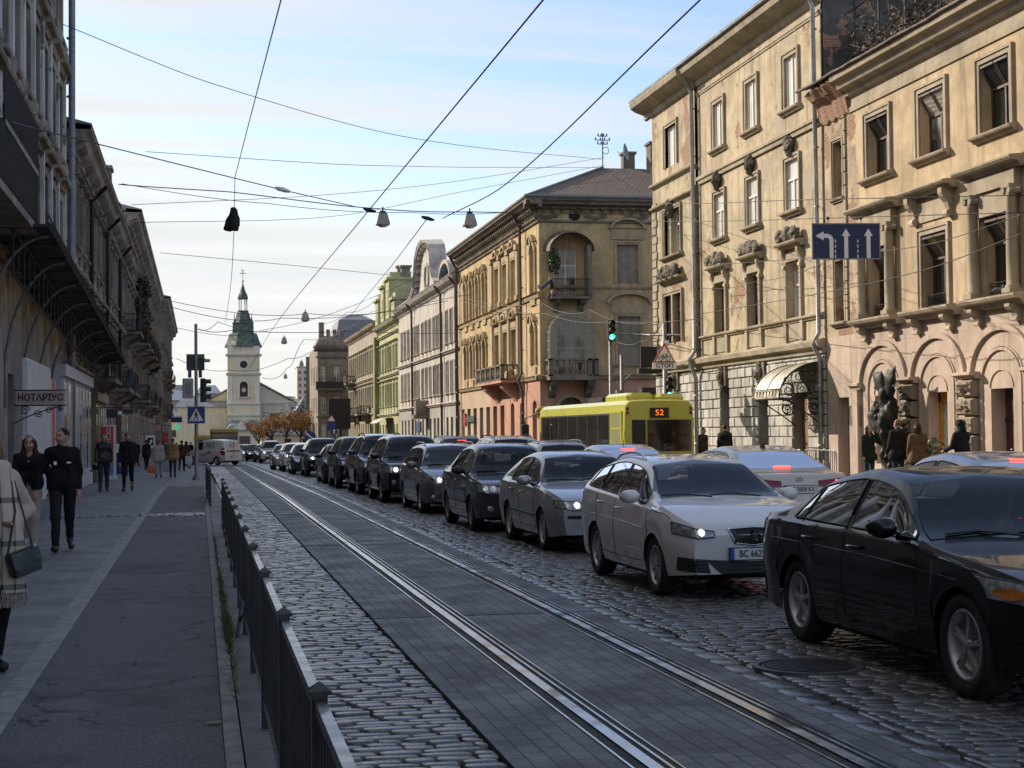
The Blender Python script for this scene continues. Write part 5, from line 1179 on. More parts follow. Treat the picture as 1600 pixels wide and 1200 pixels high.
m = B.mb(I3); m.box(c[0]-.05, c[0]+.05, c[1]-.05, c[1]+.05, 31, 33.6); m.box(c[0]-.55, c[0]+.55, c[1]-.05, c[1]+.05, 32.6, 32.75); m.box(c[0]-.3, c[0]+.3, c[1]-.05, c[1]+.05, 33.1, 33.2); m.sphere((c[0], c[1], 31.2), .22, 6); B.part(m, 'cross', plain('gilt', (.35, .27, .12), .4, .6))
m = B.mb(I3); m.box(1.5, 17.2, YK+5, YK+42, -2, 8.3); m.loft([[(1.5, y, 8.3), (9.4, y, 12.6), (17.2, y, 8.3)] for y in (YK+5, YK+42)], closed=True, cap=True); B.part(m, 'nave', M_ch); m = B.mb(fY(YK+5)); band(m, 11.2, 17.4, 7.6, 8.2, .4); band(m, 11.2, 17.4, 5.9, 6.2, .2); m.box(12.0, 12.5, -.01, .2, -2, 7.6); m.box(16.2, 16.8, -.01, .2, -2, 7.6); B.part(m, 'nave_mouldings', M_cw)
m = B.mb(I3); m.loft([[(1.1, y, 8.2), (9.4, y, 12.75), (17.7, y, 8.2), (17.7, y, 8.45), (9.4, y, 13.05), (1.1, y, 8.45)] for y in (YK+4.7, YK+42)], closed=True, cap=True); B.part(m, 'nave_roof', M_cu2)
m = B.mb(I3); m.box(-4.2, 5.2, YK+3, YK+16, -2, 7.2); B.part(m, 'side_chapel', M_ch); m = B.mb(I3); m.loft([[(-4.6, YK+2.6, 7.2), (5.2, YK+2.6, 7.2), (5.2, YK+16, 7.2), (-4.6, YK+16, 7.2)], [(-3, YK+7, 9.4), (5.2, YK+7, 9.4), (5.2, YK+12, 9.4), (-3, YK+12, 9.4)]], closed=True, cap=True); B.part(m, 'chapel_roof', M_cu2)
m = B.mb(I3); m.box(5.0, 11.6, YK-4, YK, -2, 2.6); po = B.part(m, 'porch', M_ch); m = B.mb(I3); m.loft([[(4.5, YK-4.5, 2.6), (12.1, YK-4.5, 2.6), (12.1, YK, 3.0), (4.5, YK, 3.0)], [(5.5, YK-3.5, 3.6), (11.1, YK-3.5, 3.6), (10.6, YK, 4.6), (5.9, YK, 4.6)]], closed=True, cap=True); B.part(m, 'porch_roof', plain('blue_green_roof', (.16, .21, .22), .5, .2), po)
m = B.mb(fY(YK-4)); pg = [(6, 2.6), (6.2, 3.2), (7.0, 3.5), (7.5, 4.4), (8.2, 4.8), (8.9, 4.4), (9.4, 3.5), (10.2, 3.2), (10.4, 2.6)]; m.loft([[(u, .3, z) for u, z in pg], [(u, -.4, z) for u, z in pg]], closed=True, cap=True); m.box(5, 5.4, 0, .3, -2, 2.6); m.box(6.3, 6.7, 0, .3, -2, 2.6); m.box(9.6, 10, 0, .3, -2, 2.6); m.box(11.2, 11.6, 0, .3, -2, 2.6); m.box(8.12, 8.28, -.1, .1, 4.7, 6.2); m.box(7.8, 8.6, -.1, .1, 5.6, 5.75); B.part(m, 'porch_pediment', M_cw, po); m = B.mb(fY(YK-4)); m.box(7.2, 9.2, .02, .06, -2, 1.6); B.part(m, 'church_door', M_brown, po)
for xx in (14.2,): m = B.mb(fY(YK+5)); m.box(xx-.8, xx+.8, .01, .08, 2.5, 5.8); B.part(m, 'window', M_gd)
# hill with far roofs
t = NT('hillside'); M_hill = t.out(t.mix(t.ramp(t.noise(.05, 6), .4, .6), (.07, .075, .035), (.13, .095, .05)), .95)
m = MB(); gx, gy = 26, 14; rr = random.Random(2)
idx = [[m.P((-420+840*i/gx, 380+60*j, (-5+26*(1-cos(pi*min(1, j/7)))/2+rr.uniform(-1.2, 1.2) if j else -5))) for j in range(gy+1)] for i in range(gx+1)]
for i in range(gx):
    for j in range(gy): m.smooth = True; m.face((idx[i][j], idx[i+1][j], idx[i+1][j+1], idx[i][j+1]))
tag(m.build('hill', M_hill), kind='structure')
def house_far(x0, x1, y, d, z0, zt, zr, wm, rm, label, name='town_house', nwin=4, rowz=()):
    B = Bld(name, label, 'building', ((x0+x1)/2, y, z0), fY(y)); m = B.mb(I3); m.box(x0, x1, y, y+d, z0-3, zt); B.part(m, 'wall', wm)
    m = B.mb(I3)
    if zr > zt: m.loft([[(x0-.4, y-.5, zt), (x1+.4, y-.5, zt), (x1+.4, y+d+.5, zt), (x0-.4, y+d+.5, zt)], [(x0+(x1-x0)*.2, y+d/2-.1, zr), (x1-(x1-x0)*.2, y+d/2-.1, zr), (x1-(x1-x0)*.2, y+d/2+.1, zr), (x0+(x1-x0)*.2, y+d/2+.1, zr)]], closed=True, cap=True)
    else: m.box(x0-.2, x1+.2, y-.2, y+d, zt, zt+.5)
    B.part(m, 'roof', rm)
    for z in rowz:
        for k in range(nwin):
            u = x0+(x1-x0)*(k+.5)/nwin; m = B.mb(); m.box(u-.55, u+.55, -.02, .03, z, z+1.5); B.part(m, 'window', M_gd)
    return B
M_block = plain('pale_block_wall', (.55, .47, .43), .8, var=.1, scale=.2); M_pinkb = plain('pink_block_wall', (.45, .31, .27), .8, var=.1)
B = house_far(42.5, 56.5, 700, 14, 14, 31.6, 0, M_block, M_pinkb, 'far pale apartment block with pinkish top storey standing on the hill right of the church', 'apartment_block', 6, [17+2.9*k for k in range(5)])
m = B.mb(); 
for k in range(6): m.box(50, 56, 0, .8, 16+2.8*k, 17+2.8*k)
B.part(m, 'balconies', M_block); m = B.mb(I3); m.box(47, 57, 700-.1, 712, 30.2, 32.8); B.part(m, 'top_storey', M_pinkb)
M_fw = plain('far_wall', (.34, .29, .23), .9, var=.25, scale=.3); M_fr = plain('far_slate_roof', (.10, .105, .115), .7, var=.3, scale=.4); M_fr2 = plain('far_metal_roof', (.22, .25, .29), .5, var=.2)
house_far(20, 30, 330, 12, -2, 6.6, 10.2, M_fw, M_fr, 'dark-roofed house behind the autumn trees, nearest right of the church', rowz=(2.5,))
house_far(29.5, 38, 360, 12, 0, 8, 12, M_fw, M_fr2, 'house with a pale metal roof between the church and the far end house', rowz=(4.,))
house_far(17.5, 26, 420, 12, 2, 9, 12, M_fw, M_fr, 'dark roof on the hillside just right of the church nave')
house_far(30, 44, 470, 14, 3, 11, 14.5, M_fw, M_fr2, 'long grey roof on the hillside left of the pale apartment block')
house_far(44, 56, 480, 14, 3, 12.5, 16.5, M_fw, M_fr, 'dark hillside roof just below the pale apartment block')
house_far(-12, -1, 460, 12, 4, 12, 15, M_fw, M_fr2, 'grey-roofed house seen left of the church tower above the chapel')
house_far(-16, -3, 520, 12, 8, 15.5, 18.5, M_fw, M_fr, 'dark-roofed house highest on the hill left of the church tower')
house_far(-1, 7, 540, 12, 10, 16, 19, M_fw, M_fr2, 'small pale hill house peeping beside the left edge of the church tower')
house_far(-13, -4.4, 345, 10, -2, 5.6, 8.6, M_ch, M_fr2, 'low cream building left of the church behind the pavement crowd', rowz=(1.5,))
B = house_far(10, 21.5, 262, 5, -1.3, 1.7, 2.9, plain('kiosk_cream', (.50, .42, .27), .8), M_fr, 'low cream kiosk building behind the autumn trees', 'kiosk', 4, (-.4,))
house_far(17.5, 20, 252, 3, -1.2, .8, 1.5, M_pinkb, M_fr, 'small red-brown kiosk beside the end house', 'kiosk')
def tree(name, label, x, y, z0, h, cr, nl, leafm, ls, seed, group=None, limb=.07, trunk_h=.34, barkm=None):
    rr = random.Random(seed); root = thing(name, label, 'tree', (x, y, z0), group=group); off = (x, y, z0); m = MB(off=off); lf = MB(off=off)
    th = h*trunk_h; top = Vector((x+rr.gauss(0, .1), y, z0+th)); m.tube([(x, y, z0-.2), (x+rr.gauss(0, .05), y, z0+th*.5), top], [limb*1.9, limb*1.5, limb*1.3], 7)
    tips = []
    for k in range(9):
        a = rr.uniform(0, 2*pi); r = cr*rr.uniform(.45, .95); e = Vector((x+r*cos(a), y+r*sin(a), z0+h*rr.uniform(.6, .93))); md = top.lerp(e, .5)+Vector((rr.gauss(0, .15), rr.gauss(0, .15), .15)); m.tube([top, md, e], [limb, limb*.6, limb*.25], 5); tips += [e, md.lerp(e, .5)]
        for q in range(2):
            e2 = md+Vector((rr.gauss(0, cr*.35), rr.gauss(0, cr*.35), rr.uniform(.2, h*.25))); m.tube([md, e2], [limb*.4, limb*.15], 4); tips.append(e2)
    m.build('trunk', barkm or plain('bark', (.06, .045, .035), .9, var=.4), root)
    for t_ in tips:
        s_ = rr.uniform(.22, .42)*cr; leafcloud(lf, t_, (s_, s_, s_*.75), nl, ls, rr)
    lf.build('crown', leafm, root); return root
t = NT('autumn_leaf'); M_aut = t.out(t.mix(t.ramp(t.noise(1.1, 4), .35, .65), (.21, .095, .026), (.33, .18, .055)), .75); M_aut.node_tree.nodes['Principled BSDF'].inputs['Subsurface Weight'].default_value = 0
t = NT('hill_leaf'); M_hl = t.out(t.mix(t.ramp(t.noise(.6, 4), .35, .65), (.05, .06, .022), (.12, .10, .04)), .8)
for i, (px, Y, h, lab) in enumerate(((406, 236, 5.0, 'small round orange-leaved tree nearest the church door'), (425, 228, 5.9, 'orange autumn tree, second from the church porch'), (447, 224, 6.6, 'largest orange autumn tree beside the road, centre of the row'), (468, 226, 6.6, 'orange autumn tree with a broad crown before the kiosk'), (480, 232, 6.2, 'orange autumn tree at the right end of the row near the end house'))):
    P = at(px, 690, Y=Y); tree('autumn_tree', lab, P.x, Y, G(Y), h, h*.45, 40, M_aut, .13, 40+i, 'autumn trees in front of the church', limb=.09)
for i, (px, Y, z0, h, lab) in enumerate(((478, 300, -1.5, 9.5, 'olive green bushy tree behind the orange trees'), (492, 330, -1, 9, 'dull green tree partly hidden by the end house'), (462, 420, 2, 8, 'dark tree on the slope under the pale apartment block'), (268, 200, -.9, 1.6, 'low dark shrub at the pavement end left of the church'), (330, 296, -1.4, 2.3, 'dark green shrub by the left chapel wall'))):
    P = at(px, 680, Y=Y); tree('green_tree' if h > 3 else 'shrub', lab, P.x, Y, z0, h, h*.45, 22, M_hl, .25 if h > 3 else .12, 60+i, trunk_h=.25)
# ================================================================== WIRES, LAMPS, SIGNALS, SIGNS
M_wire = plain('black_wire', (.022, .022, .024), .6)
def wire(label, pts, r, sag=0., name='overhead_wire'):
    W_ = [at(x, y, Y=Y) for x, y, Y in pts]; out = []
    for i, (a, b) in enumerate(zip(W_[:-1], W_[1:])):
        p0 = W_[i-1] if i else a*2-b; p3 = W_[i+2] if i+2 < len(W_) else b*2-a; m0, m1 = (b-p0)*((b-a).length/max(.01, (b-p0).length)), (p3-a)*((b-a).length/max(.01, (p3-a).length))
        for k in range(10): t_ = k/10; p = a*(1-3*t_**2+2*t_**3)+b*(3*t_**2-2*t_**3)+m0*(t_-2*t_**2+t_**3)+m1*(t_**3-t_**2); p.z -= sag*4*t_*(1-t_); out.append(p)
    out.append(W_[-1]); m = MB(off=W_[0]); m.tube(out, r*.85, 5); o = m.build(name, M_wire); o.location = W_[0]; return tag(o, label, 'wire', 'overhead wires')
wire('thick tram contact wire running from the top centre down the street towards the church', [(852, -4, 13.7), (577, 328, 27.2), (430, 508, 60), (390, 575, 90)], .011, name='contact_wire')
wire('twisted thick cable from the upper right running to the hanging lamp wire', [(1098, -4, 16.5), (790, 288, 29.5), (692, 341, 36)], .013, name='contact_wire')
wire('cable dropping from the lamp wire towards the white gabled house', [(668, 341, 36), (612, 415, 47), (560, 478, 64), (505, 545, 90)], .013, name='contact_wire')
wire('oblique cable from the top left down to the knot above the dark rag', [(440, -4, 16), (405, 130, 22), (367, 277, 32)], .009)
wire('thin vertical cord carrying the dark rag', [(367, 277, 32), (366, 345, 32.2), (361, 440, 40), (352, 505, 60)], .008)
wire('long thin wire crossing the blue sky from the left house to the roof antenna', [(98, 38, 50), (330, 130, 54), (640, 215, 66), (940, 249, 92)], .016)
wire('taut span wire with insulators above the hanging lamps at left', [(-4, 186, 30), (148, 224, 36), (430, 294, 44), (560, 324, 52)], .017)
wire('span wire carrying the two hanging street lamps', [(185, 288, 52), (360, 300, 52), (590, 326, 52), (735, 331, 52), (1022, 333, 64)], .02, .02)
wire('second thin wire just below the lamp span wire', [(190, 287, 52), (420, 318, 52), (640, 332, 52), (820, 330, 56)], .013, .05)
wire('thin wire level across the sky above the lamp span', [(228, 237, 60), (560, 258, 66), (935, 262, 94)], .014)
wire('faint wire sloping up from the left eaves to the roof antenna', [(205, 320, 70), (500, 305, 78), (700, 285, 85), (945, 246, 94)], .015)
wire('faint wire sloping up from the left roofs just below another to the antenna', [(208, 348, 70), (520, 338, 80), (720, 300, 88), (945, 258, 94)], .015)
wire('thin wire from the far left roof to the right houses across pale cloud', [(250, 395, 100), (430, 412, 100), (610, 430, 120)], .02)
wire('low wire from the ivy block over the church spire', [(265, 470, 110), (480, 490, 110), (700, 470, 115)], .025, .3)
wire('low dark wire crossing in front of the church dome', [(268, 480, 100), (440, 497, 100), (720, 462, 112), (850, 440, 95)], .024, .3)
wire('wire at lantern height from left corner house to white gabled house', [(275, 512, 120), (410, 516, 120), (660, 430, 130)], .022, .3)
wire('support wire from the signal pole top rising to the right over the road', [(309, 514, 64), (365, 516, 70), (560, 517, 82), (720, 520, 95)], .018, .1)
wire('short slack wire from the signal pole top to the span wires', [(309, 514, 64), (340, 503, 66), (420, 517, 75)], .015, .2)
wire('dark wire across the corner house front at veranda height', [(720, 470, 110), (852, 490, 86), (955, 503, 67)], .022, .2)
wire('dark cable swooping across the corner house from balcony to signal', [(715, 462, 110), (850, 475, 86), (920, 484, 78), (1030, 502, 58)], .022, .35)
wire('thin cable from the traffic light mast to the beige house', [(955, 503, 67), (1040, 503, 58), (1098, 498, 56)], .018)
wire('pale cable loop drooping between the signal mast and the bracket arm', [(957, 530, 67), (1000, 533, 62), (1034, 506, 57)], .02, .15)
wire('thin wire along the beige house to the lane sign', [(1022, 318, 63), (1100, 318, 48), (1268, 312, 36), (1600, 305, 30)], .012)
wire('second thin wire holding the top of the lane sign', [(1022, 346, 63), (1150, 345, 45), (1322, 340, 33), (1600, 332, 28)], .011)
wire('rising wire crossing behind the lane sign to the upper right', [(1100, 415, 56), (1300, 400, 40), (1450, 382, 34), (1604, 333, 29)], .012)
wire('pale rising cable below the lane sign towards the right edge', [(1098, 490, 56), (1300, 455, 40), (1450, 420, 34), (1604, 362, 29)], .014)
wire('thin cable looped from downpipe to lane sign on the beige wall', [(1095, 450, 58), (1180, 440, 52), (1300, 405, 44)], .012, .1)
for i, (a, b) in enumerate((((500, 505, 130), (585, 470, 125)), ((520, 520, 140), (640, 455, 125)), ((590, 450, 120), (690, 400, 110)))):
    wire(('short slack wire at the far end house roof', 'far slack wire above the grey ornate house', 'slack wire at the green house turrets')[i], [a, ((a[0]+b[0])/2, (a[1]+b[1])/2, (a[2]+b[2])/2), b], .022, .3)
wire('faint wire above the pavement crowd to the church', [(275, 560, 150), (360, 578, 150), (450, 560, 150), (500, 540, 150)], .03, .3)
wire('curved slack feeder wire between the far hanging lamps', [(410, 590, 140), (448, 575, 130), (475, 530, 118), (540, 515, 110)], .026, .4)
def hang_lamp(label, px, py, Y, s=1.):
    P = at(px, py, Y=Y); r = thing('street_lamp', label, 'street lamp', P, group='hanging street lamps'); m = MB()
    m.loft([[(x*w, y*w, z) for x, y in ((-1, -1), (1, -1), (1, 1), (-1, 1))] for w, z in ((.11*s, .2*s), (.14*s, .18*s), (.22*s, -.16*s), (.22*s, -.2*s), (.19*s, -.21*s))], closed=True, cap=True); m.build('lamp_shade', plain('grey_lamp_shade', (.30, .30, .29), .5, var=.15), r)
    m = MB(); m.lathe([(.17*s, -.2*s), (.13*s, -.27*s), (.001, -.29*s)], n=12); m.build('diffuser', plain('lamp_diffuser', (.6, .58, .5), .3), r); m = MB(); m.tube([(0, 0, .18*s), (0, 0, .4*s)], .03*s, 6); m.box(-.1*s, .1*s, -.03*s, .03*s, .22*s, .27*s); m.build('hanger', M_iron2, r)
hang_lamp('grey hanging lamp on the span wire, left of the near pair', 598, 342, 52); hang_lamp('grey hanging lamp on the span wire, right of the near pair', 734, 344, 52)
hang_lamp('hanging lamp over the road just right of the church spire', 477, 495, 86); hang_lamp('hanging lamp over the road level with the church dome', 444, 532, 118); hang_lamp('small hanging lamp left of the pale end house', 471, 568, 150); hang_lamp('tiny hanging lamp farthest down the street by the church clock', 446, 588, 175)
P = at(364, 343, Y=32.2); rr = random.Random(6); m = MB(); rings = []
for z, r in ((.24, .03), (.2, .07), (.12, .09), (0, .13), (-.1, .15), (-.18, .16), (-.22, .13)):
    rings.append([((r*(1+.35*sin(3*a+z*9)))*cos(a)*.9+.02*z, r*.6*(1+.3*cos(4*a))*sin(a), z+rr.uniform(-.03, .03)) for a in np.linspace(0, 2*pi, 15)[:-1]])
m.smooth = True; m.loft(rings, closed=True, cap=True); o = m.build('hanging_rag', plain('black_cloth', (.014, .014, .016), .9, bump=.4)); o.location = P; tag(o, 'dark rag tied in a bunch on the vertical cord high above the street', 'rag')
for px, py, lab in ((441, 296, 'white strain insulator on the left span wire'), (577, 328, 'black clamp where contact wire and lamp wire cross'), (668, 341, 'black clamp on the lamp span wire right of the left lamp')):
    P = at(px, py, Y=44 if px < 500 else 50); m = MB(); m.tube([(-.2, 0, .05), (-.1, 0, .02), (.1, 0, -.03), (.22, 0, -.06)], [.03, .06, .06, .03], 8); m.box(-.05, .05, -.03, .03, -.05, .06); o = m.build('insulator', M_white if px < 450 else M_iron2); o.location = P; tag(o, lab, 'insulator')
# signs ------------------------------------------------------------
M_blue = plain('sign_blue', (.012, .045, .17), .45); M_sw = plain('sign_white', (.78, .78, .77), .5, var=.06); M_back = plain('sign_back_grey', (.22, .22, .225), .5, .3); M_redp = plain('sign_red', (.42, .03, .03), .45)
M_pole = plain('galvanised_pole', (.19, .195, .20), .45, .5, var=.18); M_navy = plain('sign_navy', (.008, .02, .085), .5, var=.1)
def flat(mb, pts, y0, y1): mb.loft([[(x, y0, z) for x, z in pts], [(x, y1, z) for x, z in pts]], closed=True, cap=True)
P = at(1322, 377, Y=33); ls = thing('lane_sign', 'navy overhead lane sign with one left-turn and two straight arrows hung over the road', 'road sign', P); ls.rotation_euler = (0, 0, rad(-8))
w, h = .765, .395; m = MB(); m.box(-w, w, 0, .03, -h, h); m.build('panel', M_navy, ls); m = MB()
for a, b, c, d in ((-w-.015, w+.015, h-.012, h+.015), (-w-.015, w+.015, -h-.015, -h+.012), (-w-.015, -w+.012, -h+.012, h-.012), (w-.012, w+.015, -h+.012, h-.012)): m.box(a, b, -.012, .035, c, d)
m.build('border', M_back, ls)
def arrow_up(x, z0, z1): 
    m = MB(); flat(m, [(x-.045, z0), (x+.045, z0), (x+.045, z1-.17), (x+.1, z1-.17), (x, z1), (x-.1, z1-.17), (x-.045, z1-.17)], -.006, 0); m.build('arrow', M_sw, ls)
arrow_up(0, -h+.015, .29); arrow_up(.51, -h+.015, .29)
m = MB(); c0 = (-.47, .0); pts = [(-.38, -h+.015), (-.29, -h+.015), (-.29, .02)]+[(-.44+.15*cos(a), .02+.15*sin(a)) for a in np.linspace(0, pi/2, 8)]+[(-.51, .17), (-.51, .225), (-.70, .125), (-.51, .02), (-.51, .08), (-.44, .08)]+[(-.44+.06*cos(a), .02+.06*sin(a)) for a in np.linspace(pi/2, 0, 6)]; flat(m, pts, -.006, 0); m.build('arrow', M_sw, ls)
m = MB()
for x in (-.245, .265):
    for k in range(4): m.box(x-.012, x+.012, -.006, 0, -h+.02+k*.115, -h+.09+k*.115)
m.build('lane_lines', M_sw, ls); m = MB()
for x in (-.4, .35): m.tube([(x, .015, h), (x, .015, h+.12)], .012, 5); m.box(x-.03, x+.03, .0, .04, h+.1, h+.16)
m.build('hanger', M_iron2, ls)
# pedestrian crossing pole on the left kerb
P = gr(307, 750, .05); ps = thing('signal_pole', 'grey signal pole on the left kerb, with base plate', 'pole', P); m = MB(); m.lathe([(.16, 0), (.15, .12), (.075, .2), (.07, 3), (.06, 6.3), (.001, 6.32)], n=10); m.build('pole', M_pole, ps); m = MB(); m.tube([(0, 0, 4.9), (.25, -.2, 4.95), (.42, -.3, 4.82)], .03, 5); m.box(.34, .56, -.4, -.2, 4.74, 4.86); m.build('camera_arm', M_pole, ps); m = MB(); m.box(-.1, .1, -.1, .1, 1.62, 1.78); m.build('band', plain('yellow_band', (.5, .3, .03), .6), ps)
def P_at_pole(dx, z): return (P.x+dx, P.y-.1, P.z+z)
sg = thing('crossing_sign', 'square blue pedestrian crossing sign on the left signal pole', 'road sign', P_at_pole(0, 2.62)); s = .355; m = MB(); m.box(-s, s, 0, .03, -s, s); m.build('panel', M_blue, sg); m = MB(); flat(m, [(-.29, -.25), (.29, -.25), (0, .27)], -.006, 0); m.build('triangle', M_sw, sg)
m = MB(); y0, y1 = -.012, -.006
m.tube([(.0+.035*cos(a), -.009, .12+.035*sin(a)) for a in np.linspace(0, 2*pi, 9)], .012, 4); flat(m, [(-.03, .08), (.03, .08), (.04, -.03), (-.04, -.03)], y0, y1); flat(m, [(-.04, -.03), (.005, -.03), (-.07, -.2), (-.11, -.2)], y0, y1); flat(m, [(0, -.03), (.04, -.03), (.1, -.2), (.06, -.2)], y0, y1); flat(m, [(-.03, .07), (-.1, -.02), (-.085, -.03), (-.01, .04)], y0, y1); flat(m, [(.03, .07), (.1, .0), (.09, -.015), (.02, .04)], y0, y1)
for k in range(5): flat(m, [(-.21+k*.1, -.235), (-.16+k*.1, -.235), (-.15+k*.095, -.205), (-.2+k*.095, -.205)], y0, y1) if k not in (1, 3) else None
m.build('walking_figure', M_iron2, sg)
m = MB()
for a, b, c, d in ((-s, s, s-.015, s), (-s, s, -s, -s+.015), (-s, -s+.015, -s, s), (s-.015, s, -s, s)): m.box(a, b, -.004, 0, c, d)
m.build('border', M_sw, sg)
bk = thing('sign_back', 'grey back of a square road sign high on the left signal pole', 'road sign', P_at_pole(-.02, 4.75)); m = MB(); m.box(-.36, .36, .12, .15, -.33, .33); m.box(-.3, -.16, .1, .2, -.62, -.33); m.box(.12, .26, .1, .2, -.62, -.33); m.build('panel', plain('dark_sign_back', (.06, .06, .06), .6), bk)
sb = thing('signal_cabinet', 'pale grey signal box on the left side of the left signal pole', 'signal box', P_at_pole(-.3, 3.7)); m = MB(); m.bbox(-.24, .2, -.05, .28, -.4, .4, .03); m.build('box', plain('pale_grey_box', (.33, .34, .34), .6), sb); m = MB(); m.box(-.1, .1, -.08, -.05, -.2, .2); m.build('hatch', M_back, sb)
def traffic_light(label, loc, rz, lit, visor=True, s=1.):
    r = thing('traffic_light', label, 'traffic light', loc, rz); m = MB(); m.bbox(-.16*s, .16*s, 0, .2*s, -.48*s, .48*s, .03); m.build('housing', plain('signal_housing', (.02, .021, .02), .5), r)
    for k, (nm, dim, on) in enumerate((('red_lamp', (.08, .01, .01), (1, .05, .03)), ('amber_lamp', (.09, .045, .01), (1, .5, .05)), ('green_lamp', (.01, .06, .04), (.06, 1., .62)))):
        z = (.31-.31*k)*s; m = MB(); m.lathe([(.115*s, 0), (.1*s, -.03*s), (.001, -.045*s)], (0, 0, z), 14, 1); m.build(nm, emit('lit_'+nm, on, 3.2) if k == lit else plain('dark_'+nm, dim, .3), r)
        v = MB(); v.smooth = True; v.loft([[(.135*s*cos(a), y, z+.135*s*sin(a)) for a in np.linspace(-.3, pi+.3, 12)] for y in (0, -.2*s)]); v.build('visor', MATS['signal_housing'], r)
    return r
traffic_light('dark side-on traffic light head on the left signal pole', (P.x+.38, P.y+.05, P.z+3.62), rad(80), 9)
m = MB()
P2 = at(955, 640, Y=66.6); sp = thing('signal_pole', 'thin pale pole carrying a green traffic light before the corner house', 'pole', (P2.x, 66.6, .13)); m = MB(); m.tube([(0, 0, 0), (0, 0, 5.6)], [.09, .07], 8); m.build('pole', M_pole, sp); m = MB(); m.tube([(0, 0, 5.9), (1.2, -2, 5.7), (2.2, -7, 5.4)], .05, 6); m.build('arm', M_pole, sp)
zc2 = at(956, 516, Y=66.4).z; traffic_light('traffic light with green lit on the thin pole before the corner house', (P2.x+.02, 66.4, zc2), 0, 2, s=.95)
P3 = at(1040, 620, Y=56); s3 = thing('signal_pole', 'pole behind the yellow bus with warning signs and a second signal', 'pole', (P3.x, 56, .13)); m = MB(); m.tube([(0, 0, 0), (0, 0, 5.6)], [.1, .08], 8); m.build('pole', M_pole, s3); m = MB(); m.box(-.12, .12, -.1, .1, 4.75, 4.95); m.tube([(.0, -.1, 4.85), (.14, -.2, 4.8)], .05, 6); m.build('camera', M_sw, s3)
traffic_light('lower green traffic light beside the stop plate pole', (P3.x+.08, 55.8, at(1041, 606, Y=55.8).z), 0, 2, s=.85)
zt_ = at(1037, 554, Y=55.8).z; P3x = at(1037, 554, Y=55.8).x
wg = thing('warning_sign', 'triangular white warning sign with red border and a bicycle', 'road sign', (P3x, 55.7, zt_)); m = MB(); flat(m, [(-.43, -.3), (.43, -.3), (.02, .42), (-.02, .42)], 0, .03); m.build('panel', M_redp, wg); m = MB(); flat(m, [(-.34, -.25), (.34, -.25), (0, .33)], -.006, 0); m.build('field', M_sw, wg)
m = MB(); 
for x in (-.13, .13): m.tube([(x+.085*cos(a), -.012, -.14+.085*sin(a)) for a in np.linspace(0, 2*pi, 13)], .012, 4)
m.tube([(-.13, -.012, -.14), (-.06, -.012, -.02), (.08, -.012, -.02), (.0, -.012, -.14), (-.13, -.012, -.14)], .011, 4); m.tube([(.0, -.012, -.14), (-.07, -.012, .02)], .011, 4); m.tube([(.13, -.012, -.14), (.07, -.012, .03), (.12, -.012, .04)], .011, 4); m.build('bicycle_symbol', M_iron2, wg)
pg_ = thing('stop_plate', 'white plate lettered in black hanging under the bicycle warning sign', 'road sign', (P3x, 55.7, zt_-.42)); m = MB(); m.box(-.46, .46, 0, .03, -.13, .13); m.build('panel', M_sw, pg_); text_part('СТОП', .2, M_iron2, pg_, (0, -.005, 0), RYF, sx=1.15, bold=.006)
m = MB(); m.box(-.46, .46, -.004, 0, .115, .13); m.box(-.46, .46, -.004, 0, -.13, -.115); m.build('border', M_iron2, pg_)
dbx = at(1014, 558, Y=57); db = thing('signal_backboard', 'large dark rectangular signal backboard left of the bicycle warning sign', 'signal backboard', (dbx.x, 57, dbx.z)); m = MB(); m.box(-.32, .32, 0, .06, -.4, .4); m.box(-.4, .5, .0, .3, -.62, -.42); m.build('board', plain('board_black', (.012, .012, .013), .7), db)
P4 = at(972, 600, Y=69); s4 = thing('street_lamp', 'grey street lamp post with a short curved arm behind the bus roof', 'street lamp', (P4.x, 69, .0)); m = MB(); m.tube([(0, 0, 0), (0, 0, 5.2)], [.1, .08], 8); m.build('post', M_pole, s4); m = MB(); m.tube([(0, 0, 3.6), (.1, 0, 4.0), (.4, -.1, 4.3), (.95, -.2, 4.45)], .045, 6); m.build('arm', M_pole, s4); m = MB(); m.box(.1, .75, -.16, .0, 4.72, 4.84); m.build('lantern', M_lead, s4); m = MB(); m.box(-.28, -.06, -.12, .12, 2.9, 3.6); m.build('meter_box', M_back, s4)
# notary sign, optician sign and other shop signs on the left
P = at(41, 612, X=XL); YN = 38.6
ns = thing('hanging_sign', 'cream hanging wall sign lettered НОТАРІУС in dark red over a scrolled iron bracket', 'shop sign', (XL, YN, 2.66)); m = MB(); m.box(.05, 1.16, -.03, .03, -.165, .165); m.build('panel', plain('cream_sign', (.42, .38, .33), .6, var=.1), ns); text_part('НОТАРІУС', .215, plain('dark_red_letter', (.10, .012, .012), .5), ns, (.605, -.034, 0), RYF, sx=.93, bold=.008)
m = MB(); m.tube([(0, 0, .18), (1.2, 0, .18)], .016, 5); m.tube([(0, 0, -.18), (1.2, 0, -.18)], .016, 5)
for c, r, s_ in (((.25, -.3), .12, 1), ((.55, -.36), .1, -1), ((.8, -.3), .08, 1), ((1.05, -.25), .06, -1)):
    m.tube([(c[0]+r*(1-.8*k/20)*cos(s_*k*.5), 0, c[1]+r*(1-.8*k/20)*sin(s_*k*.5)) for k in range(21)], .012, 4)
m.tube([(0, 0, -.6), (.3, 0, -.45), (.7, 0, -.3), (1.1, 0, -.19)], .014, 4); m.build('bracket', M_iron2, ns)
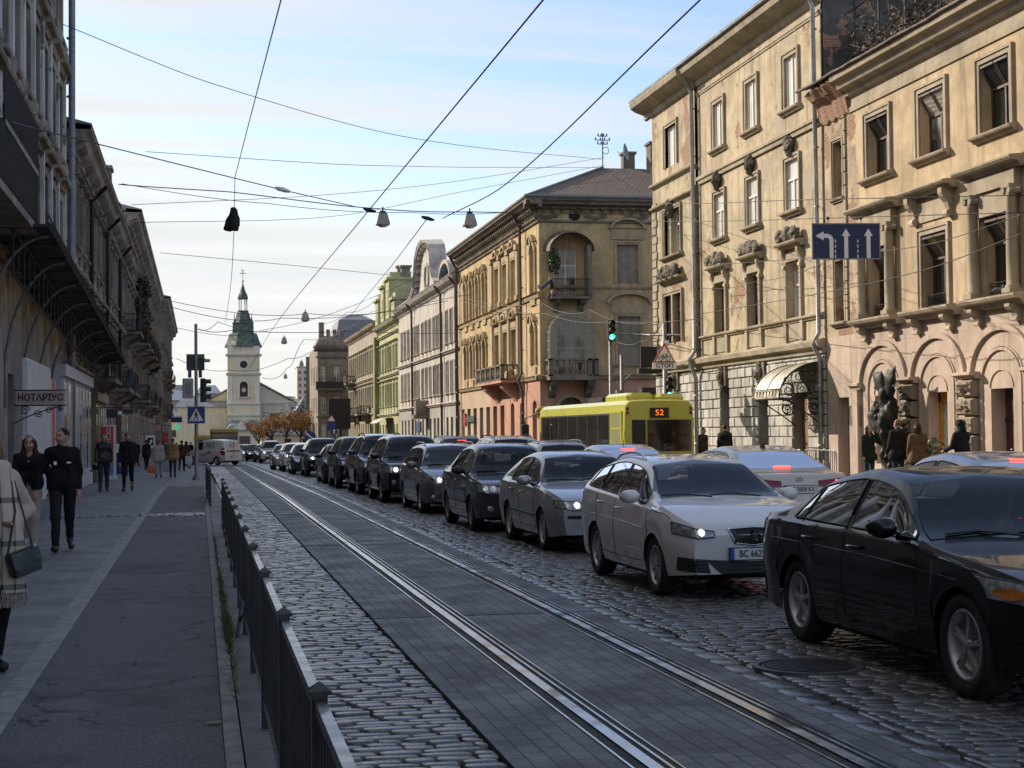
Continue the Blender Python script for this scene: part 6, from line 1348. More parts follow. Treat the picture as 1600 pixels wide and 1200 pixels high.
P = at(166, 741, X=-3.85); P.z = G(P.y)+.05; os_ = thing('shop_sign', 'tall red upright optician sign with white letters standing on the left pavement', 'shop sign', (P.x, P.y, P.z)); m = MB(); m.box(-.36, .40, -.06, .12, .12, 2.3); m.box(-.42, .46, -.1, .16, 0, .12); m.build('frame', M_sw, os_); m = MB(); m.box(-.30, .30, -.075, -.06, .75, 2.22); m.build('red_panel', plain('optician_red', (.62, .05, .022), .45, var=.05), os_); m = MB(); m.box(-.3, .3, -.075, -.06, .18, .72); m.build('lower_panel', plain('lower_blue_panel', (.14, .26, .42), .5, var=.3, scale=14), os_)
for k, chh in enumerate('ОПТИКА'): text_part(chh, .27, M_sw, os_, (.1, -.08, 2.06-.235*k), RYF, sx=1.1, bold=.004)
for k in range(9): text_part('оптика'[k % 6], .075, M_sw, os_, (-.17, -.08, 2.1-.1*k), RYF)
def proj_sign(label, px, py, Y, w, h, c, sub=None, txt=None, name='shop_sign', tm=None):
    P = at(px, py, Y=Y); r = thing(name, label, 'shop sign', P); m = MB(); m.box(-w/2, w/2, -.06, .06, -h/2, h/2); m.build('panel', c, r); m = MB(); m.tube([(-w/2-.35, 0, h/2+.04), (w/2, 0, h/2+.04)], .02, 4); m.build('bracket', M_iron2, r)
    m = MB(); 
    for a, b, c_, d in ((-w/2, w/2, h/2-.03, h/2), (-w/2, w/2, -h/2, -h/2+.03)): m.box(a, b, -.07, -.06, c_, d)
    m.build('border', M_back, r)
    if txt: text_part(txt, h*.55, tm or M_sw, r, (0, -.065, 0), RYF)
    return r
M_dgrey = plain('charcoal_sign', (.03, .03, .033), .5)
proj_sign('dark grey projecting shop sign beyond the grey shop front, nearest of the small signs', 175, 646, 66, .46, .40, M_dgrey); proj_sign('small white projecting plate beside the dark grey sign', 187, 645, 70, .2, .2, M_sw); proj_sign('dark green-black projecting sign with a rounded look by the olive front', 199, 643, 74, .52, .26, M_dgrey)
g1 = proj_sign('white board sign with a green arrow emblem above the pavement crowd', 235, 690, 108, .62, .95, M_sw); m = MB(); flat(m, [(-.2, -.25), (.2, -.25), (.2, .25), (-.2, .25)], -.075, -.066); flat(m, [(-.2, -.25), (.2, -.25), (.2, .25), (-.2, .25)], -.075, -.066); m.build('emblem', plain('emblem_green', (.03, .22, .06), .5), g1); m = MB(); flat(m, [(-.12, -.17), (.04, -.17), (.12, -.05), (.12, .17), (0, .1), (-.1, .1), (0, 0)], -.085, -.076); m.build('emblem_arrow', M_sw, g1)
proj_sign('small red board sign farther along the left pavement', 258, 684, 122, .5, .8, plain('dull_red_sign', (.40, .05, .035), .5)); proj_sign('pinkish round-cornered sign beside the red board', 246, 668, 128, .5, .5, plain('peach_sign', (.5, .3, .22), .6)); proj_sign('navy projecting sign under the dark eave near the green cross', 276, 656, 150, 1.0, .5, M_navy)
cx_ = at(276, 667, Y=140); gc = thing('pharmacy_cross', 'lit green pharmacy cross projecting from the left row', 'shop sign', cx_); m = MB(); m.box(-.32, .32, -.06, .06, -.11, .11); m.box(-.11, .11, -.065, .065, -.32, .32); m.build('cross', emit('cross_green', (.08, .5, .25), .35), gc); m = MB(); m.tube([(-1.2, 0, .2), (-.4, 0, .1)], .03, 4); m.build('bracket', M_iron2, gc)
bl = thing('notice_board', 'blue and white notice board standing between the two walking men', 'board', (-3.55, 74.5, G(74.5)+.05)); m = MB(); m.box(-.3, .3, 0, .06, .1, 1.35); m.build('panel', plain('notice_blue', (.02, .05, .2), .5), bl); m = MB(); m.box(-.3, .3, -.01, 0, 1.1, 1.5); m.build('header', M_sw, bl); m = MB(); m.box(-.28, -.24, 0, .05, 0, .1); m.box(.24, .28, 0, .05, 0, .1); m.build('legs', M_iron2, bl)
# blue round signs far down the road
def round_sign(label, px, py, Y, r_, c, kind):
    P = at(px, py, Y=Y); r = thing('road_sign', label, 'road sign', P); m = MB(); m.lathe([(.001, -.02), (r_, -.02), (r_, .02), (.001, .02)], n=20, axis=1, sm=False); m.build('disc', c, r); m = MB(); m.tube([(0, .06, r_), (0, .06, -P.z+G(Y))], .04, 6); m.build('post', M_pole, r); m = MB()
    if kind == 'arrow': flat(m, [(-.05, -.2), (.05, -.2), (.05, .05), (.13, .05), (0, .22), (-.13, .05), (-.05, .05)], -.03, -.021)
    else: flat(m, [(-r_*.75, r_*.55), (-r_*.55, r_*.75), (r_*.75, -r_*.55), (r_*.55, -r_*.75)], -.03, -.021)
    m.build('symbol', M_sw, r)
round_sign('round blue sign with white diagonal bar above the far car roofs', 485, 683, 150, .55, M_blue, 'bar'); round_sign('round blue straight-ahead arrow sign beside the end house', 522, 674, 140, .3, M_blue, 'arrow')
P = at(518, 664, Y=141); r = thing('road_sign', 'small triangle sign over a square sign by the end house railing', 'road sign', P); m = MB(); flat(m, [(-.4, .3), (.4, .3), (0, .95)], 0, .03); m.build('triangle', M_redp, r); m = MB(); flat(m, [(-.3, .36), (.3, .36), (0, .82)], -.006, 0); m.build('field', M_sw, r); m = MB(); m.box(-.4, .4, 0, .03, -.5, .25); m.build('square', M_blue, r); m = MB(); m.tube([(0, .05, .5), (0, .05, -2.5)], .04, 5); m.build('post', M_pole, r)
bbx = thing('billboard', 'dark blank roadside billboard beside the end house', 'billboard', at(532, 648, Y=185)); m = MB(); m.box(-1.4, 1.2, 0, .2, -1.7, 1.9); m.build('panel', plain('billboard_black', (.02, .018, .016), .7), bbx); m = MB(); m.box(-.15, .15, .05, .25, -4.2, -1.7); m.build('post', M_iron2, bbx)
nb = thing('name_board', 'small blank navy wall board on the pale gabled house', 'board', at(654, 666, X=XR-.1)); m = MB(lambda u, w, z: (-w, u, z)); m.box(-1.4, 1.4, 0, .06, -.45, .45); m.build('panel', M_navy, nb); m = MB(lambda u, w, z: (-w, u, z)); m.tube([(-1.4, .03, -.45), (1.4, .03, -.45), (1.4, .03, .45), (-1.4, .03, .45), (-1.4, .03, -.45)], .03, 4); m.build('border', M_back, nb)
hb = at(735, 655, X=XR-.05); sh = thing('shop_lettering_board', 'dark shop name strip on the sand ground floor of the corner house', 'shop sign', hb); m = MB(lambda u, w, z: (-w, u, z)); m.box(-2.1, 1.6, 0, .1, -.22, .22); m.build('strip', M_dgrey, sh); m = MB(lambda u, w, z: (-w, u, z)); m.box(1.8, 2.5, 0, .1, -.45, .45); m.build('red_square', M_redp, sh)
# crowd barrier on the right kerb
def barrier(y0, y1, label):
    b = thing('crowd_barrier', label, 'barrier', (16.75, y0, .128), group='galvanised crowd barriers on the right kerb'); m = MB(); L = y1-y0
    m.tube([(0, 0, .12), (0, .03, .95), (0, .1, 1.02), (0, L-.1, 1.02), (0, L-.03, .95), (0, L, .12)], .02, 6); m.tube([(0, .02, .2), (0, L-.02, .2)], .016, 5); m.build('frame', M_pole, b); m = MB()
    n = int(L/.13)
    for k in range(1, n): m.tube([(0, L*k/n, .2), (0, L*k/n, 1.02)], .011, 4)
    m.build('bars', M_pole, b); m = MB()
    for y in (.15, L-.15): m.tube([(-.3, y, .01), (0, y, .12), (.3, y, .01)], .018, 5)
    m.build('feet', M_pole, b)
barrier(44.6, 46.9, 'grey metal crowd barrier nearest the beige house'); barrier(42.1, 44.4, 'grey metal crowd barrier in front of the woman on the phone'); barrier(39.6, 41.9, 'grey metal crowd barrier in front of the man in black and the brown coat')
pp = thing('potted_shrub', 'pale green potted shrub beside the orange-framed door', 'plant', (18.6, 37.9, .13)); m = MB(off=(18.6, 37.9, .13)); leafcloud(m, (18.6, 37.9, 1.05), (.42, .42, .45), 420, .07, random.Random(3)); m.build('foliage', plain('pale_shrub_leaf', (.20, .22, .13), .7, var=.4), pp); m = MB(); m.lathe([(.2, 0), (.26, .75), (.22, .75)], n=12); m.build('pot', plain('grey_pot', (.2, .2, .19), .8), pp)
# ================================================================== VEHICLES
def pchip(pts):
    x = np.array([p[0] for p in pts], float); y = np.array([p[1] for p in pts], float); h = np.diff(x); d = np.diff(y)/h; m = np.zeros(len(x))
    for i in range(1, len(x)-1):
        if d[i-1]*d[i] > 0: w1 = 2*h[i]+h[i-1]; w2 = h[i]+2*h[i-1]; m[i] = (w1+w2)/(w1/d[i-1]+w2/d[i])
    m[0] = d[0]; m[-1] = d[-1]
    def f(q):
        q = min(max(q, x[0]), x[-1]); i = min(int(np.searchsorted(x, q, 'right'))-1, len(h)-1); t = (q-x[i])/h[i]
        return float((1+2*t)*(1-t)**2*y[i]+t*(1-t)**2*h[i]*m[i]+t*t*(3-2*t)*y[i+1]+t*t*(t-1)*h[i]*m[i+1])
    return f
M_tyre = plain('tyre_rubber', (.018, .018, .018), .85, var=.3, scale=14); M_alloy = plain('alloy_wheel', (.45, .45, .46), .35, .5, var=.15); M_hub = plain('steel_wheel_cover', (.22, .22, .23), .45, .5, var=.2); M_dark = plain('dark_underbody', (.008, .008, .008), .9); M_trimb = plain('black_plastic_trim', (.020, .020, .021), .55, var=.25); M_chrome = plain('chrome', (.55, .55, .56), .12, 1., var=.05)
t = NT('tinted_glass'); M_cg = t.out((.008, .009, .011), .03, spec=.5)
t = NT('clear_glass'); M_wsg = t.out(t.mix(t.ramp(t.noise(2.2, 2), .4, .62), (.012, .016, .021), (.02, .024, .028)), .025, spec=.22)
M_hl_ = plain('headlamp_glass', (.30, .31, .32), .08, .4, var=.5, scale=16); M_lit = emit('lit_headlamp', (1, .96, .86), 1.5); M_dip = emit('side_headlamp', (.9, .93, 1.), 1.1); M_tail = plain('red_tail_lens', (.20, .008, .01), .12, var=.3, scale=20); M_brk = emit('lit_brake_lamp', (1, .06, .04), 2.2); M_ind = plain('amber_lens', (.55, .18, .02), .15)
M_plate = plain('number_plate', (.60, .60, .58), .45, var=.05); M_pblue = plain('plate_blue', (.02, .09, .35), .45); M_pblk = plain('plate_letter', (.015, .015, .015), .5)
def thin_glass(name, tint):
    t = NT(name); T_ = t.n('ShaderNodeBsdfTransparent'); T_.inputs[0].default_value = tint+(1,); g = t.n('ShaderNodeBsdfGlossy'); g.inputs['Roughness'].default_value = .015; f = t.n('ShaderNodeFresnel'); f.inputs[0].default_value = 1.5; x = t.n('ShaderNodeMixShader'); t.t.links.new(f.outputs[0], x.inputs[0]); t.t.links.new(T_.outputs[0], x.inputs[1]); t.t.links.new(g.outputs[0], x.inputs[2]); t.t.links.new(x.outputs[0], t.t.nodes['Material Output'].inputs[0]); return t.m
M_tw = thin_glass('windscreen_glass', (.62, .68, .68)); M_ts = thin_glass('side_glass', (.20, .21, .22)); M_tr = thin_glass('rear_glass', (.36, .38, .38)); M_seat = plain('seat_fabric', (.035, .034, .034), .85); M_dash = plain('dashboard', (.012, .012, .013), .8)
def cabin(root, yc, y0, y1, yt, zc, Ht, hw):
    m = MB(); hw -= .05; zb = zc-.06; m.quad((-hw, yc, .3), (hw, yc, .3), (hw, yt, .3), (-hw, yt, .3))
    for x in (-hw, hw): m.quad((x, yc-.1, .3), (x, yt, .3), (x, yt, zb), (x, yc-.1, zb))
    m.quad((-hw, yc-.1, .3), (hw, yc-.1, .3), (hw, yc-.1, zb), (-hw, yc-.1, zb)); m.quad((-hw, yt-.1, .3), (hw, yt-.1, .3), (hw, yt-.1, zb), (-hw, yt-.1, zb)); m.build('cabin_lining', M_dash, root)
    m = MB(); m.loft([[(x, yc-.1, zc-.12), (x, yc+.25, zc-.02), (x, yc+.62, zc-.03), (x, yc+.66, zc-.25), (x, yc+.1, zc-.3)] for x in (-hw, hw)], closed=True, cap=True); m.build('dashboard', M_dash, root)
    for x in (-.36, .36):
        m = MB(); y = y0+.42; m.bbox(x-.24, x+.24, y-.45, y+.05, .42, .58, .06); m.loft([[(x-a, y+b+d, z), (x+a, y+b+d, z), (x+a*.9, y+b+.1+d, z), (x-a*.9, y+b+.1+d, z)] for a, b, z, d in ((.23, 0, .5, 0), (.25, .03, .8, .05), (.22, .08, 1.06, .1), (.10, .1, 1.08, .1), (.13, .1, 1.14, .1), (.13, .12, 1.29, .1), (.09, .13, 1.32, .1))], closed=True, cap=True); m.build('front_seat', M_seat, root)
    m = MB(); y = min(yt-.5, y0+1.55); m.loft([[(-hw*.86, y+b, z), (hw*.86, y+b, z), (hw*.86, y+b+.14, z), (-hw*.86, y+b+.14, z)] for b, z in ((0, .5), (.1, .9), (.16, 1.04))], closed=True, cap=True); m.build('rear_seat', M_seat, root)
    m = MB(); m.tube([(.36+.18*cos(a), yc+.78+.06*sin(a), zc-.06+.17*sin(a)) for a in np.linspace(0, 2*pi, 20)], .016, 6); m.tube([(.20, yc+.78, zc-.06), (.52, yc+.78, zc-.06)], .02, 5); m.build('steering_wheel', M_dash, root)
    m = MB(); m.bbox(-.11, .11, y0-.14, y0-.11, Ht-.20, Ht-.13, .01); m.build('rear_view_mirror', M_dash, root)
WHEELS = {}
def wheel_mesh(r, w, style):
    k = (r, w, style)
    if k in WHEELS: return WHEELS[k]
    m = MB(); rr_ = r*.70; m.lathe([(rr_, -w*.42), (r*.9, -w*.5), (r*.985, -w*.40), (r, -w*.2), (r, w*.2), (r*.985, w*.4), (r*.9, w*.5), (rr_, w*.42), (rr_*.93, w*.36)], n=32, axis=0); a = m.build('wheel', M_tyre)
    m = MB(); m.lathe([(rr_*.99, w*.40), (rr_*.93, w*.44), (rr_*.88, w*.38), (rr_*.84, -w*.35), (.02, -w*.36)], n=32, axis=0); m.lathe([(.001, w*.36), (r*.10, w*.36), (r*.13, w*.28), (r*.13, w*.05)], n=14, axis=0)
    ns, tw, sw = {'five': (5, .17, .075), 'ten': (10, 0, .07), 'seven': (7, 0, .12), 'cover': (9, 0, .17)}[style]
    for i in range(ns):
        for s_ in ((-1, 1) if tw else (0,)):
            a0 = 2*pi*i/ns+s_*tw*.30; a1 = 2*pi*i/ns+s_*tw*.55
            def pt(rad_, ang, x): return (x, rad_*cos(ang), rad_*sin(ang))
            q = [(r*.10, a0, sw*r*1.1), (rr_*.5, (a0+a1)/2, sw*r*.9), (rr_*.95, a1, sw*r*.95)]; rings = []
            for rad_, ang, hw in q:
                da = hw*.5/max(rad_, .03); xo = w*(.33 if rad_ > r*.2 else .36); rings.append([pt(rad_, ang-da, xo-.03), pt(rad_, ang-da*.75, xo), pt(rad_, ang+da*.75, xo), pt(rad_, ang+da, xo-.03)])
            m.loft(rings, closed=True, cap=True)
    b = m.build('rim', M_hub if style == 'cover' else M_alloy)
    for o in (a, b): COL.objects.unlink(o)
    WHEELS[k] = (a.data, b.data); bpy.data.objects.remove(a); bpy.data.objects.remove(b); return WHEELS[k]
def car(name, label, cat, loc, rz, S, pm, plate=None, group=None, lit=0, brake=0, lod=0):
    root = thing(name, label, cat, loc, rz, group); L, Wd, Ht, wb, fo = S['L'], S['W'], S['H'], S['wb'], S['fo']; r = S.get('r', .32); yw = (fo, fo+wb); hw = Wd/2
    yc, y0, y1, yt = S['yc'], S['y0'], S['y1'], S['yt']; zc_, zt_ = S['zc'], S['zt']; zh = S.get('zh', zc_-.2); kind = S['kind']
    tp = [(0, zh-.16), (.06, zh-.06), (.20, zh+.0), (yc*.55, zc_-.07), (yc, zc_), (y0, Ht-.05), ((y0+y1)/2-.1, Ht), (y1, Ht-(S.get('rd', .06) if kind != 'sedan' else .08)), (yt, zt_)]
    if kind == 'sedan': tp += [(L-.10, zt_-.03), (L-.03, zt_-.14), (L, zt_-.32)]
    else: tp += [(L-.03, zt_-.22), (L, zt_-.40)]
    top = pchip(tp); bl = lambda y: S['b0']+(S['b1']-S['b0'])*min(1, max(0, (y-yc)/(yt-yc)))
    belt = lambda y: min(bl(y), top(y)-.045)
    zs = S.get('zs', .22); Ra = r*1.13
    def zlow(y):
        z = zs+(.05*(1-min(1, y/.5)) if y < .5 else 0)+(.10*(1-min(1, (L-y)/.5)) if y > L-.5 else 0)
        for w in yw:
            if abs(y-w) < Ra: z = max(z, r+sqrt(Ra*Ra-(y-w)**2)-.01)
        return z
    fr, rr_ = S.get('fround', .22), S.get('rround', .15)
    def plan(y):
        f = 1.
        if y < .85: f -= fr*(1-y/.85)**2.6
        if y > L-.6: f -= rr_*(1-(L-y)/.6)**2.6
        return hw*f
    def wz(z): return float(np.interp(z, [.15, .3, .55, .75, 1.1], [.92, .972, 1., .99, .95]))
    tum = S.get('tum', .40)
    def section(y):
        zl, zb, zt = zlow(y), belt(y), top(y); w0 = plan(y); h = max(.02, zt-zb); wb_ = w0*wz(zb); ps = []
        for t_ in (0, .1, .28, .48, .68, .85, .96): z = zl+(zb-zl)*t_; ps.append((w0*wz(z)+(.012 if .4 < t_ < .8 else 0), z))
        ps.append((wb_-.012, zb)); ins = min(.05, h*.5)
        wr = wb_-ins-tum*h
        for t_ in (.06, .3, .55, .78): ps.append((wb_-ins*.6-(wb_-ins*.6-wr)*t_/.82*(.82 if t_ < .1 else 1)*min(1, t_/.78)**.1, zb+h*t_))
        ps += [(wr-.02*min(1, h*3), zb+h*.88), (wr*.93-.02, zb+h*.945), (wr*.8, zb+h*.973), (wr*.5, zb+h*.993), (0, zt)]
        return ps
    ys = set(np.linspace(0, L, 44 if lod else 70))
    for w in yw: ys |= {w+Ra*q for q in (-1.003, -.985, -.93, -.8, -.6, -.35, 0, .35, .6, .8, .93, .985, 1.003)}
    ys |= {.02, .05, .1, L-.02, L-.05, L-.1, yc, y0, y1, yt}
    ys = sorted(y for y in ys if 0 <= y <= L)
    m = MB(); m.smooth = True; rings = []
    for y in ys:
        h_ = section(y); rings.append([(-a, y, z) for a, z in h_]+[(a, y, z) for a, z in h_[-2::-1]])
    m.loft(rings)
    n = len(rings[0]); m.face(range(n)); m.face(range(len(m.v)-n, len(m.v))); bvh = BVHTree.FromPolygons([Vector(v) for v in m.v], m.q); NR = n-1; zrw = S.get('zrg', zt_+.05)
    def gone(f):
        i, j = divmod(f, NR)
        if lod or i >= len(ys)-1: return False
        a, b = ys[i], ys[i+1]; za, zb_ = sorted((top(a), top(b))); jj = min(j, NR-1-j)
        if 13 <= jj and yc < a and b < y0+.02 and za > zc_+.05 and zb_ < Ht-.09: return True
        if 14 <= jj and a > y1 and za > zrw+.03 and zb_ < Ht-.13: return True
        return 8 <= jj <= 10 and any(a > w[0]+.05 and b < min(w[1], w[3])-.02 for w in S['win'])
    keep = [f for f in range(len(m.q)) if not gone(f)]; m.q = [m.q[f] for f in keep]; m.sm = [m.sm[f] for f in keep]; m.m = [m.m[f] for f in keep]; body = m.build('body', pm, root, 38)
    def hit(a, b, ax, off=.006):
        if ax == 'F': o, d = Vector((a, -1, b)), Vector((0, 1, 0))
        elif ax == 'R': o, d = Vector((a, L+1, b)), Vector((0, -1, 0))
        elif ax == 'T': o, d = Vector((a, b, 3)), Vector((0, 0, -1))
        else: o, d = Vector((2*ax, a, b)), Vector((-ax, 0, 0))
        q = bvh.ray_cast(o, d)
        if q[0] is None:
            q = bvh.find_nearest(o+d*(1.2 if ax in ('F', 'R') else 1.1))
        nn = q[1]; nn = nn if nn.dot(d) < 0 else -nn
        return q[0]+nn*off
    def patch(name, lo, hi, ax, mat, par=root, nu=14, nv=6, off=.006):
        m = MB(); m.smooth = True
        def samp(pl, t_):
            d = [0]
            for p, q in zip(pl[:-1], pl[1:]): d.append(d[-1]+sqrt((p[0]-q[0])**2+(p[1]-q[1])**2))
            x = t_*d[-1]; i = 0
            while i < len(pl)-2 and x > d[i+1]: i += 1
            s_ = (x-d[i])/max(1e-6, d[i+1]-d[i]); return (pl[i][0]+(pl[i+1][0]-pl[i][0])*s_, pl[i][1]+(pl[i+1][1]-pl[i][1])*s_)
        rows = []
        for j in range(nv+1):
            row = []
            for i in range(nu+1):
                p, q = samp(lo, i/nu), samp(hi, i/nu); row.append(hit(p[0]+(q[0]-p[0])*j/nv, p[1]+(q[1]-p[1])*j/nv, ax, off))
            rows.append(row)
        m.loft(rows); rim = rows[0]+[r_[-1] for r_ in rows[1:]]+rows[-1][-2::-1]+[r_[0] for r_ in rows[-2:0:-1]]
        return m.build(name, mat, par), rim
    def seam(pts, ax, rad_=.0045, mat=M_dark, name='door_seam', off=.0):
        m = MB(); out = []
        for p, q in zip(pts[:-1], pts[1:]):
            for k in range(6): out.append(hit(p[0]+(q[0]-p[0])*k/6, p[1]+(q[1]-p[1])*k/6, ax, off))
        out.append(hit(pts[-1][0], pts[-1][1], ax, off)); m.tube(out, rad_, 5); return m.build(name, mat, root)
    wbs = plan((yc+yt)/2)*wz(S['b0'])
    nu = 8 if lod else 18
    # glass
    GW, GS, GR = (M_tw, M_ts, M_tr) if not lod else (M_wsg, M_cg, M_cg)
    if not lod: cabin(root, yc, y0, y1, yt, zc_, Ht, plan((yc+yt)/2)*.9)
    hwl = wbs*.90; hr = Ht-zc_; wrt = wbs-.05-tum*(Ht-S['b0'])
    patch('windscreen', [(-hwl, zc_+.0), (-hwl*.5, zc_+.02), (0, zc_+.03), (hwl*.5, zc_+.02), (hwl, zc_+.0)], [(-wrt*.93, Ht-.11), (0, Ht-.055), (wrt*.93, Ht-.11)], 'F', GW, nu=nu, nv=8)
    zr0 = S.get('zrg', zt_+.05); rw = wbs*.84
    patch('rear_window', [(-rw, zr0), (0, zr0-.01), (rw, zr0)], [(-wrt*.86, Ht-.13), (0, Ht-.10), (wrt*.86, Ht-.13)], 'R', S.get('rgl', GR), nu=nu, nv=8)
    def gtop(y): return belt(y)+S.get('gt', .80)*(top(y)-belt(y))
    for s_ in (-1, 1):
        for k, (a0, a1, b0, b1) in enumerate(S['win']):
            lo = [(a0+(a1-a0)*q/8, belt(a0+(a1-a0)*q/8)+.03) for q in range(9)]; hi = [(b0+(b1-b0)*q/8, max(gtop(b0+(b1-b0)*q/8), belt(b0)+.035)) for q in range(9)]
            w_, rim = patch('side_window', lo, hi, s_, GS, nu=nu, nv=4)
            if not lod or k == 0:
                m = MB(); m.tube(rim[:nu+1] if S.get('chrome') else rim, .008, 5); m.build('window_trim', M_chrome if S.get('chrome') else M_trimb, root)
        if not lod:
            for k, y in enumerate(S['seams']): seam([(y+.02, belt(y)+.02), (y, .75), (y, .5), (y+(.0 if k < 2 else .1), zs+.10)], s_)
            seam([(S['seams'][0], zs+.10), (S['seams'][-1]-.1, zs+.10)], s_); seam([(yc-.05, belt(yc-.05)+.0), (yc*.5, belt(yc*.5)), (.35, belt(.35)-.01)], s_)
        for y in S['hand']:
            p = hit(y, bl(y)-.10, s_); m = MB(); m.tube([(p.x, p.y-.1, p.z), (p.x+s_*.028, p.y-.08, p.z), (p.x+s_*.028, p.y+.08, p.z), (p.x, p.y+.1, p.z)], .014, 6); m.build('door_handle', S.get('hm', pm), root)
        if S.get('strip'): seam([(fo+r*1.25, .5), (fo+wb-r*1.25, .52)], s_, .022, M_trimb, 'side_strip')
        if S.get('crease'): seam([(.8, S['crease']-.05), (fo+wb*.5, S['crease']), (L-.5, S['crease']+.02)], s_, .006, pm, 'crease', -.002)
        mx = hwl+.17; my = yc+S.get('mirr', .42); mz = bl(my)+.09; m = MB(); m.smooth = True
        rg = []
        for q in range(7):
            a = -1+2*q/6; f = sqrt(max(.02, 1-a*a*.92)); rg.append([(s_*(mx+a*.115), my-.05*f+.02+.075*f*(cos(t_)), mz+.075*f*sin(t_)) for t_ in np.linspace(0, 2*pi, 13)[:-1]])
        m.loft(rg, closed=True, cap=True); m.tube([(s_*(mx-.10), my+.01, mz-.04), (s_*(mx-.20), my+.05, mz-.09)], .028, 6); mr_ = m.build('mirror', S.get('mm', pm), root); m = MB(); m.quad(*[(s_*(mx+a*.085), my+.035, mz+b*.05) for a, b in ((-1, -1), (1, -1), (1, 1), (-1, 1))]); m.build('mirror_glass', M_cg, mr_)
        # lamps
        hx0, hx1, hz0, hz1, hx2 = S['hl']; q_, rim = patch('headlight', [(s_*hx0, hz0+.015), (s_*(hx0+hx1)/2, hz0), (s_*hx1, hz0+.05)], [(s_*hx0, hz0+(hz1-hz0)*.62), (s_*(hx0+hx1)/2, hz1-.02), (s_*hx1, hz1+hx2)], 'F', M_hl_, nu=10, nv=5, off=.009)
        if not lod: m = MB(); m.tube(rim, .006, 4); m.build('headlight_rim', M_trimb, q_)
        for cx_f, rad_, mt in ((.62 if lit > 2 else .38, .31, M_lit if lit > 1 else M_dip if lit else M_chrome), (.86 if lit > 2 else .72, .24, M_ind if lit > 2 else M_chrome)):
            cxx = hx0+(hx1-hx0)*cx_f; czz = (hz0+hz1)/2-.005+.02*cx_f; R_ = (hz1-hz0)*rad_; m = MB(); c0 = hit(s_*cxx, czz, 'F', .012); n = 12; ring = [hit(s_*cxx+R_*cos(2*pi*k/n), czz+R_*sin(2*pi*k/n), 'F', .013) for k in range(n)]; c_ = m.P(c0); idx = [m.P(p) for p in ring]
            for k in range(n): m.face((c_, idx[k], idx[(k+1) % n]))
            m.build('lamp', mt, q_)
        tx0, tx1, tz0, tz1 = S['tl']; q_, rim = patch('tail_light', [(s_*tx0, tz0+.04), (s_*tx1, tz0)], [(s_*tx0, tz1-.05), (s_*tx1, tz1)], 'R', M_tail, nu=8, nv=4, off=.009)
        if brake:
            for zz in (.3, .5, .7): patch('brake_lamp', [(s_*(tx0+(tx1-tx0)*.5), tz0+(tz1-tz0)*zz-.012), (s_*(tx0+(tx1-tx0)*.94), tz0+(tz1-tz0)*zz-.012)], [(s_*(tx0+(tx1-tx0)*.5), tz0+(tz1-tz0)*zz+.012), (s_*(tx0+(tx1-tx0)*.94), tz0+(tz1-tz0)*zz+.012)], 'R', M_brk, q_, 4, 1, .014)
        if S.get('fog'): fx, fz = S['fog']; m = MB(); p = hit(s_*fx, fz, 'F', .0); m.lathe([(.001, -.02), (.05, -.02), (.06, -.012), (.065, .02)], p, 14, 1); m.build('fog_lamp', M_hl_, root)
    # front: grille, bumper intake, plate, emblem
    for g in S['grille']: 
        q_, rim = patch('grille', g[0], g[1], 'F', M_trimb, nu=12, nv=4, off=.004)
        if len(g) > 2 and g[2]:
            m = MB(); m.tube(rim+[rim[0]], .011, 5); m.build('grille_frame', M_chrome, q_)
            if not lod:
                m = MB(); xs = [p[0] for p in g[0]]; a, b = min(xs), max(xs)
                for k in range(1, 18):
                    x = a+(b-a)*k/18; t_ = (x-a)/(b-a); lo = np.interp(x, [p[0] for p in g[0]], [p[1] for p in g[0]]); hi = np.interp(x, [p[0] for p in g[1]], [p[1] for p in g[1]]); m.tube([hit(x, lo+.01, 'F', .012), hit(x, hi-.01, 'F', .012)], .006, 4)
                m.build('grille_bars', M_trimb, q_)
        elif not lod:
            m = MB(); xs = [p[0] for p in g[0]]; a, b = min(xs), max(xs); z0 = min(p[1] for p in g[0]); z1 = max(p[1] for p in g[1])
            for k in range(1, 5): z = z0+(z1-z0)*k/5; m.tube([hit(a+.06+(b-a-.12)*q/8, z, 'F', .008) for q in range(9)], .006, 4)
            m.build('intake_slats', M_trimb, q_)
    def put_plate(end, z, x0=0.):
        s_ = -1 if end == 'F' else 1; p = hit(x0, z, end, .012); m = MB(); m.box(x0-.27, x0+.27, p.y-.012, p.y+.012, z-.065, z+.065); fr_ = m.build('plate_frame', M_trimb, root); y_ = p.y+s_*.0135; m = MB(); m.box(x0-.26, x0+.26, y_-.001, y_+.001, z-.056, z+.056); m.build('number_plate', M_plate, fr_)
        f = 1 if end == 'F' else -1; m = MB(); xa = x0-f*.26; m.box(min(xa, xa+f*.042), max(xa, xa+f*.042), y_-.002, y_+.002, z-.056, z+.056); m.build('plate_band', M_pblue, fr_)
        if plate: text_part(plate, .098, M_pblk, fr_, (x0+f*.022, y_+s_*.003, z), (rad(90), 0, 0) if end == 'F' else (rad(90), 0, pi), sx=.80, ext=.001, bold=.0015)
    put_plate('F', S.get('fpz', .42)); put_plate('R', S.get('rpz', .62))
    if S.get('emb'):
        ez = S['emb']; p = hit(0, ez, 'F', .055); m = MB(); 
        for a, b, c, d in ((-.05, .05, .03, .05), (-.05, -.025, .0, .05), (-.05, .05, -.01, .012), (.025, .05, -.05, .012), (-.05, .05, -.05, -.03)): m.box(a, b, p.y-.008, p.y+.02, ez+c, ez+d)
        m.build('emblem', M_chrome, root)
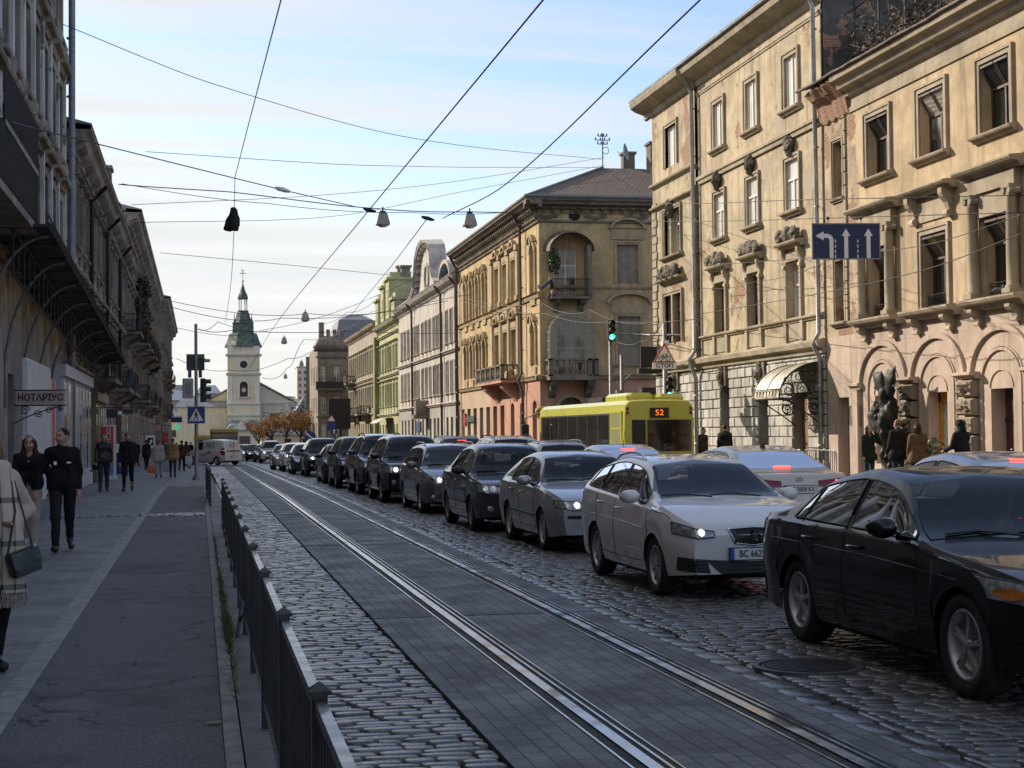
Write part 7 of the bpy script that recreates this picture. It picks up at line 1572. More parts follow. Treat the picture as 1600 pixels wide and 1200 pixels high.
    if S.get('remb'):
        ez = S['remb']; p = hit(0, ez, 'R', .012); m = MB(); m.tube([(.055*cos(a), p.y, ez+.055*sin(a)) for a in np.linspace(0, 2*pi, 25)], .005, 5); y_ = p.y
        m.tube([(-.022, y_, ez+.047), (0, y_, ez+.004), (.022, y_, ez+.047)], .005, 4); m.tube([(-.045, y_, ez+.022), (-.02, y_, ez-.04), (0, y_, ez-.004), (.02, y_, ez-.04), (.045, y_, ez+.022)], .005, 4); m.build('emblem', M_chrome, root)
    if brake:
        q_ = patch('high_brake_lamp', [(-.14, S.get('hbz', Ht-.10)-.008), (.14, S.get('hbz', Ht-.10)-.008)], [(-.14, S.get('hbz', Ht-.10)+.009), (.14, S.get('hbz', Ht-.10)+.009)], 'R', M_brk, nu=6, nv=1, off=.02)
    # wipers, rails, antenna
    m = MB()
    for x in (-.1, .45): m.tube([hit(x, zc_+.005, 'F', .015), hit(x-.3, zc_+.035, 'F', .018), hit(x-.55, zc_+.02, 'F', .02)], .009, 4)
    m.build('wipers', M_trimb, root)
    if S.get('rails'):
        for s_ in (-1, 1):
            m = MB(); ptsr = []
            for k in range(13): t_ = k/12; y = y0+.12+(y1-y0-.2)*t_; x = s_*wrt*.93; b_ = hit(x, y, 'T', 0); ptsr.append((b_.x, b_.y, b_.z+.05*min(1, 8*t_, 8*(1-t_))))
            m.tube(ptsr, .017, 6); m.build('roof_rail', S['rails'], root)
    if S.get('ant'): b_ = hit(0, y1-.25, 'T', 0); m = MB(); (m.tube([b_, b_+Vector((0, .12, .30))], [.008, .003], 5) if S['ant'] == 1 else m.loft([[(x, b_.y+y, b_.z-.02) for x, y in ((-.03, -.1), (.03, -.1), (.03, .1), (-.03, .1))], [(x, b_.y+y, b_.z+.07) for x, y in ((-.006, .05), (.006, .05), (.006, .1), (-.006, .1))]], closed=True, cap=True)); m.build('antenna', M_trimb, root)
    if S.get('clad'):
        for s_ in (-1, 1): 
            for w in yw: m = MB(); m.tube([hit(w+Ra*1.06*cos(a), r+Ra*1.06*sin(a), s_, .0) for a in np.linspace(.05, pi-.05, 16)], .035, 5); m.build('arch_trim', M_trimb, root)
    # underside, wheels
    m = MB(); m.box(-hw+.28, hw-.28, .25, L-.25, zs-.02, .62); m.box(-hw+.09, hw-.09, fo+r*1.2, fo+wb-r*1.2, zs-.04, .45); m.box(-hw+.3, hw-.3, .12, .5, zs+.02, .5); m.build('underbody', M_dark, root)
    tm, rm_ = wheel_mesh(r, S.get('tw', .21), S.get('ws', 'seven'))
    for w in yw:
        for s_ in (-1, 1):
            o = bpy.data.objects.new('wheel', tm); COL.objects.link(o); o.parent = root; o.location = (s_*(hw-.02-S.get('tw', .21)/2), w, r); o.rotation_euler = (RG.uniform(0, 1), 0, 0 if s_ > 0 else pi); q = bpy.data.objects.new('rim', rm_); COL.objects.link(q); q.parent = o
    return root
def T(kind, L, W, H, wb, fo, **k):
    d = dict(kind=kind, L=L, W=W, H=H, wb=wb, fo=fo, zc=.93, b0=.90, b1=.95, r=.315)
    d.update(k); yc = d.setdefault('yc', fo+.42); d.setdefault('y0', yc+.80); d.setdefault('y1', L-(1.45 if kind == 'sedan' else .55)); d.setdefault('yt', L-(.62 if kind == 'sedan' else .14)); d.setdefault('zt', 1.0 if kind == 'sedan' else .98)
    yB = d.setdefault('yB', yc+1.22); yC = d.setdefault('yC', yB+.92)
    tail = d['yt']-(.42 if kind == 'sedan' else .28); th = d['y1']-(.02 if kind == 'sedan' else .0)
    if kind == 'sedan': w = [(yc+.14, yB-.035, yc+.16, yB-.02), (yB+.045, min(yC, tail), yB+.05, min(yC-.12, th+.1))]; w += [(min(yC, tail)+.03, tail+.03, min(yC-.12, th+.1)+.03, th+.16)] if d.get('quarter') else []
    else: w = [(yc+.14, yB-.035, yc+.16, yB-.02), (yB+.045, yC, yB+.05, yC-.06), (yC+.06, tail, yC+.0, th-.02)]
    d.setdefault('win', w); d.setdefault('seams', [yc+.02, yB, yC-.02]); d.setdefault('hand', [yB-.22, yC-.25])
    hw = W/2; d.setdefault('hl', (hw*.48, hw*.86, .60, .74, .02)); d.setdefault('tl', (hw*.55, hw*.9, .72, .95)); d.setdefault('grille', [([(-.36, .60), (.36, .60)], [(-.40, .72), (.40, .72)], 1), ([(-.45, .27), (.45, .27)], [(-.5, .40), (.5, .40)], 0)]); d.setdefault('fpz', .48); return d
C1 = 'cars queueing in the nearest lane'; C2 = 'cars driving away in the second lane'
P_blk = paint('black_car_paint', (.0025, .0025, .003), 0, .003, .22, .6); P_wht = paint('white_car_paint', (.62, .62, .60), 0, .10, .25); P_sil = paint('silver_car_paint', (.36, .37, .38), .55, .10, .28); P_gry = paint('grey_car_paint', (.14, .14, .142), .45, .10); P_dgr = paint('dark_grey_car_paint', (.035, .036, .038), .3, .1); P_blu = paint('silver_blue_car_paint', (.30, .35, .42), .5, .06); P_nav = paint('dark_navy_car_paint', (.006, .008, .014), .2, .04); P_chp = paint('champagne_car_paint', (.40, .38, .35), .5, .10)
bmw = T('sedan', 4.62, 1.81, 1.43, 2.81, .78, yc=1.36, y0=2.22, y1=3.30, yt=4.12, zc=.96, zt=1.03, b0=.93, b1=.98, r=.335, tw=.235, ws='five', yB=2.62, yC=3.52, quarter=1, zh=.80, crease=.80, fround=.17, hl=(.50, .885, .62, .77, .03), tl=(.5, .82, .78, .96), hm=P_blk, grille=[([(-.36, .56), (-.03, .56)], [(-.33, .74), (-.04, .74)], 1), ([(.03, .56), (.36, .56)], [(.04, .74), (.33, .74)], 1), ([(-.5, .27), (.5, .27)], [(-.55, .44), (.55, .44)], 0)])
seat = T('estate', 4.23, 1.69, 1.45, 2.469, .80, yc=.98, y0=1.98, y1=3.50, yt=4.08, zc=.99, zt=1.02, rd=.11, b0=.90, b1=1.05, zh=.82, r=.31, ws='ten', yB=2.34, yC=3.18, crease=.72, rails=P_wht, ant=1, fround=.26, hl=(.42, .77, .63, .74, .05), tl=(.5, .78, .72, .98), emb=.655, fpz=.47, grille=[([(-.20, .58), (0, .555), (.20, .58)], [(-.27, .72), (0, .735), (.27, .72)], 1), ([(-.34, .26), (0, .25), (.34, .26)], [(-.52, .42), (0, .39), (.52, .42)], 0), ([(-.74, .30), (-.46, .28)], [(-.74, .44), (-.50, .42)], 0), ([(.46, .28), (.74, .30)], [(.50, .42), (.74, .44)], 0)], win=[(1.2, 2.30, 1.24, 2.31), (2.38, 3.16, 2.38, 3.10), (3.22, 3.76, 3.16, 3.52)])
octa = T('sedan', 4.51, 1.73, 1.43, 2.51, .93, yc=1.33, y0=2.10, y1=3.35, yt=4.20, zc=.97, zt=1.05, b0=.90, b1=.96, zh=.80, yB=2.45, yC=3.32, r=.31, ws='seven', strip=1, ant=1, fround=.18, hl=(.36, .80, .61, .75, .0), tl=(.5, .82, .7, .92), grille=[([(-.26, .60), (.26, .60)], [(-.30, .75), (.30, .75)], 1), ([(-.38, .27), (.38, .27)], [(-.38, .38), (.38, .38)], 0), ([(-.8, .50), (0, .49), (.8, .50)], [(-.8, .545), (0, .535), (.8, .545)], 0)])
logan = T('sedan', 4.29, 1.74, 1.53, 2.63, .77, yc=1.10, y0=1.78, y1=3.05, yt=3.72, zc=1.0, zt=1.08, b0=.95, b1=1.0, zh=.86, yB=2.28, yC=3.12, r=.31, ws='cover', ant=1, strip=1, fround=.14, hl=(.42, .80, .66, .83, .0), tl=(.55, .82, .7, 1.0), mm=M_trimb, fog=(.62, .40), grille=[([(-.38, .68), (.38, .68)], [(-.40, .82), (.40, .82)], 1), ([(-.40, .30), (.40, .30)], [(-.52, .42), (.52, .42)], 0)])
mega = T('estate', 4.56, 1.80, 1.50, 2.70, .92, yc=1.12, y0=2.05, y1=3.85, yt=4.40, zc=1.0, zt=1.02, b0=.93, b1=1.02, zh=.82, yB=2.45, yC=3.35, rails=P_gry, hl=(.40, .83, .64, .80, .05), fog=(.68, .36), grille=[([(-.62, .34), (0, .32), (.62, .34)], [(-.5, .55), (0, .57), (.5, .55)], 0), ([(-.3, .66), (.3, .66)], [(-.36, .70), (.36, .70)], 0)], fround=.26)
suv = lambda **k: T('suv', k.pop('L', 4.6), k.pop('W', 1.84), k.pop('H', 1.70), 2.66, .86, **{**dict(yc=1.18, y0=1.95, y1=3.95, yt=4.46, zc=1.10, zt=1.10, b0=1.06, b1=1.12, zh=.98, zs=.30, yB=2.36, yC=3.3, r=.355, tw=.225, fround=.14, hl=(.46, .85, .74, .92, .0), tl=(.62, .86, .8, 1.25), fog=(.66, .52), grille=[([(-.40, .72), (.40, .72)], [(-.44, .90), (.44, .90)], 1), ([(-.55, .36), (.55, .36)], [(-.6, .52), (.6, .52)], 0)], fpz=.58, rpz=.8), **k})
rav, jeep, soren = suv(clad=1), suv(L=4.75, H=1.74, zc=1.14, b0=1.10, b1=1.14, rails=M_trimb, clad=1), suv(L=4.68, H=1.72, rails=M_trimb)
hatch = T('hatch', 4.1, 1.74, 1.48, 2.5, .84, yc=1.06, y0=1.85, y1=3.5, yt=3.98, rails=None)
sedan = T('sedan', 4.7, 1.82, 1.45, 2.75, .9, yc=1.38, y0=2.2, y1=3.35, yt=4.2)
def q(name, label, cat, yf, xl, S, pm, **k):
    y = yf-S['fo']; return car(name, label, cat, (xl+S['W']/2-.02, y, G(y+2)), k.pop('rz', 0), S, pm, group=C1, **k)
q('sedan_car', 'glossy black saloon with twin-spoke alloys, largest car at the lower right', 'car', 9.3, 4.76, bmw, P_blk, lit=3)
q('estate_car', 'white estate with a mesh grille, plate BC 6629 HI and lit headlight', 'car', 15.95, 4.68, seat, P_wht, plate='BC 6629 HI', lit=2)
q('sedan_car', 'silver saloon with black bumper strip, right behind the white estate', 'car', 22.4, 4.88, octa, P_sil, lit=2)
q('sedan_car', 'dark grey tall-bodied saloon with big clear headlights and unlit lamps', 'car', 27.3, 4.66, logan, P_dgr)
q('estate_car', 'grey estate with silver roof rails and one bright round headlight', 'car', 33.8, 4.66, mega, P_gry, lit=2, lod=1)
q('suv_car', 'dark navy SUV with lit round headlamps behind the grey estate', 'car', 39.4, 4.45, rav, P_nav, lit=2, lod=1)
s_ = q('suv_car', 'boxy dark SUV with black roof rails and a blue sticker on its windscreen', 'car', 45.0, 4.40, jeep, P_dgr, lod=1)
m = MB(); m.box(-.62, -.36, 1.66, 1.67, 1.42, 1.56); o = m.build('windscreen_sticker', M_blue, s_); o.rotation_euler = (rad(-0), 0, 0)
q('suv_car', 'dark SUV with large black mirror behind the stickered SUV', 'car', 51.4, 4.33, suv(L=4.4), P_blk, lod=1)
q('sedan_car', 'low dark saloon with daytime lights, its nose just left of the dark SUV', 'car', 57.4, 4.38, sedan, P_blk, lit=1, lod=1)
q('suv_car', 'black SUV with a warm lit headlight and chrome grille bar midway down the queue', 'car', 69.8, 4.55, soren, P_blk, lit=2, lod=1)
q('hatchback_car', 'small dark hatchback tucked behind the black SUV with the chrome bar', 'car', 75.9, 4.3, hatch, P_dgr, lod=1)
q('suv_car', 'white crossover with slanted lit headlights in the distance', 'car', 84, 4.25, suv(L=4.42, H=1.52, zc=1.02, b0=.98, b1=1.06, zh=.9, r=.34), P_wht, lit=2, lod=1)
q('sedan_car', 'silver saloon half hidden behind the white crossover', 'car', 90.5, 4.05, sedan, P_sil, lit=1, lod=1)
q('suv_car', 'white SUV with very bright headlight far down the queue', 'car', 121, 4.5, soren, P_wht, lit=2, lod=1)
for Y, x, S_, p, l in ((129, 4.3, sedan, P_dgr, 'dark saloon just behind the farthest white SUV'), (137, 3.9, hatch, P_blk, 'black hatchback, third car from the far end of the queue'), (145, 3.6, sedan, P_sil, 'silver saloon, next to last in the far queue'), (153, 3.3, hatch, P_dgr, 'tiny dark car at the very end of the queue')): q('queue_car', l, 'car', Y, x, S_, p, lit=1, lod=1)
# second lane: tails towards the camera
def away(name, label, yr, xc, S, pm, **k): return car(name, label, 'car', (xc, yr+S['L'], G(yr)), pi, S, pm, group=C2, brake=k.pop('brake', 1), **k)
pas = T('sedan', 4.77, 1.83, 1.47, 2.79, .88, yc=1.42, y0=2.28, y1=3.35, yt=4.22, zc=.97, zt=1.06, b0=.94, b1=1.0, r=.325, chrome=1, ant=2, quarter=1, tl=(.30, .86, .80, .98), rpz=.80, remb=.95, hbz=1.12, fround=.18)
away('sedan_car', 'pearl white saloon seen from behind, plate BC 5009 KX and lit brake lamps', 22.8, 9.05, pas, paint('pearl_car_paint', (.50, .47, .42), .25, .05, .22), plate='BC 5009 KX')
away('sedan_car', 'silver-blue saloon with window deflectors behind the black saloon roof', 14.6, 8.85, T('sedan', 4.6, 1.78, 1.45, 2.7, .88, yc=1.4, y0=2.2, y1=3.3, yt=4.1, zt=1.06), P_blu)
away('sedan_car', 'silver saloon from behind with a red high brake lamp, in front of the bus', 28.9, 8.35, T('sedan', 4.65, 1.8, 1.47, 2.7, .88, yc=1.4, y0=2.25, y1=3.3, yt=4.1, zt=1.06, ant=1, hbz=1.36), P_sil)
away('hatchback_car', 'silver hatchback with roof rails and whip aerial, left of the silver saloon', 35.6, 8.4, T('hatch', 4.2, 1.76, 1.52, 2.55, .86, yc=1.1, y0=1.9, y1=3.6, yt=4.05, rails=P_sil, ant=1), P_sil, lod=1, brake=0)
away('suv_car', 'white car with raised roof rails ahead of the silver hatchback', 42.6, 8.6, suv(L=4.4, H=1.64, rails=M_trimb), P_wht, lod=1, brake=0)
away('suv_car', 'black SUV with a red high brake lamp at roof height', 48.8, 8.15, suv(L=4.5, H=1.66, rails=P_sil, hbz=1.5), P_blk, lod=1)
away('sedan_car', 'pale grey car whose roof shows behind the navy SUV', 54.8, 8.0, T('hatch', 4.3, 1.78, 1.6, 2.6, .86, yc=1.1, y0=1.9, y1=3.7, yt=4.15), P_chp, lod=1, brake=0)
away('hatchback_car', 'dark car ahead of the bus nose with only its roof in view', 58.5, 10.6, hatch, P_dgr, lod=1, brake=0)
# ------------------------------------------------------------------ yellow bus
M_by = plain('yellow_green_bus_paint', (.50, .49, .075), .3, var=.025, coat=.6); M_bg = glassmat('bus_glass', (.02, .016, .013), None, .06); M_bd = plain('bus_black', (.012, .012, .013), .5)
bx, by = 15.05, 50.4; bus = thing('city_bus', 'yellow-green city bus seen from behind with route display 52', 'bus', (bx, by, 0), rad(1.5)); W2, L2, H2 = 1.25, 12., 2.78
m = MB(); rings = []
sec = [(-W2+.04, .32), (-W2, .5), (-W2, 1.2), (-W2+.02, 2.3), (-W2+.06, 2.62), (-W2+.2, 2.75), (-.5, H2), (.5, H2), (W2-.2, 2.75), (W2-.06, 2.62), (W2-.02, 2.3), (W2, 1.2), (W2, .5), (W2-.04, .32)]
for y, s_ in ((0, .97), (.06, .985), (.16, 1), (L2-.5, 1), (L2-.1, .98), (L2, .93)): rings.append([(x*s_, y, (z-1.3)*(s_ if y < 1 or y > 11 else 1)+1.3) for x, z in sec])
m.loft(rings, closed=True, cap=True); m.build('body', M_by, bus)
def bpart(nm, mat, boxes, par=bus):
    m = MB()
    for b_ in boxes: m.box(*b_)
    return m.build(nm, mat, par)
bpart('rear_window', M_bg, [(-.42, 1.12, -.03, .02, 1.05, 2.1)]); bpart('engine_grille', M_bd, [(-.95, -.48, -.025, .02, 1.0, 2.1)]); bpart('grille_slats', plain('bus_slats', (.03, .03, .03), .4), [(-.93+.0, -.5, -.04, -.025, 1.08+.1*k, 1.11+.1*k) for k in range(10)])
rd = bpart('route_display', M_bd, [(-.33, .33, -.035, .02, 2.16, 2.5)]); text_part('52', .27, emit('amber_display', (1, .22, .02), .55), rd, (0, -.04, 2.33), RYF, sx=1.15); text_part('52', .24, plain('ghost_number', (.16, .13, .11), .6), bus, (.25, -.036, 1.2), RYF)
bpart('rear_lamp', M_tail, [(-1.16, -1.06, -.03, 0, 2.28, 2.38), (-1.16, -1.06, -.03, 0, 2.42, 2.52)]); bpart('rear_lamp', M_tail, [(1.06, 1.16, -.03, 0, 2.28, 2.38), (1.06, 1.16, -.03, 0, 2.42, 2.52)]); bpart('rear_panel_edge', M_bd, [(-1.2, 1.2, -.02, 0, .93, .96)]); bpart('access_sticker', M_blue, [(.55, .72, -.025, 0, .72, .9)]); bpart('rear_lamp_lower', M_tail, [(.98, 1.12, -.025, 0, .6, .85), (-1.12, -.98, -.025, 0, .6, .85)])
text_part('52 КС', .12, M_bd, bus, (.0, -.022, .84), RYF)
m = MB()
for k in range(7): m.box(-W2-.015, -W2+.02, 1.75+k*1.36, 1.75+k*1.36+1.3, 1.05, 2.28)
m.build('side_window', M_bg, bus); [bpart('window_pillar', M_bd, [(-W2-.02, -W2+.02, 1.75+k*1.36-.06, 1.75+k*1.36, 1.02, 2.3)]) for k in range(1, 7)]; bpart('panel_seam', M_bd, [(-W2-.012, -W2+.02, 2.3, 11.4, .60, .615)]); bpart('window_band', M_bd, [(-W2-.008, -W2+.02, 1.65, 11.4, .98, 2.34)])
m = MB()
for k in range(3): m.box(-W2-.015, -W2+.02, .32, 1.4, .75+k*.55, 1.22+k*.55); 
m.build('side_grille', plain('olive_mesh', (.16, .16, .05), .6), bus); m = MB(); m.box(-W2-.02, -W2+.02, .18, .30, .7, 2.4); m.box(-W2-.02, -W2+.02, 1.42, 1.54, .7, 2.4)
for k in range(4): m.box(-W2-.02, -W2+.02, .3, 1.42, .68+k*.55, .75+k*.55)
m.build('grille_frame', M_by, bus)
m = MB(); m.bbox(-.95, -.0, .5, 3.2, H2-.03, H2+.24, .1); m.bbox(.0, 1.0, .3, 2.6, H2-.05, H2+.2, .12); m.build('roof_housing', M_by, bus); bpart('roof_unit', M_bd, [(-1.0, .2, 3.4, 5.2, H2-.02, H2+.16)]); bpart('roof_hatch', M_bd, [(-.3, .2, .9, 1.3, H2+.2, H2+.42)])
m = MB(); m.tube([(-1.2, 11.9, 2.5), (-1.75, 12.1, 2.3), (-1.75, 12.1, 2.0)], .03, 5); m.bbox(-1.9, -1.6, 12.0, 12.2, 1.25, 2.05, .04); m.build('mirror', M_bd, bus)
tm, rm_ = wheel_mesh(.47, .28, 'cover')
for w in (2.9, 9.2):
    for s_ in (-1, 1): o = bpy.data.objects.new('wheel', tm); COL.objects.link(o); o.parent = bus; o.location = (s_*(W2-.14), w, .47); o.rotation_euler = (0, 0, 0 if s_ > 0 else pi); q_ = bpy.data.objects.new('rim', rm_); COL.objects.link(q_); q_.parent = o
P = at(846, 645, Y=64.5); bs = thing('round_sign', 'round yellow disc sign with a dark ring, just ahead of the bus nose', 'sign', P); m = MB(); m.lathe([(.001, -.02), (.26, -.02), (.28, 0), (.001, .03)], n=20, axis=1); m.build('disc', plain('sign_yellow', (.5, .36, .05), .5), bs); m = MB(); m.lathe([(.10, -.022), (.14, -.03), (.17, -.022)], n=18, axis=1); m.build('ring', M_iron2, bs); m = MB(); m.tube([(.2, .02, 0), (.7, .1, 0)], .03, 5); m.tube([(.7, .1, .2), (.7, .1, -P.z)], .04, 6); m.build('post', M_pole, bs)
# ------------------------------------------------------------------ white van crossing, old bus behind
van = T('van', 4.35, 1.8, 1.82, 2.7, .85, yc=1.0, y0=1.72, y1=4.0, yt=4.27, zc=1.12, zt=1.15, b0=1.06, b1=1.06, zh=.95, r=.31, yB=2.0, yC=2.2, win=[(1.2, 1.95, 1.22, 1.9)], tl=(.74, .87, .7, 1.25), rpz=.62, hand=[1.75], seams=[1.02, 2.0, 3.0], zrg=1.5, rgl=P_wht, tum=.12)
P = gr(352, 727); v = car('delivery_van', 'white panel van with lettering turning across the tram track, seen from rear left', 'van', (P.x+1.2, P.y+.4, P.z), 0, van, P_wht, brake=0, lod=1)
v.rotation_euler = (0, 0, rad(180+38)); v.location = (P.x-2.1, P.y+3.3, P.z)
text_part('АБТ', .42, M_back, v, (0, 4.40, 1.42), (rad(90), 0, pi), sx=1.2); text_part('АБТ', .40, M_back, v, (.89, 2.9, 1.42), (rad(90), 0, pi/2), sx=1.2, ext=.012)
m = MB(); m.box(-.6, .6, 4.36, 4.38, .98, 1.04); m.box(-.01, .01, 4.36, 4.375, .55, 1.7); m.build('door_seams', M_dark, v)
m = MB(lambda a, b, c: (.905, a, b)); 
for a, z, l in ((2.1, .75, 1.0), (2.4, .86, .7), (1.6, .66, .9)): m.face([m.P(p) for p in ((a, z, 0), (a+l*.5, z+.16, 0), (a+l, z+.1, 0), (a+l*.5, z+.07, 0))])
m.build('side_graphic', plain('van_graphic', (.20, .12, .11), .5), v)
P = at(351, 690, Y=150); ob = thing('old_bus', 'dark old bus with a yellow roof edge behind the white van', 'bus', (P.x, 150, G(150))); m = MB(); m.bbox(-1.25, 1.25, 0, 9, .35, 2.75, .15); m.build('body', plain('olive_bus', (.14, .12, .04), .5), ob); m = MB(); m.box(-1.15, 1.15, -.03, .01, 1.3, 2.45); m.build('windscreen', M_bg, ob); m = MB(); m.bbox(-1.28, 1.28, -.1, 9.1, 2.6, 2.95, .1); m.build('roof', plain('bus_yellow_roof', (.42, .30, .09), .5), ob); m = MB(); m.box(-1.2, -.8, -.04, 0, .7, .9); m.box(.8, 1.2, -.04, 0, .7, .9); m.build('headlights', M_hl_, ob)
P = at(321, 690, Y=165); yb = thing('minibus', 'pale yellow minibus just left of the dark old bus', 'bus', (P.x, 165, G(165))); m = MB(); m.bbox(-.95, .95, 0, 6, .3, 2.45, .15); m.build('body', plain('minibus_yellow', (.50, .36, .10), .5), yb); m = MB(); m.box(-.85, .85, -.03, .01, 1.2, 2.0); m.build('windscreen', M_bg, yb)
m = MB(); m.box(-.85, -.6, -.04, 0, .6, .8); m.box(.6, .85, -.04, 0, .6, .8); m.build('headlights', M_hl_, yb)
# ================================================================== PEOPLE
class SDF:
    def __init__(s, lo, hi, h):
        s.lo = np.array(lo, np.float32); s.h = h; s.n = tuple(int((b-a)/h)+2 for a, b in zip(lo, hi)); s.F = np.full(s.n, 1., np.float32)
    def _box(s, lo, hi):
        i0 = np.maximum(0, np.floor((lo-s.lo)/s.h).astype(int)); i1 = np.minimum(np.array(s.n), np.ceil((hi-s.lo)/s.h).astype(int)+1)
        if (i1 <= i0).any(): return None
        sl = tuple(slice(a, b) for a, b in zip(i0, i1)); ax = [s.lo[k]+s.h*np.arange(i0[k], i1[k], dtype=np.float32) for k in range(3)]
        return sl, ax[0][:, None, None], ax[1][None, :, None], ax[2][None, None, :]
    def _put(s, sl, d, k, sub=False):
        f = s.F[sl]
        if sub: s.F[sl] = np.maximum(f, -d); return
        hh = np.clip(.5+.5*(f-d)/k, 0, 1); s.F[sl] = f*(1-hh)+d*hh-k*hh*(1-hh)
    def add(s, a, b, ra, rb=None, k=.03, sub=False, flat=(1, 1, 1)):
        rb = ra if rb is None else rb; a, b = np.array(a, np.float32), np.array(b, np.float32); m = max(ra, rb)*max(flat)+k+3*s.h
        q = s._box(np.minimum(a, b)-m, np.maximum(a, b)+m)
        if q is None: return s
        sl, x, y, z = q; d = b-a; L = float(d@d)+1e-9; t = np.clip(((x-a[0])*d[0]+(y-a[1])*d[1]+(z-a[2])*d[2])/L, 0, 1); fx, fy, fz = flat
        s._put(sl, np.sqrt(((x-a[0]-t*d[0])/fx)**2+((y-a[1]-t*d[1])/fy)**2+((z-a[2]-t*d[2])/fz)**2)-(ra+(rb-ra)*t), k, sub); return s
    def ell(s, c, r, k=.03, sub=False):
        r = np.array(r, np.float32); c = np.array(c, np.float32); m = k+3*s.h; q = s._box(c-r-m, c+r+m)
        if q is None: return s
        sl, x, y, z = q; e = np.sqrt(((x-c[0])/r[0])**2+((y-c[1])/r[1])**2+((z-c[2])/r[2])**2); s._put(sl, (e-1)*float(r.min()), k, sub); return s
    def fold(s, amp, f=28, seed=0):
        x, y, z = [s.lo[k]+s.h*np.arange(s.n[k], dtype=np.float32) for k in range(3)]; x = x[:, None, None]; y = y[None, :, None]; z = z[None, None, :]
        s.F += amp*(np.sin(f*(z+.6*x)+seed+2.3*np.sin(9*x+seed)+1.5*np.sin(11*y))*.6+np.sin(f*.47*(z-.8*x+.7*y)+seed*2)*.7); return s
    def cut(s, n, d):
        """remove the side where n.p > d"""
        x, y, z = [s.lo[k]+s.h*np.arange(s.n[k], dtype=np.float32) for k in range(3)]; s.F = np.maximum(s.F, n[0]*x[:, None, None]+n[1]*y[None, :, None]+n[2]*z[None, None, :]-d); return s
    def mesh(s, name, mat, parent=None):
        F = np.pad(s.F, 1, constant_values=1.); org = s.lo-s.h; I = F < 0; n = F.shape; c = [I[i:n[0]-1+i, j:n[1]-1+j, k:n[2]-1+k] for i in (0, 1) for j in (0, 1) for k in (0, 1)]
        act = np.logical_or.reduce(c) & ~np.logical_and.reduce(c); ids = np.full(act.shape, -1, np.int64); cells = np.argwhere(act); ids[act] = np.arange(len(cells))
        P = np.zeros((len(cells), 3)); W_ = np.zeros(len(cells)); off = [(i, j, k) for i in (0, 1) for j in (0, 1) for k in (0, 1)]; V = np.stack([F[tuple((cells+o).T)] for o in off], 1)
        for a in range(8):
            for b in range(a+1, 8):
                df = np.array(off[b])-np.array(off[a])
                if np.abs(df).sum() != 1: continue
                cr = (V[:, a] < 0) != (V[:, b] < 0); t = np.where(cr, V[:, a]/(V[:, a]-V[:, b]+1e-12), 0); P += cr[:, None]*(np.array(off[a])+t[:, None]*df); W_ += cr
        P = (cells+P/np.maximum(W_, 1)[:, None])*s.h+org; Q = []
        for ax in range(3):
            sl0 = [slice(None)]*3; sl1 = [slice(None)]*3; sl0[ax] = slice(0, -1); sl1[ax] = slice(1, None); e = np.argwhere(I[tuple(sl0)] != I[tuple(sl1)]); o1, o2 = [k for k in range(3) if k != ax]
            e = e[(e[:, o1] > 0) & (e[:, o2] > 0) & (e[:, o1] < n[o1]-1) & (e[:, o2] < n[o2]-1)]; fl = I[tuple(e.T)]
            u = np.zeros(3, int); u[o1] = 1; v = np.zeros(3, int); v[o2] = 1; q = np.stack([ids[tuple((e-u-v).T)], ids[tuple((e-v).T)], ids[tuple(e.T)], ids[tuple((e-u).T)]], 1); flip = fl ^ (ax == 1); q[~flip] = q[~flip][:, ::-1]; Q.append(q)
        Q = np.concatenate(Q); me = bpy.data.meshes.new(name); me.from_pydata(P.tolist(), [], Q.tolist()); me.materials.append(mat); me.polygons.foreach_set('use_smooth', [True]*len(Q)); me.update()
        o = bpy.data.objects.new(name, me); COL.objects.link(o); o.parent = parent; return o
def cloth(name, c, var=.2, rough=.88): return plain(name, c, rough, var=var, scale=9, spec=.25, bump=.25)
M_skin = plain('skin', (.42, .24, .165), .5, var=.08, scale=12); M_hairb = cloth('brown_hair', (.035, .018, .010), .4, .5); M_hair2 = cloth('light_brown_hair', (.17, .095, .045), .35, .5); M_hairk = cloth('dark_hair', (.012, .009, .008), .3, .55)
V3 = lambda *a: np.array(a, float)
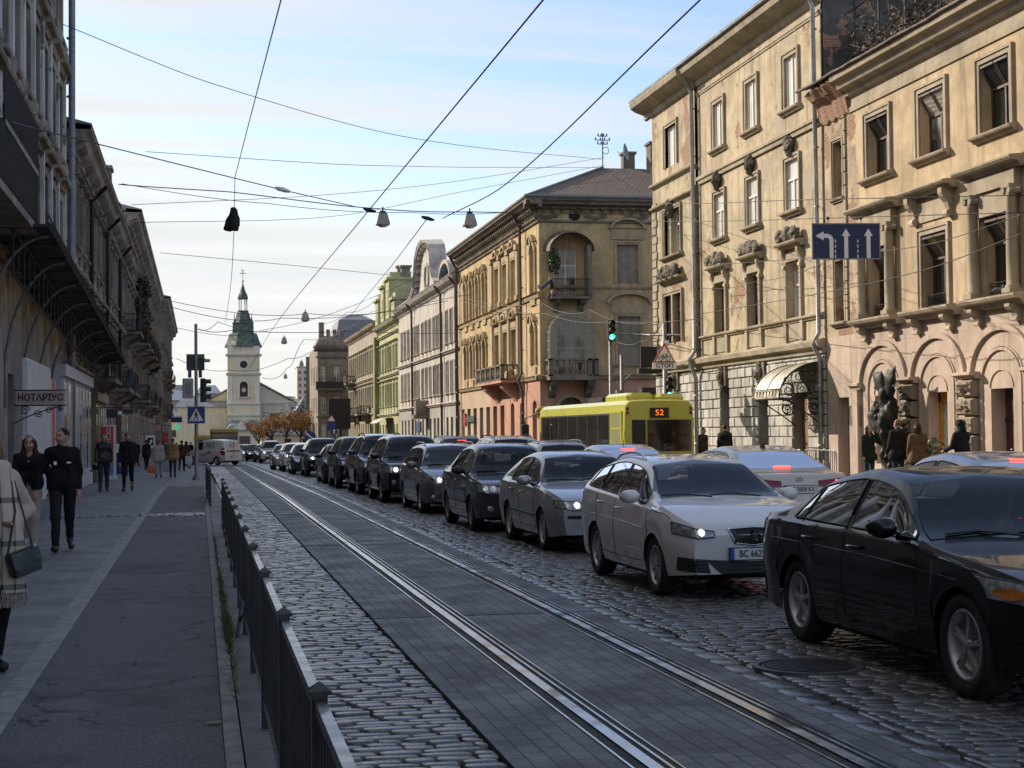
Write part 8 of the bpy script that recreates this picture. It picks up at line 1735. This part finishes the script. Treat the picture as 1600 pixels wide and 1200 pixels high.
def person(label, loc, rz, H, top, bot, shoes, hair=None, hairstyle='short', stride=.0, arms=((0, 0), (0, 0)), vox=.02, coat=0., hat=None, turn=0., lean=0., sleeve=1., hood=None, hands=True, bulk=1., group=None, extra=None, shoe_w=None):
    """local frame: feet at the origin, facing -Y; arms = (right, left) as (swing forward, elbow bend)"""
    root = thing('person', label, 'person', loc, rz, group); k = H/1.78
    hipz, kn = .92*k, .50*k; R = {}
    for s_, sd in ((-1, 1), (1, -1)):
        st = stride*sd; hip = V3(s_*.095*k, 0, hipz); sw = -.5*st
        knee = hip+V3(s_*.0, sw*.55-.04*abs(st), -.43*k); lift = .13*max(0, -st)*k; ank = V3(s_*.095*k, sw*.95+(.10*max(0, -st)), .085*k+lift); R['leg', s_] = (hip, knee, ank, st)
    tw = lambda z: V3(0, -lean*(z-hipz), 0)
    sh = {s_: V3(s_*.168*k*bulk, .01, 1.435*k)+tw(1.435*k) for s_ in (-1, 1)}
    for i, s_ in enumerate((-1, 1)):
        a = arms[i]
        if isinstance(a, dict): el, wr = V3(*a['el']), V3(*a['wr'])
        else:
            sw, bend = a; el = sh[s_]+V3(s_*.055, -sin(sw)*.29*k, -cos(sw)*.29*k); f = sw+bend; wr = el+V3(s_*.0, -sin(f)*.25*k, -cos(f)*.25*k)
        R['arm', s_] = (sh[s_], el, wr)
    hc = V3(0, -.015, 1.665*k)+tw(1.665*k); lo, hi = (-.55, -.75, -.03), (.55, .75, H+.08); ct, sn = cos(turn), sin(turn)
    def hd(x, y, z): return hc+V3(x*ct-y*sn, x*sn+y*ct, z)*k
    B = SDF(lo, hi, vox if not hands else min(vox, .016))
    B.ell(hd(0, .012, .03), (.076*k, .094*k, .095*k), .02); B.add(hd(0, -.03, -.03), hd(0, -.048, -.082), .058*k, .036*k, .035); B.ell(hd(0, -.02, -.03), (.066*k, .078*k, .08*k), .02)
    B.add(hd(0, -.088, .012), hd(0, -.112, -.026), .010*k, .016*k, .012); B.add(hd(0, -.09, .032), hd(0, -.085, .034), .03*k, .03*k, .02)
    for s_ in (-1, 1):
        B.ell(hd(s_*.078, .012, -.005), (.014*k, .026*k, .036*k), .008); B.ell(hd(s_*.031, -.098, .006), (.017*k, .016*k, .012*k), .005, True); B.add(hd(s_*.031, -.088, -.04), hd(s_*.026, -.086, -.044), .022*k, .02*k, .02)
    B.add(hd(-.02, -.096, -.058), hd(.02, -.096, -.058), .009*k, .009*k, .008); B.add(hd(0, .02, -.06), V3(0, .01, 1.44*k)+tw(1.44*k), .052*k, .062*k, .03)
    B.add(V3(0, 0, .98*k), V3(0, 0, 1.38*k)+tw(1.38*k), .085*k, .10*k, .05)
    for s_ in (-1, 1):
        h, kne, an, st = R['leg', s_]; B.add(h, kne, .055*k, .042*k, .03); B.add(kne, an, .042*k, .033*k, .03); a, e, w = R['arm', s_]; B.add(V3(0, 0, 1.40*k)+tw(1.4*k), a, .06*k, .045*k, .04); B.add(a, e, .038*k, .034*k, .02); B.add(e, w, .034*k, .026*k, .02)
        d = w-e; d /= np.linalg.norm(d); pr = np.cross(d, V3(0, 0, 1) if abs(d[2]) < .9 else V3(0, -1, 0)); pr /= np.linalg.norm(pr)+1e-9; pn = np.cross(pr, d); pal = w+d*.055*k
        B.add(w, pal+d*.03*k, .026*k, .030*k, .012, flat=(1, 1, 1)); 
        if hands:
            for q, ln in zip((-1.5, -.5, .5, 1.5), (.062, .074, .068, .052)):
                f0 = pal+d*.035*k+pr*q*.0185*k; f1 = f0+d*ln*.55*k+pn*.008*k*s_; f2 = f1+d*ln*.4*k*.8+pn*.024*k*s_; B.add(f0, f1, .0098, .0092, .004); B.add(f1, f2, .0092, .0082, .004)
            t0 = w+d*.03*k+pr*.022*k; t1 = t0+d*.03*k+pr*.028*k; B.add(t0, t1, .012, .0105, .006); B.add(t1, t1+d*.028*k+pr*.004, .0105, .009, .005)
    B.mesh('body', M_skin, root)
    # eyes and brows
    m = MB(); eb = []
    for s_ in (-1, 1): m.sphere(tuple(hd(s_*.031, -.086, .006)), .0115*k, 5)
    m.build('eyes', plain('eye', (.03, .02, .016), .2), root)
    if vox < .018:
        m = MB()
        for s_ in (-1, 1): m.tube([tuple(hd(s_*.014, -.103, .026)), tuple(hd(s_*.034, -.100, .032)), tuple(hd(s_*.05, -.086, .026))], .0045*k, 5)
        m.build('eyebrows', M_hairk, root); m = MB(); m.tube([tuple(hd(-.022, -.100, -.058)), tuple(hd(0, -.107, -.056)), tuple(hd(.022, -.100, -.058))], .005, 5); m.build('lips', plain('lips', (.30, .10, .08), .5), root)
    # trousers
    Tm = SDF(lo, hi, vox); Tm.add(V3(-.06*k, .01, hipz+.04), V3(.06*k, .01, hipz+.04), .115*k*bulk, .115*k*bulk, .03); Tm.add(V3(-.05*k, 0, hipz+.14*k), V3(.05*k, 0, hipz+.14*k), .10*k, .10*k, .04); g = bot.get('w', 1.)
    for s_ in (-1, 1): h, kne, an, st = R['leg', s_]; Tm.add(h-V3(0, 0, .02), kne, .092*k*min(g, 1.12), .066*k*g, .025); Tm.add(kne, an+V3(0, .0, .02+bot.get('crop', 0)), .066*k*g, .05*k*g, .03)
    Tm.fold(.004, 30, 1); Tm.cut((0, 0, 1), hipz+.16*k); Tm.mesh('trousers', bot['m'], root)
    for s_ in (-1, 1):
        h, kne, an, st = R['leg', s_]; z = an[2]-.085*k; pitch = .10*max(0, -st); S_ = SDF(lo, hi, min(vox, .02)); toe = V3(an[0]+s_*.02, an[1]-.15*k, .04*k+z+max(0, st)*.05-pitch); hl = V3(an[0], an[1]+.055*k, .045*k+z+pitch*.6); S_.add(hl, toe, .042*k, .036*k, .02, flat=(1, 1, 1)); S_.add(an+V3(0, .01, 0), an+V3(0, -.04, -.02), .046*k, .046*k, .02); S_.add(toe, toe+V3(0, .03, 0), .04*k, .045*k, .02)
        if not z: S_.cut((0, 0, -1), -.002)
        S_.mesh('shoe', shoes, root)
    # top
    tf = top.get('t', 1.)*bulk; J = SDF(lo, hi, vox); hem = top.get('hem', .86)*k
    J.add(V3(-.075*k, .005, 1.36*k)+tw(1.36*k), V3(.075*k, .005, 1.36*k)+tw(1.36*k), .125*k*tf, .125*k*tf, .04, flat=(1, .92, 1)); J.add(V3(-.07*k, 0, 1.12*k)+tw(1.1*k), V3(.07*k, 0, 1.12*k)+tw(1.1*k), .118*k*tf, .118*k*tf, .09); J.add(V3(-.075*k, .0, hem+.08), V3(.075*k, .0, hem+.08), .128*k*tf*top.get('flare', 1), .128*k*tf*top.get('flare', 1), .10)
    if hem < .8*k: J.add(V3(-.07*k, 0, .9*k), V3(.07*k, 0, .9*k), .13*k*tf, .13*k*tf, .1)
    for s_ in (-1, 1): a, e, w = R['arm', s_]; J.add(V3(s_*.09, .01, 1.43*k)+tw(1.43*k), a, .08*k*tf**.5, .072*k*tf**.5, .05); J.add(a, e, .069*k*tf**.5, .060*k*tf**.5, .03); J.add(e, e+(w-e)*.96*sleeve, .060*k*tf**.5, .048*k*tf**.5, .02)
    if top.get('collar', 1): J.add(V3(0, .015, 1.47*k)+tw(1.47*k), V3(0, .02, 1.525*k)+tw(1.5*k), .075*k, .07*k, .02)
    if hood: J.ell(hd(0, .03, .03), (.105*k, .125*k, .125*k), .03); J.ell(hd(0, -.12, -.01), (.07*k, .10*k, .10*k), .01, True); J.add(hd(0, .08, -.10), hd(0, .05, -.16), .10*k, .11*k, .04)
    elif top.get('hoodback'): J.add(V3(-.06, .11, 1.46*k)+tw(1.46*k), V3(.06, .11, 1.46*k)+tw(1.46*k), .065*k, .065*k, .04)
    J.fold(top.get('fold', .006), 26, 2.); J.cut((0, 0, -1), -hem)
    if top.get('open'): J.add(V3(0, -.22, hem-.1), V3(0, -.17, 1.46*k), .085, .05, .01, True, flat=(1, 1.6, 1))
    jk = J.mesh(top.get('n', 'jacket'), top['m'], root)
    # hair / hat
    if hair:
        Hs = SDF(lo, hi, min(vox, .016)); Hs.ell(hd(0, .022, .036), (.083*k, .10*k, .094*k), .01)
        if hairstyle == 'long':
            for s_ in (-1, 1): Hs.add(hd(s_*.072, .02, .03), hd(s_*.095, .03, -.16), .035*k, .05*k, .03); Hs.add(hd(s_*.095, .03, -.16), hd(s_*.11, -.03, -.33), .05*k, .028*k, .03)
            Hs.add(hd(0, .07, 0), hd(0, .10, -.30), .085*k, .06*k, .04); Hs.fold(.005, 60, 3)
        elif hairstyle == 'tail': Hs.add(hd(0, .09, .02), hd(0, .13, -.05), .04*k, .035*k, .02); Hs.add(hd(0, .13, -.05), hd(0, .11, -.18), .035*k, .02*k, .02)
        elif hairstyle == 'bob': 
            for s_ in (-1, 1): Hs.add(hd(s_*.07, .03, .02), hd(s_*.08, .03, -.10), .04*k, .04*k, .03)
            Hs.add(hd(0, .07, 0), hd(0, .08, -.11), .08*k, .06*k, .04)
        Hs.ell(hd(0, -.105, -.05), (.062*k, .085*k, .088*k), .004, True)
        if hairstyle == 'short': Hs.cut((0, 0, -1), -float(hd(0, 0, -.03)[2]))
        Hs.mesh('hair', hair, root)
    if hat: Hs = SDF(lo, hi, min(vox, .016)); Hs.ell(hd(0, .018, .052), (.094*k, .11*k, .10*k), .01); Hs.cut((0, 0, -1), -float(hd(0, 0, .012)[2])); Hs.mesh('hat', hat, root)
    root['_r'] = 0; del root['_r']
    return root, R, hd, k
blk = cloth('black_fabric', (.009, .009, .010)); blk2 = cloth('black_jacket', (.014, .014, .016)); M_bei = cloth('beige_trousers', (.42, .37, .315), .08); M_wsh = plain('white_sneaker', (.55, .55, .55), .6); M_bsh = plain('black_shoe', (.012, .012, .012), .5); M_jean = cloth('dark_jeans', (.028, .045, .062)); M_ljean = cloth('pale_jeans', (.30, .33, .37)); M_cream = cloth('cream_coat', (.45, .40, .34), .08); M_tan = cloth('tan_coat', (.27, .18, .085)); M_bshirt = cloth('black_top', (.006, .006, .007)); M_leath = plain('dark_leather', (.016, .014, .016), .45, var=.3)
# --- the couple
P = gr(98, 862, .05); PM = P; mx, my = P.x, P.y
r, R, hd, k = person('man in black sweatshirt and black trousers turning his head to the woman beside him', P, rad(4), 1.80, dict(m=blk, t=1.08, hem=.90, n='sweatshirt', fold=.007), dict(m=blk2, w=1.05), M_bsh, M_hairk, 'short', stride=.62, arms=({'el': (-.33, .03, 1.15), 'wr': (-.37, -.03, .90)}, (-.12, .25)), vox=.0125, turn=-.75)
m = MB(); m.box(-.12, -.08, -.163, -.155, 1.27, 1.32); m.box(.06, .12, -.168, -.158, 1.29, 1.315); m.build('chest_badge', M_sw, r); m = MB(); m.tube([(-.16, -.10, 1.46), (0, -.175, 1.30), (.12, -.16, 1.15)], .012, 5); m.build('bag_strap', M_bshirt, r)
P = gr(46, 858, .05)
r, R, hd, k = person('woman with long dark hair in open black jacket, black crop top and beige trousers', (P.x, P.y, P.z), rad(-2), 1.69, dict(m=blk2, t=1.10, hem=.93, open=1, collar=0), dict(m=M_bei, w=1.2), M_wsh, M_hairb, 'long', stride=-.4, arms=((.12, .25), {'el': (.30, .04, 1.08), 'wr': (.30, -.05, .85)}), vox=.0125)
S_ = SDF((-.3, -.3, .9), (.3, .3, 1.4), .011); S_.add((-.06, 0, 1.24), (.06, 0, 1.24), .105, .105, .03, flat=(1, 1.08, 1)); S_.add((-.055, 0, 1.02), (.055, 0, 1.02), .095, .095, .04, flat=(1, 1.08, 1)); S_.cut((0, 0, 1), 1.33); S_.add((-.07, -.15, 1.222), (.07, -.15, 1.222), .022, .022, .01, True); S_.mesh('crop_top', M_bshirt, r); m = MB(); m.tube([(.115*cos(a)*1.35, .01+.125*sin(a), .985) for a in np.linspace(0, 2*pi, 25)], .018, 6); m.build('belt', M_leath, r)
# --- near woman at the left edge
P = gr(-19, 1053, .05)
coatm = dict(m=cloth('beige_wool_coat', (.40, .325, .26), .07), t=1.22, hem=.64, n='coat', fold=.006, flare=1.12, open=0)
r, R, hd, k = person('woman in beige wool coat and fringed plaid scarf at the left edge of the photo', P, rad(28), 1.70, coatm, dict(m=blk, w=1.45), M_bsh, M_hair2, 'long', stride=.25, arms=((.1, .4), {'el': (.31, .06, 1.14), 'wr': (.10, -.20, 1.08)}), vox=.0115)
t = NT('plaid_scarf'); bx_ = t.n('ShaderNodeSeparateXYZ'); t.t.links.new(t.tc, bx_.inputs[0])
def stripes(v, f, w): return t.ma('LESS_THAN', t.ma('FRACT', t.ma('MULTIPLY', v, f)), w)
st_ = t.ma('ADD', t.ma('MULTIPLY', stripes(bx_.outputs[2], 3.3, .13), .65), t.ma('MULTIPLY', stripes(bx_.outputs[0], 12, .16), .5)); M_scarf = t.out(t.mix(st_, (.50, .42, .33), (.03, .028, .028)), .95)
S_ = SDF((-.4, -.5, .5), (.5, .4, 1.6), .012); 
for a in np.linspace(0, 2*pi, 12): S_.add((.11*cos(a), .02+.10*sin(a), 1.44), (.11*cos(a+.6), .02+.10*sin(a+.6), 1.46), .05, .05, .03)
S_.add((.05, -.17, 1.42), (.08, -.235, 1.05), .07, .085, .03, flat=(1, .4, 1)); S_.add((.08, -.235, 1.05), (.10, -.235, .56), .085, .10, .03, flat=(1, .38, 1)); S_.fold(.005, 34, 1); S_.cut((0, 0, -1), -.58); sc_ = S_.mesh('scarf', M_scarf, r)
m = MB(); rr = random.Random(2)
for i in range(46): x = .0+.2*i/46; m.tube([(x, -.235+rr.gauss(0, .012), .60), (x+rr.gauss(0, .008), -.24+rr.gauss(0, .012), .54), (x+rr.gauss(0, .012), -.24+rr.gauss(0, .015), .485+rr.uniform(-.01, .02))], .0035, 4)
m.build('scarf_fringe', coatm['m'], sc_)
m = MB()
for i in range(60): a = pi*(-.55+1.1*i/60); x, y = .27*sin(a), .05+.17*cos(a)*(-1 if abs(a) > 2 else -1); m.tube([(x, y, .66), (x*1.02+rr.gauss(0, .006), y*1.02, .60+rr.uniform(-.012, .012))], .0035, 4)
m.build('coat_fringe', coatm['m'], r)
S_ = SDF((.05, -.55, .7), (.6, 0, 1.25), .011)
bag = thing('handbag', 'black handbag on a strap at the hip of the woman in beige', 'bag', P, rad(28)); m = MB()
c0 = V3(.125, -.335, .80); ux, uz = V3(.95, .12, .28), V3(-.28, 0, .96); un = V3(-.12, .99, 0)
def bp(a, b, c): return tuple(c0+ux*a+uz*b+un*c)
m.loft([[bp(a*.10, b*.08, -.055) for a, b in ((-.9, -1), (.9, -1), (1, -.85), (1, .85), (.9, 1), (-.9, 1), (-1, .85), (-1, -.85))], [bp(a*.108, b*.088, 0) for a, b in ((-.9, -1), (.9, -1), (1, -.85), (1, .85), (.9, 1), (-.9, 1), (-1, .85), (-1, -.85))], [bp(a*.10, b*.08, .055) for a, b in ((-.9, -1), (.9, -1), (1, -.85), (1, .85), (.9, 1), (-.9, 1), (-1, .85), (-1, -.85))]], closed=True, cap=True); m.build('bag_body', plain('black_leather', (.012, .012, .014), .4, var=.3, bump=.4), bag)
m = MB(); m.loft([[bp(-.108, .088, -.06), bp(.108, .088, -.06), bp(.108, -.02, -.066), bp(.08, -.04, -.066), bp(-.08, -.04, -.066), bp(-.108, -.02, -.066)], [bp(-.108, .092, -.066), bp(.108, .092, -.066), bp(.108, -.02, -.074), bp(.08, -.044, -.074), bp(-.08, -.044, -.074), bp(-.108, -.02, -.074)]], closed=True, cap=True); m.build('bag_flap', MATS['black_leather'], bag)
m = MB(); m.tube([bp(-.10, .085, 0), (.10, -.25, 1.15), (.09, -.2, 1.36), (.06, -.02, 1.50)], .009, 6); m.tube([bp(.10, .085, 0), (.16, -.26, 1.12), (.12, -.19, 1.36), (.07, -.02, 1.50)], .007, 6); m.build('strap', M_leath, bag)
# --- two men
P = gr(162, 768, .05); r, R, hd, k = person('man in dark leather jacket and blue jeans carrying a black pouch', P, rad(2), 1.80, dict(m=M_leath, t=1.12, hem=.88), dict(m=M_jean, w=1.08), M_bsh, M_hairk, 'short', stride=.3, arms=((.15, .2), (-.1, .2)), vox=.018, turn=.2)
w = R['arm', -1][2]; hb_ = thing('pouch', 'small black pouch in the hand of the man in the leather jacket', 'bag', P); m = MB(); m.bbox(w[0]-.10, w[0]+.06, w[1]-.05, w[1]+.06, w[2]-.24, w[2]-.06, .03); m.build('pouch_body', M_bshirt, hb_); m = MB(); m.tube([(w[0]-.06, w[1], w[2]-.08), (w[0], w[1], w[2]-.02), (w[0]+.04, w[1], w[2]-.08)], .008, 5); m.build('loop', M_leath, hb_)
person('man in black zip jacket and cropped black trousers striding beside the leather-jacketed man', gr(200, 768, .05), rad(-3), 1.80, dict(m=blk2, t=1.2, hem=.82), dict(m=blk, w=.98, crop=.05), M_bsh, M_hairk, 'short', stride=.5, arms=((.15, .2), (-.25, .2)), vox=.018, turn=.3)
# --- walkers seen from behind
bk = rad(180); far_ = dict(vox=.024, hands=False)
r, R, hd, k = person('woman in cream coat and pale jeans walking away with an orange bag', gr(248, 746, .05), bk, 1.66, dict(m=M_cream, t=1.3, hem=.72, flare=1.1), dict(m=M_ljean, w=1.15), M_bsh, M_hair2, 'tail', stride=.3, **far_)
def carry(name, label, px, py, Y, w, h, d, mat, P=None):
    P = at(px, py, Y=Y); b = thing(name, label, 'bag', P); m = MB(); m.loft([[(x*w*s_, y*d*s_, z) for x, y in ((-.5, -.5), (.5, -.5), (.5, .5), (-.5, .5))] for z, s_ in ((-h*.5, .86), (-h*.2, 1.02), (h*.3, 1), (h*.5, .8))], closed=True, cap=True); m.build('bag_body', mat, b); m = MB(); m.tube([(-w*.3, 0, h*.45), (-w*.1, 0, h*.9), (w*.1, 0, h*.9), (w*.3, 0, h*.45)], .012, 5); m.build('bag_handles', mat, b)
carry('shopping_bag', 'orange shopping bag carried by the woman in the cream coat', 236.5, 734, 70.6, .36, .30, .16, plain('orange_bag', (.50, .12, .02), .5))
person('person in tan hooded coat, dark jeans and grey hat walking away near the signal pole', gr(270, 746, .05), bk, 1.70, dict(m=M_tan, t=1.45, hem=.78, hoodback=1), dict(m=M_jean), M_bsh, hat=cloth('grey_hat', (.10, .095, .10)), stride=-.25, **far_)
carry('plastic_bag', 'white-blue plastic bag between the cream and tan coated walkers', 259, 731, 71.5, .26, .34, .12, plain('pale_bag', (.32, .35, .45), .5))
for px, py, H, c, tr, lab, hr, st in ((229, 734, 1.72, blk2, blk, 'person in long black coat walking away, left of the cream coat', M_hairk, .4), (255, 726, 1.74, cloth('navy_jacket', (.02, .035, .07)), blk, 'person in navy jacket partly hidden behind the cream and tan coats', M_hairk, -.3), (284, 736, 1.66, cloth('maroon_coat', (.075, .025, .022)), blk, 'person in maroon coat just left of the signal pole', M_hairk, .3), (291, 729, 1.66, cloth('dark_brown_coat', (.045, .026, .02)), blk, 'person in dark brown coat beside the white plastic bag', M_hairb, .2), (213, 728, 1.75, blk2, blk, 'dark-clothed walker behind the striding man in black', M_hairk, .3), (220, 722, 1.7, cloth('slate_coat', (.05, .05, .055)), M_jean, 'person in slate coat among the distant pavement crowd, on its left', M_hairb, .2), (240, 718, 1.7, cloth('wine_coat', (.08, .03, .035)), blk, 'person in wine coat deep in the pavement crowd under the green emblem board', M_hairk, .2), (263, 717, 1.7, cloth('grey_coat', (.09, .09, .09)), blk, 'person in grey coat deep in the crowd between the board and the pole', M_hairk, .3), (298, 722, 1.65, blk, M_jean, 'person in black standing right at the foot of the signal pole', M_hairk, .1), (276, 716, 1.7, cloth('pale_coat', (.28, .25, .22)), blk, 'person in pale coat farthest along the left pavement crowd', M_hairb, .2)):
    person(lab, gr(px, py, .05), bk+RG.uniform(-.3, .3), H, dict(m=c, t=1.22, hem=.74), dict(m=tr), M_bsh, hr, 'bob' if hr is M_hairb else 'short', stride=st, vox=.03, hands=False, arms=((.1, .2), (-.1, .15)))
carry('plastic_bag', 'white plastic carrier bag held beside the signal pole', 295, 719, 79.5, .34, .40, .16, plain('white_bag', (.5, .5, .52), .5))
# --- right pavement
def RP(px, X): v = at(px, 640, X=X); return (X, v.y, .13)
ph = rad(-20)
r, R, hd, k = person('woman with long dark hair in dark green jacket phoning behind the barrier', RP(1357, 17.9), rad(10), 1.68, dict(m=cloth('dark_green_jacket', (.014, .024, .018)), t=1.12, hem=.76), dict(m=M_jean), M_bsh, M_hairb, 'long', arms=((.05, .2), {'el': (.30, -.12, 1.18), 'wr': (.15, -.12, 1.46)}), vox=.018)
w = R['arm', 1][2]; pn_ = thing('phone', 'dark mobile phone held to the ear of the woman in green', 'phone', RP(1357, 17.9), rad(10)); m = MB(); m.bbox(w[0]-.045, w[0]-.03, w[1]-.04, w[1]+.04, w[2]+.02, w[2]+.18, .005); m.build('phone_case', M_bshirt, pn_); m = MB(); m.box(w[0]-.048, w[0]-.045, w[1]-.034, w[1]+.034, w[2]+.03, w[2]+.17); m.build('screen', M_cg, pn_)
person('man in black padded jacket seen from behind, standing before the bronze sculpture', RP(1402, 17.9), bk+.2, 1.82, dict(m=blk2, t=1.36, hem=.76, hoodback=1), dict(m=M_jean), M_bsh, M_hair2, 'short', arms=((.15, .5), (.15, .4)), vox=.02)
person('person in brown coat and dark hat seen from behind, right of the man in black', RP(1433, 18.1), bk-.2, 1.70, dict(m=cloth('brown_coat', (.13, .075, .042)), t=1.3, hem=.72), dict(m=blk), M_bsh, hat=cloth('dark_brown_hat', (.05, .03, .022)), hair=M_hairb, hairstyle='bob', arms=((.2, .6), (.1, .3)), vox=.02)
person('person in dark hooded jacket with the hood up before the rough stone pilaster', RP(1503, 17.9), bk+.3, 1.76, dict(m=cloth('dark_navy_hoodie', (.010, .012, .018)), t=1.25, hem=.8), dict(m=blk), M_bsh, hood=1, arms=((.3, .9), (.3, .9)), vox=.02, lean=.1)
person('man in dark coat with close-cropped hair walking past the white rustication', RP(1132, 18.0), bk-.6, 1.78, dict(m=cloth('charcoal_coat', (.016, .016, .018)), t=1.3, hem=.7), dict(m=blk), M_bsh, M_hairb, 'short', stride=.2, vox=.022, hands=False)
person('person in dark brown jacket half hidden behind the right edge of the bus', RP(1098, 17.6), .6, 1.70, dict(m=cloth('umber_jacket', (.05, .035, .025)), t=1.2, hem=.8), dict(m=blk), M_bsh, M_hairk, 'short', vox=.026, hands=False)
# --- bronze sculpture in front of the arch
sx = 18.75; sy = at(1386, 640, X=sx).y; st = thing('sculpture', 'tall dark bronze sculpture of a winged shrouded figure before the first pink arch', 'sculpture', (sx, sy, .13))
M_brz = plain('dark_bronze', (.024, .023, .021), .6, .4, var=.5, bump=.6); rr = random.Random(12); S_ = SDF((-.8, -.9, -.05), (.8, .9, 3.4), .026)
S_.add((0, 0, 0), (0, 0, .9), .15, .2, .08); S_.add((0, 0, .9), (0, -.05, 1.9), .2, .26, .1); S_.add((0, -.05, 1.9), (-.05, 0, 2.4), .26, .16, .08); S_.ell((-.08, -.02, 2.55), (.16, .16, .19), .04)
for s_, y in ((1, .48), (-1, -.22)):
    S_.add((0, y*.3, 1.2), (-.1, y, 1.9), .20, .24, .08); S_.add((-.1, y, 1.9), (-.05, y*1.4, 2.3), .2, .07, .06)
for i in range(16): a = rr.uniform(0, 2*pi); z = rr.uniform(.2, 2.2); S_.add((.15*cos(a), .25*sin(a), z), (.28*cos(a), .34*sin(a), z+rr.uniform(.2, .5)), .06, .10, .05)
S_.fold(.02, 17, 1); S_.mesh('figure', M_brz, st)
for s_, y1, z1 in ((1, .78, 3.15), (-1, -.70, 3.3)):
    S_ = SDF((-.8, -1, 2), (.8, 1, 3.5), .026); S_.add((0, 0, 2.35), (-.05, y1*.5, 2.95), .14, .24, .06, flat=(.5, 1, 1)); S_.add((-.05, y1*.5, 2.95), (-.05, y1, z1), .24, .03, .06, flat=(.5, 1, 1)); S_.add((-.05, y1*.4, 2.8), (-.05, y1*.95, 2.75), .12, .03, .05, flat=(.6, 1, 1)); S_.add((-.05, y1*.3, 2.9), (-.05, y1*.3, 3.2), .1, .03, .05, flat=(.6, 1, 1)); S_.fold(.014, 22, 2); S_.mesh('wing', M_brz, st)
# --- drivers of the nearest cars
def driver(label, X, Y, jm, hm, z0=.0):
    r = thing('person', label, 'person', (X, Y, z0), 0); S_ = SDF((-.35, -.6, .4), (.35, .3, 1.45), .016); S_.ell((0, 0, 1.24), (.074, .092, .11), .02); S_.add((0, -.085, 1.25), (0, -.10, 1.215), .011, .015, .012); S_.add((0, .01, 1.16), (0, .02, 1.05), .05, .055, .02); S_.add((0, .06, .6), (0, .05, 1.0), .1, .12, .05); S_.mesh('body', M_skin, r)
    S_ = SDF((-.4, -.6, .4), (.4, .35, 1.2), .018); S_.add((-.1, .05, .98), (.1, .05, .98), .11, .11, .05); S_.add((0, .07, .55), (0, .06, .9), .16, .16, .08)
    for s_ in (-1, 1): S_.add((s_*.17, .03, 1.0), (s_*.25, -.12, .78), .065, .055, .03); S_.add((s_*.25, -.12, .78), (s_*.14, -.38, .88), .055, .045, .02)
    S_.mesh('jacket', jm, r); S_ = SDF((-.2, -.2, 1), (.2, .25, 1.45), .014); S_.ell((0, .02, 1.27), (.083, .10, .10), .01); S_.ell((0, -.1, 1.21), (.062, .085, .1), .004, True); S_.cut((0, 0, -1), -1.2); S_.mesh('hair', hm, r)
for lab, X, Y, jm, hm, z0 in (('driver in a dark jacket behind the wheel of the glossy black saloon', 5.99, 11.0, blk2, M_hairk, -.09), ('driver in a grey top at the wheel of the white estate', 5.85, 17.45, cloth('grey_top', (.10, .10, .105)), M_hairb, -.06), ('driver in black at the wheel of the silver saloon behind the white estate', 6.06, 23.9, blk2, M_hairk, -.09), ('driver in a blue shirt at the wheel of the dark grey tall-bodied saloon', 5.86, 28.65, cloth('blue_shirt', (.05, .08, .14)), M_hairk, 0)): driver(lab, X, Y, jm, hm, z0)
# --- pigeons
def pigeon(label, loc, rz):
    r = thing('pigeon', label, 'bird', loc, rz, 'pigeons'); S_ = SDF((-.12, -.2, -.01), (.12, .22, .3), .009); S_.ell((0, 0, .10), (.062, .12, .065), .02); S_.add((0, -.09, .13), (0, -.125, .19), .034, .026, .02); S_.ell((0, -.135, .205), (.024, .03, .025), .01); S_.add((0, -.16, .20), (0, -.18, .195), .008, .004, .005); S_.add((0, .09, .09), (0, .19, .065), .035, .02, .02, flat=(1, 1, .5)); S_.add((-.025, 0, .05), (-.025, -.01, 0), .007, .006, .006); S_.add((.025, 0, .05), (.025, -.01, 0), .007, .006, .006); S_.mesh('body', plain('pigeon_grey', (.09, .095, .11), .6, var=.4, scale=30), r); m = MB(); m.sphere((-.02, -.145, .21), .005, 4); m.sphere((.02, -.145, .21), .005, 4); m.build('eyes', M_iron2, r)
pigeon('grey pigeon on the stone sill of the right-hand columned window', (XR-.34, 35.2, 4.98), rad(70)); v = gr(296, 733, .05); pigeon('dark pigeon on the pavement beside the signal pole', v, rad(40))
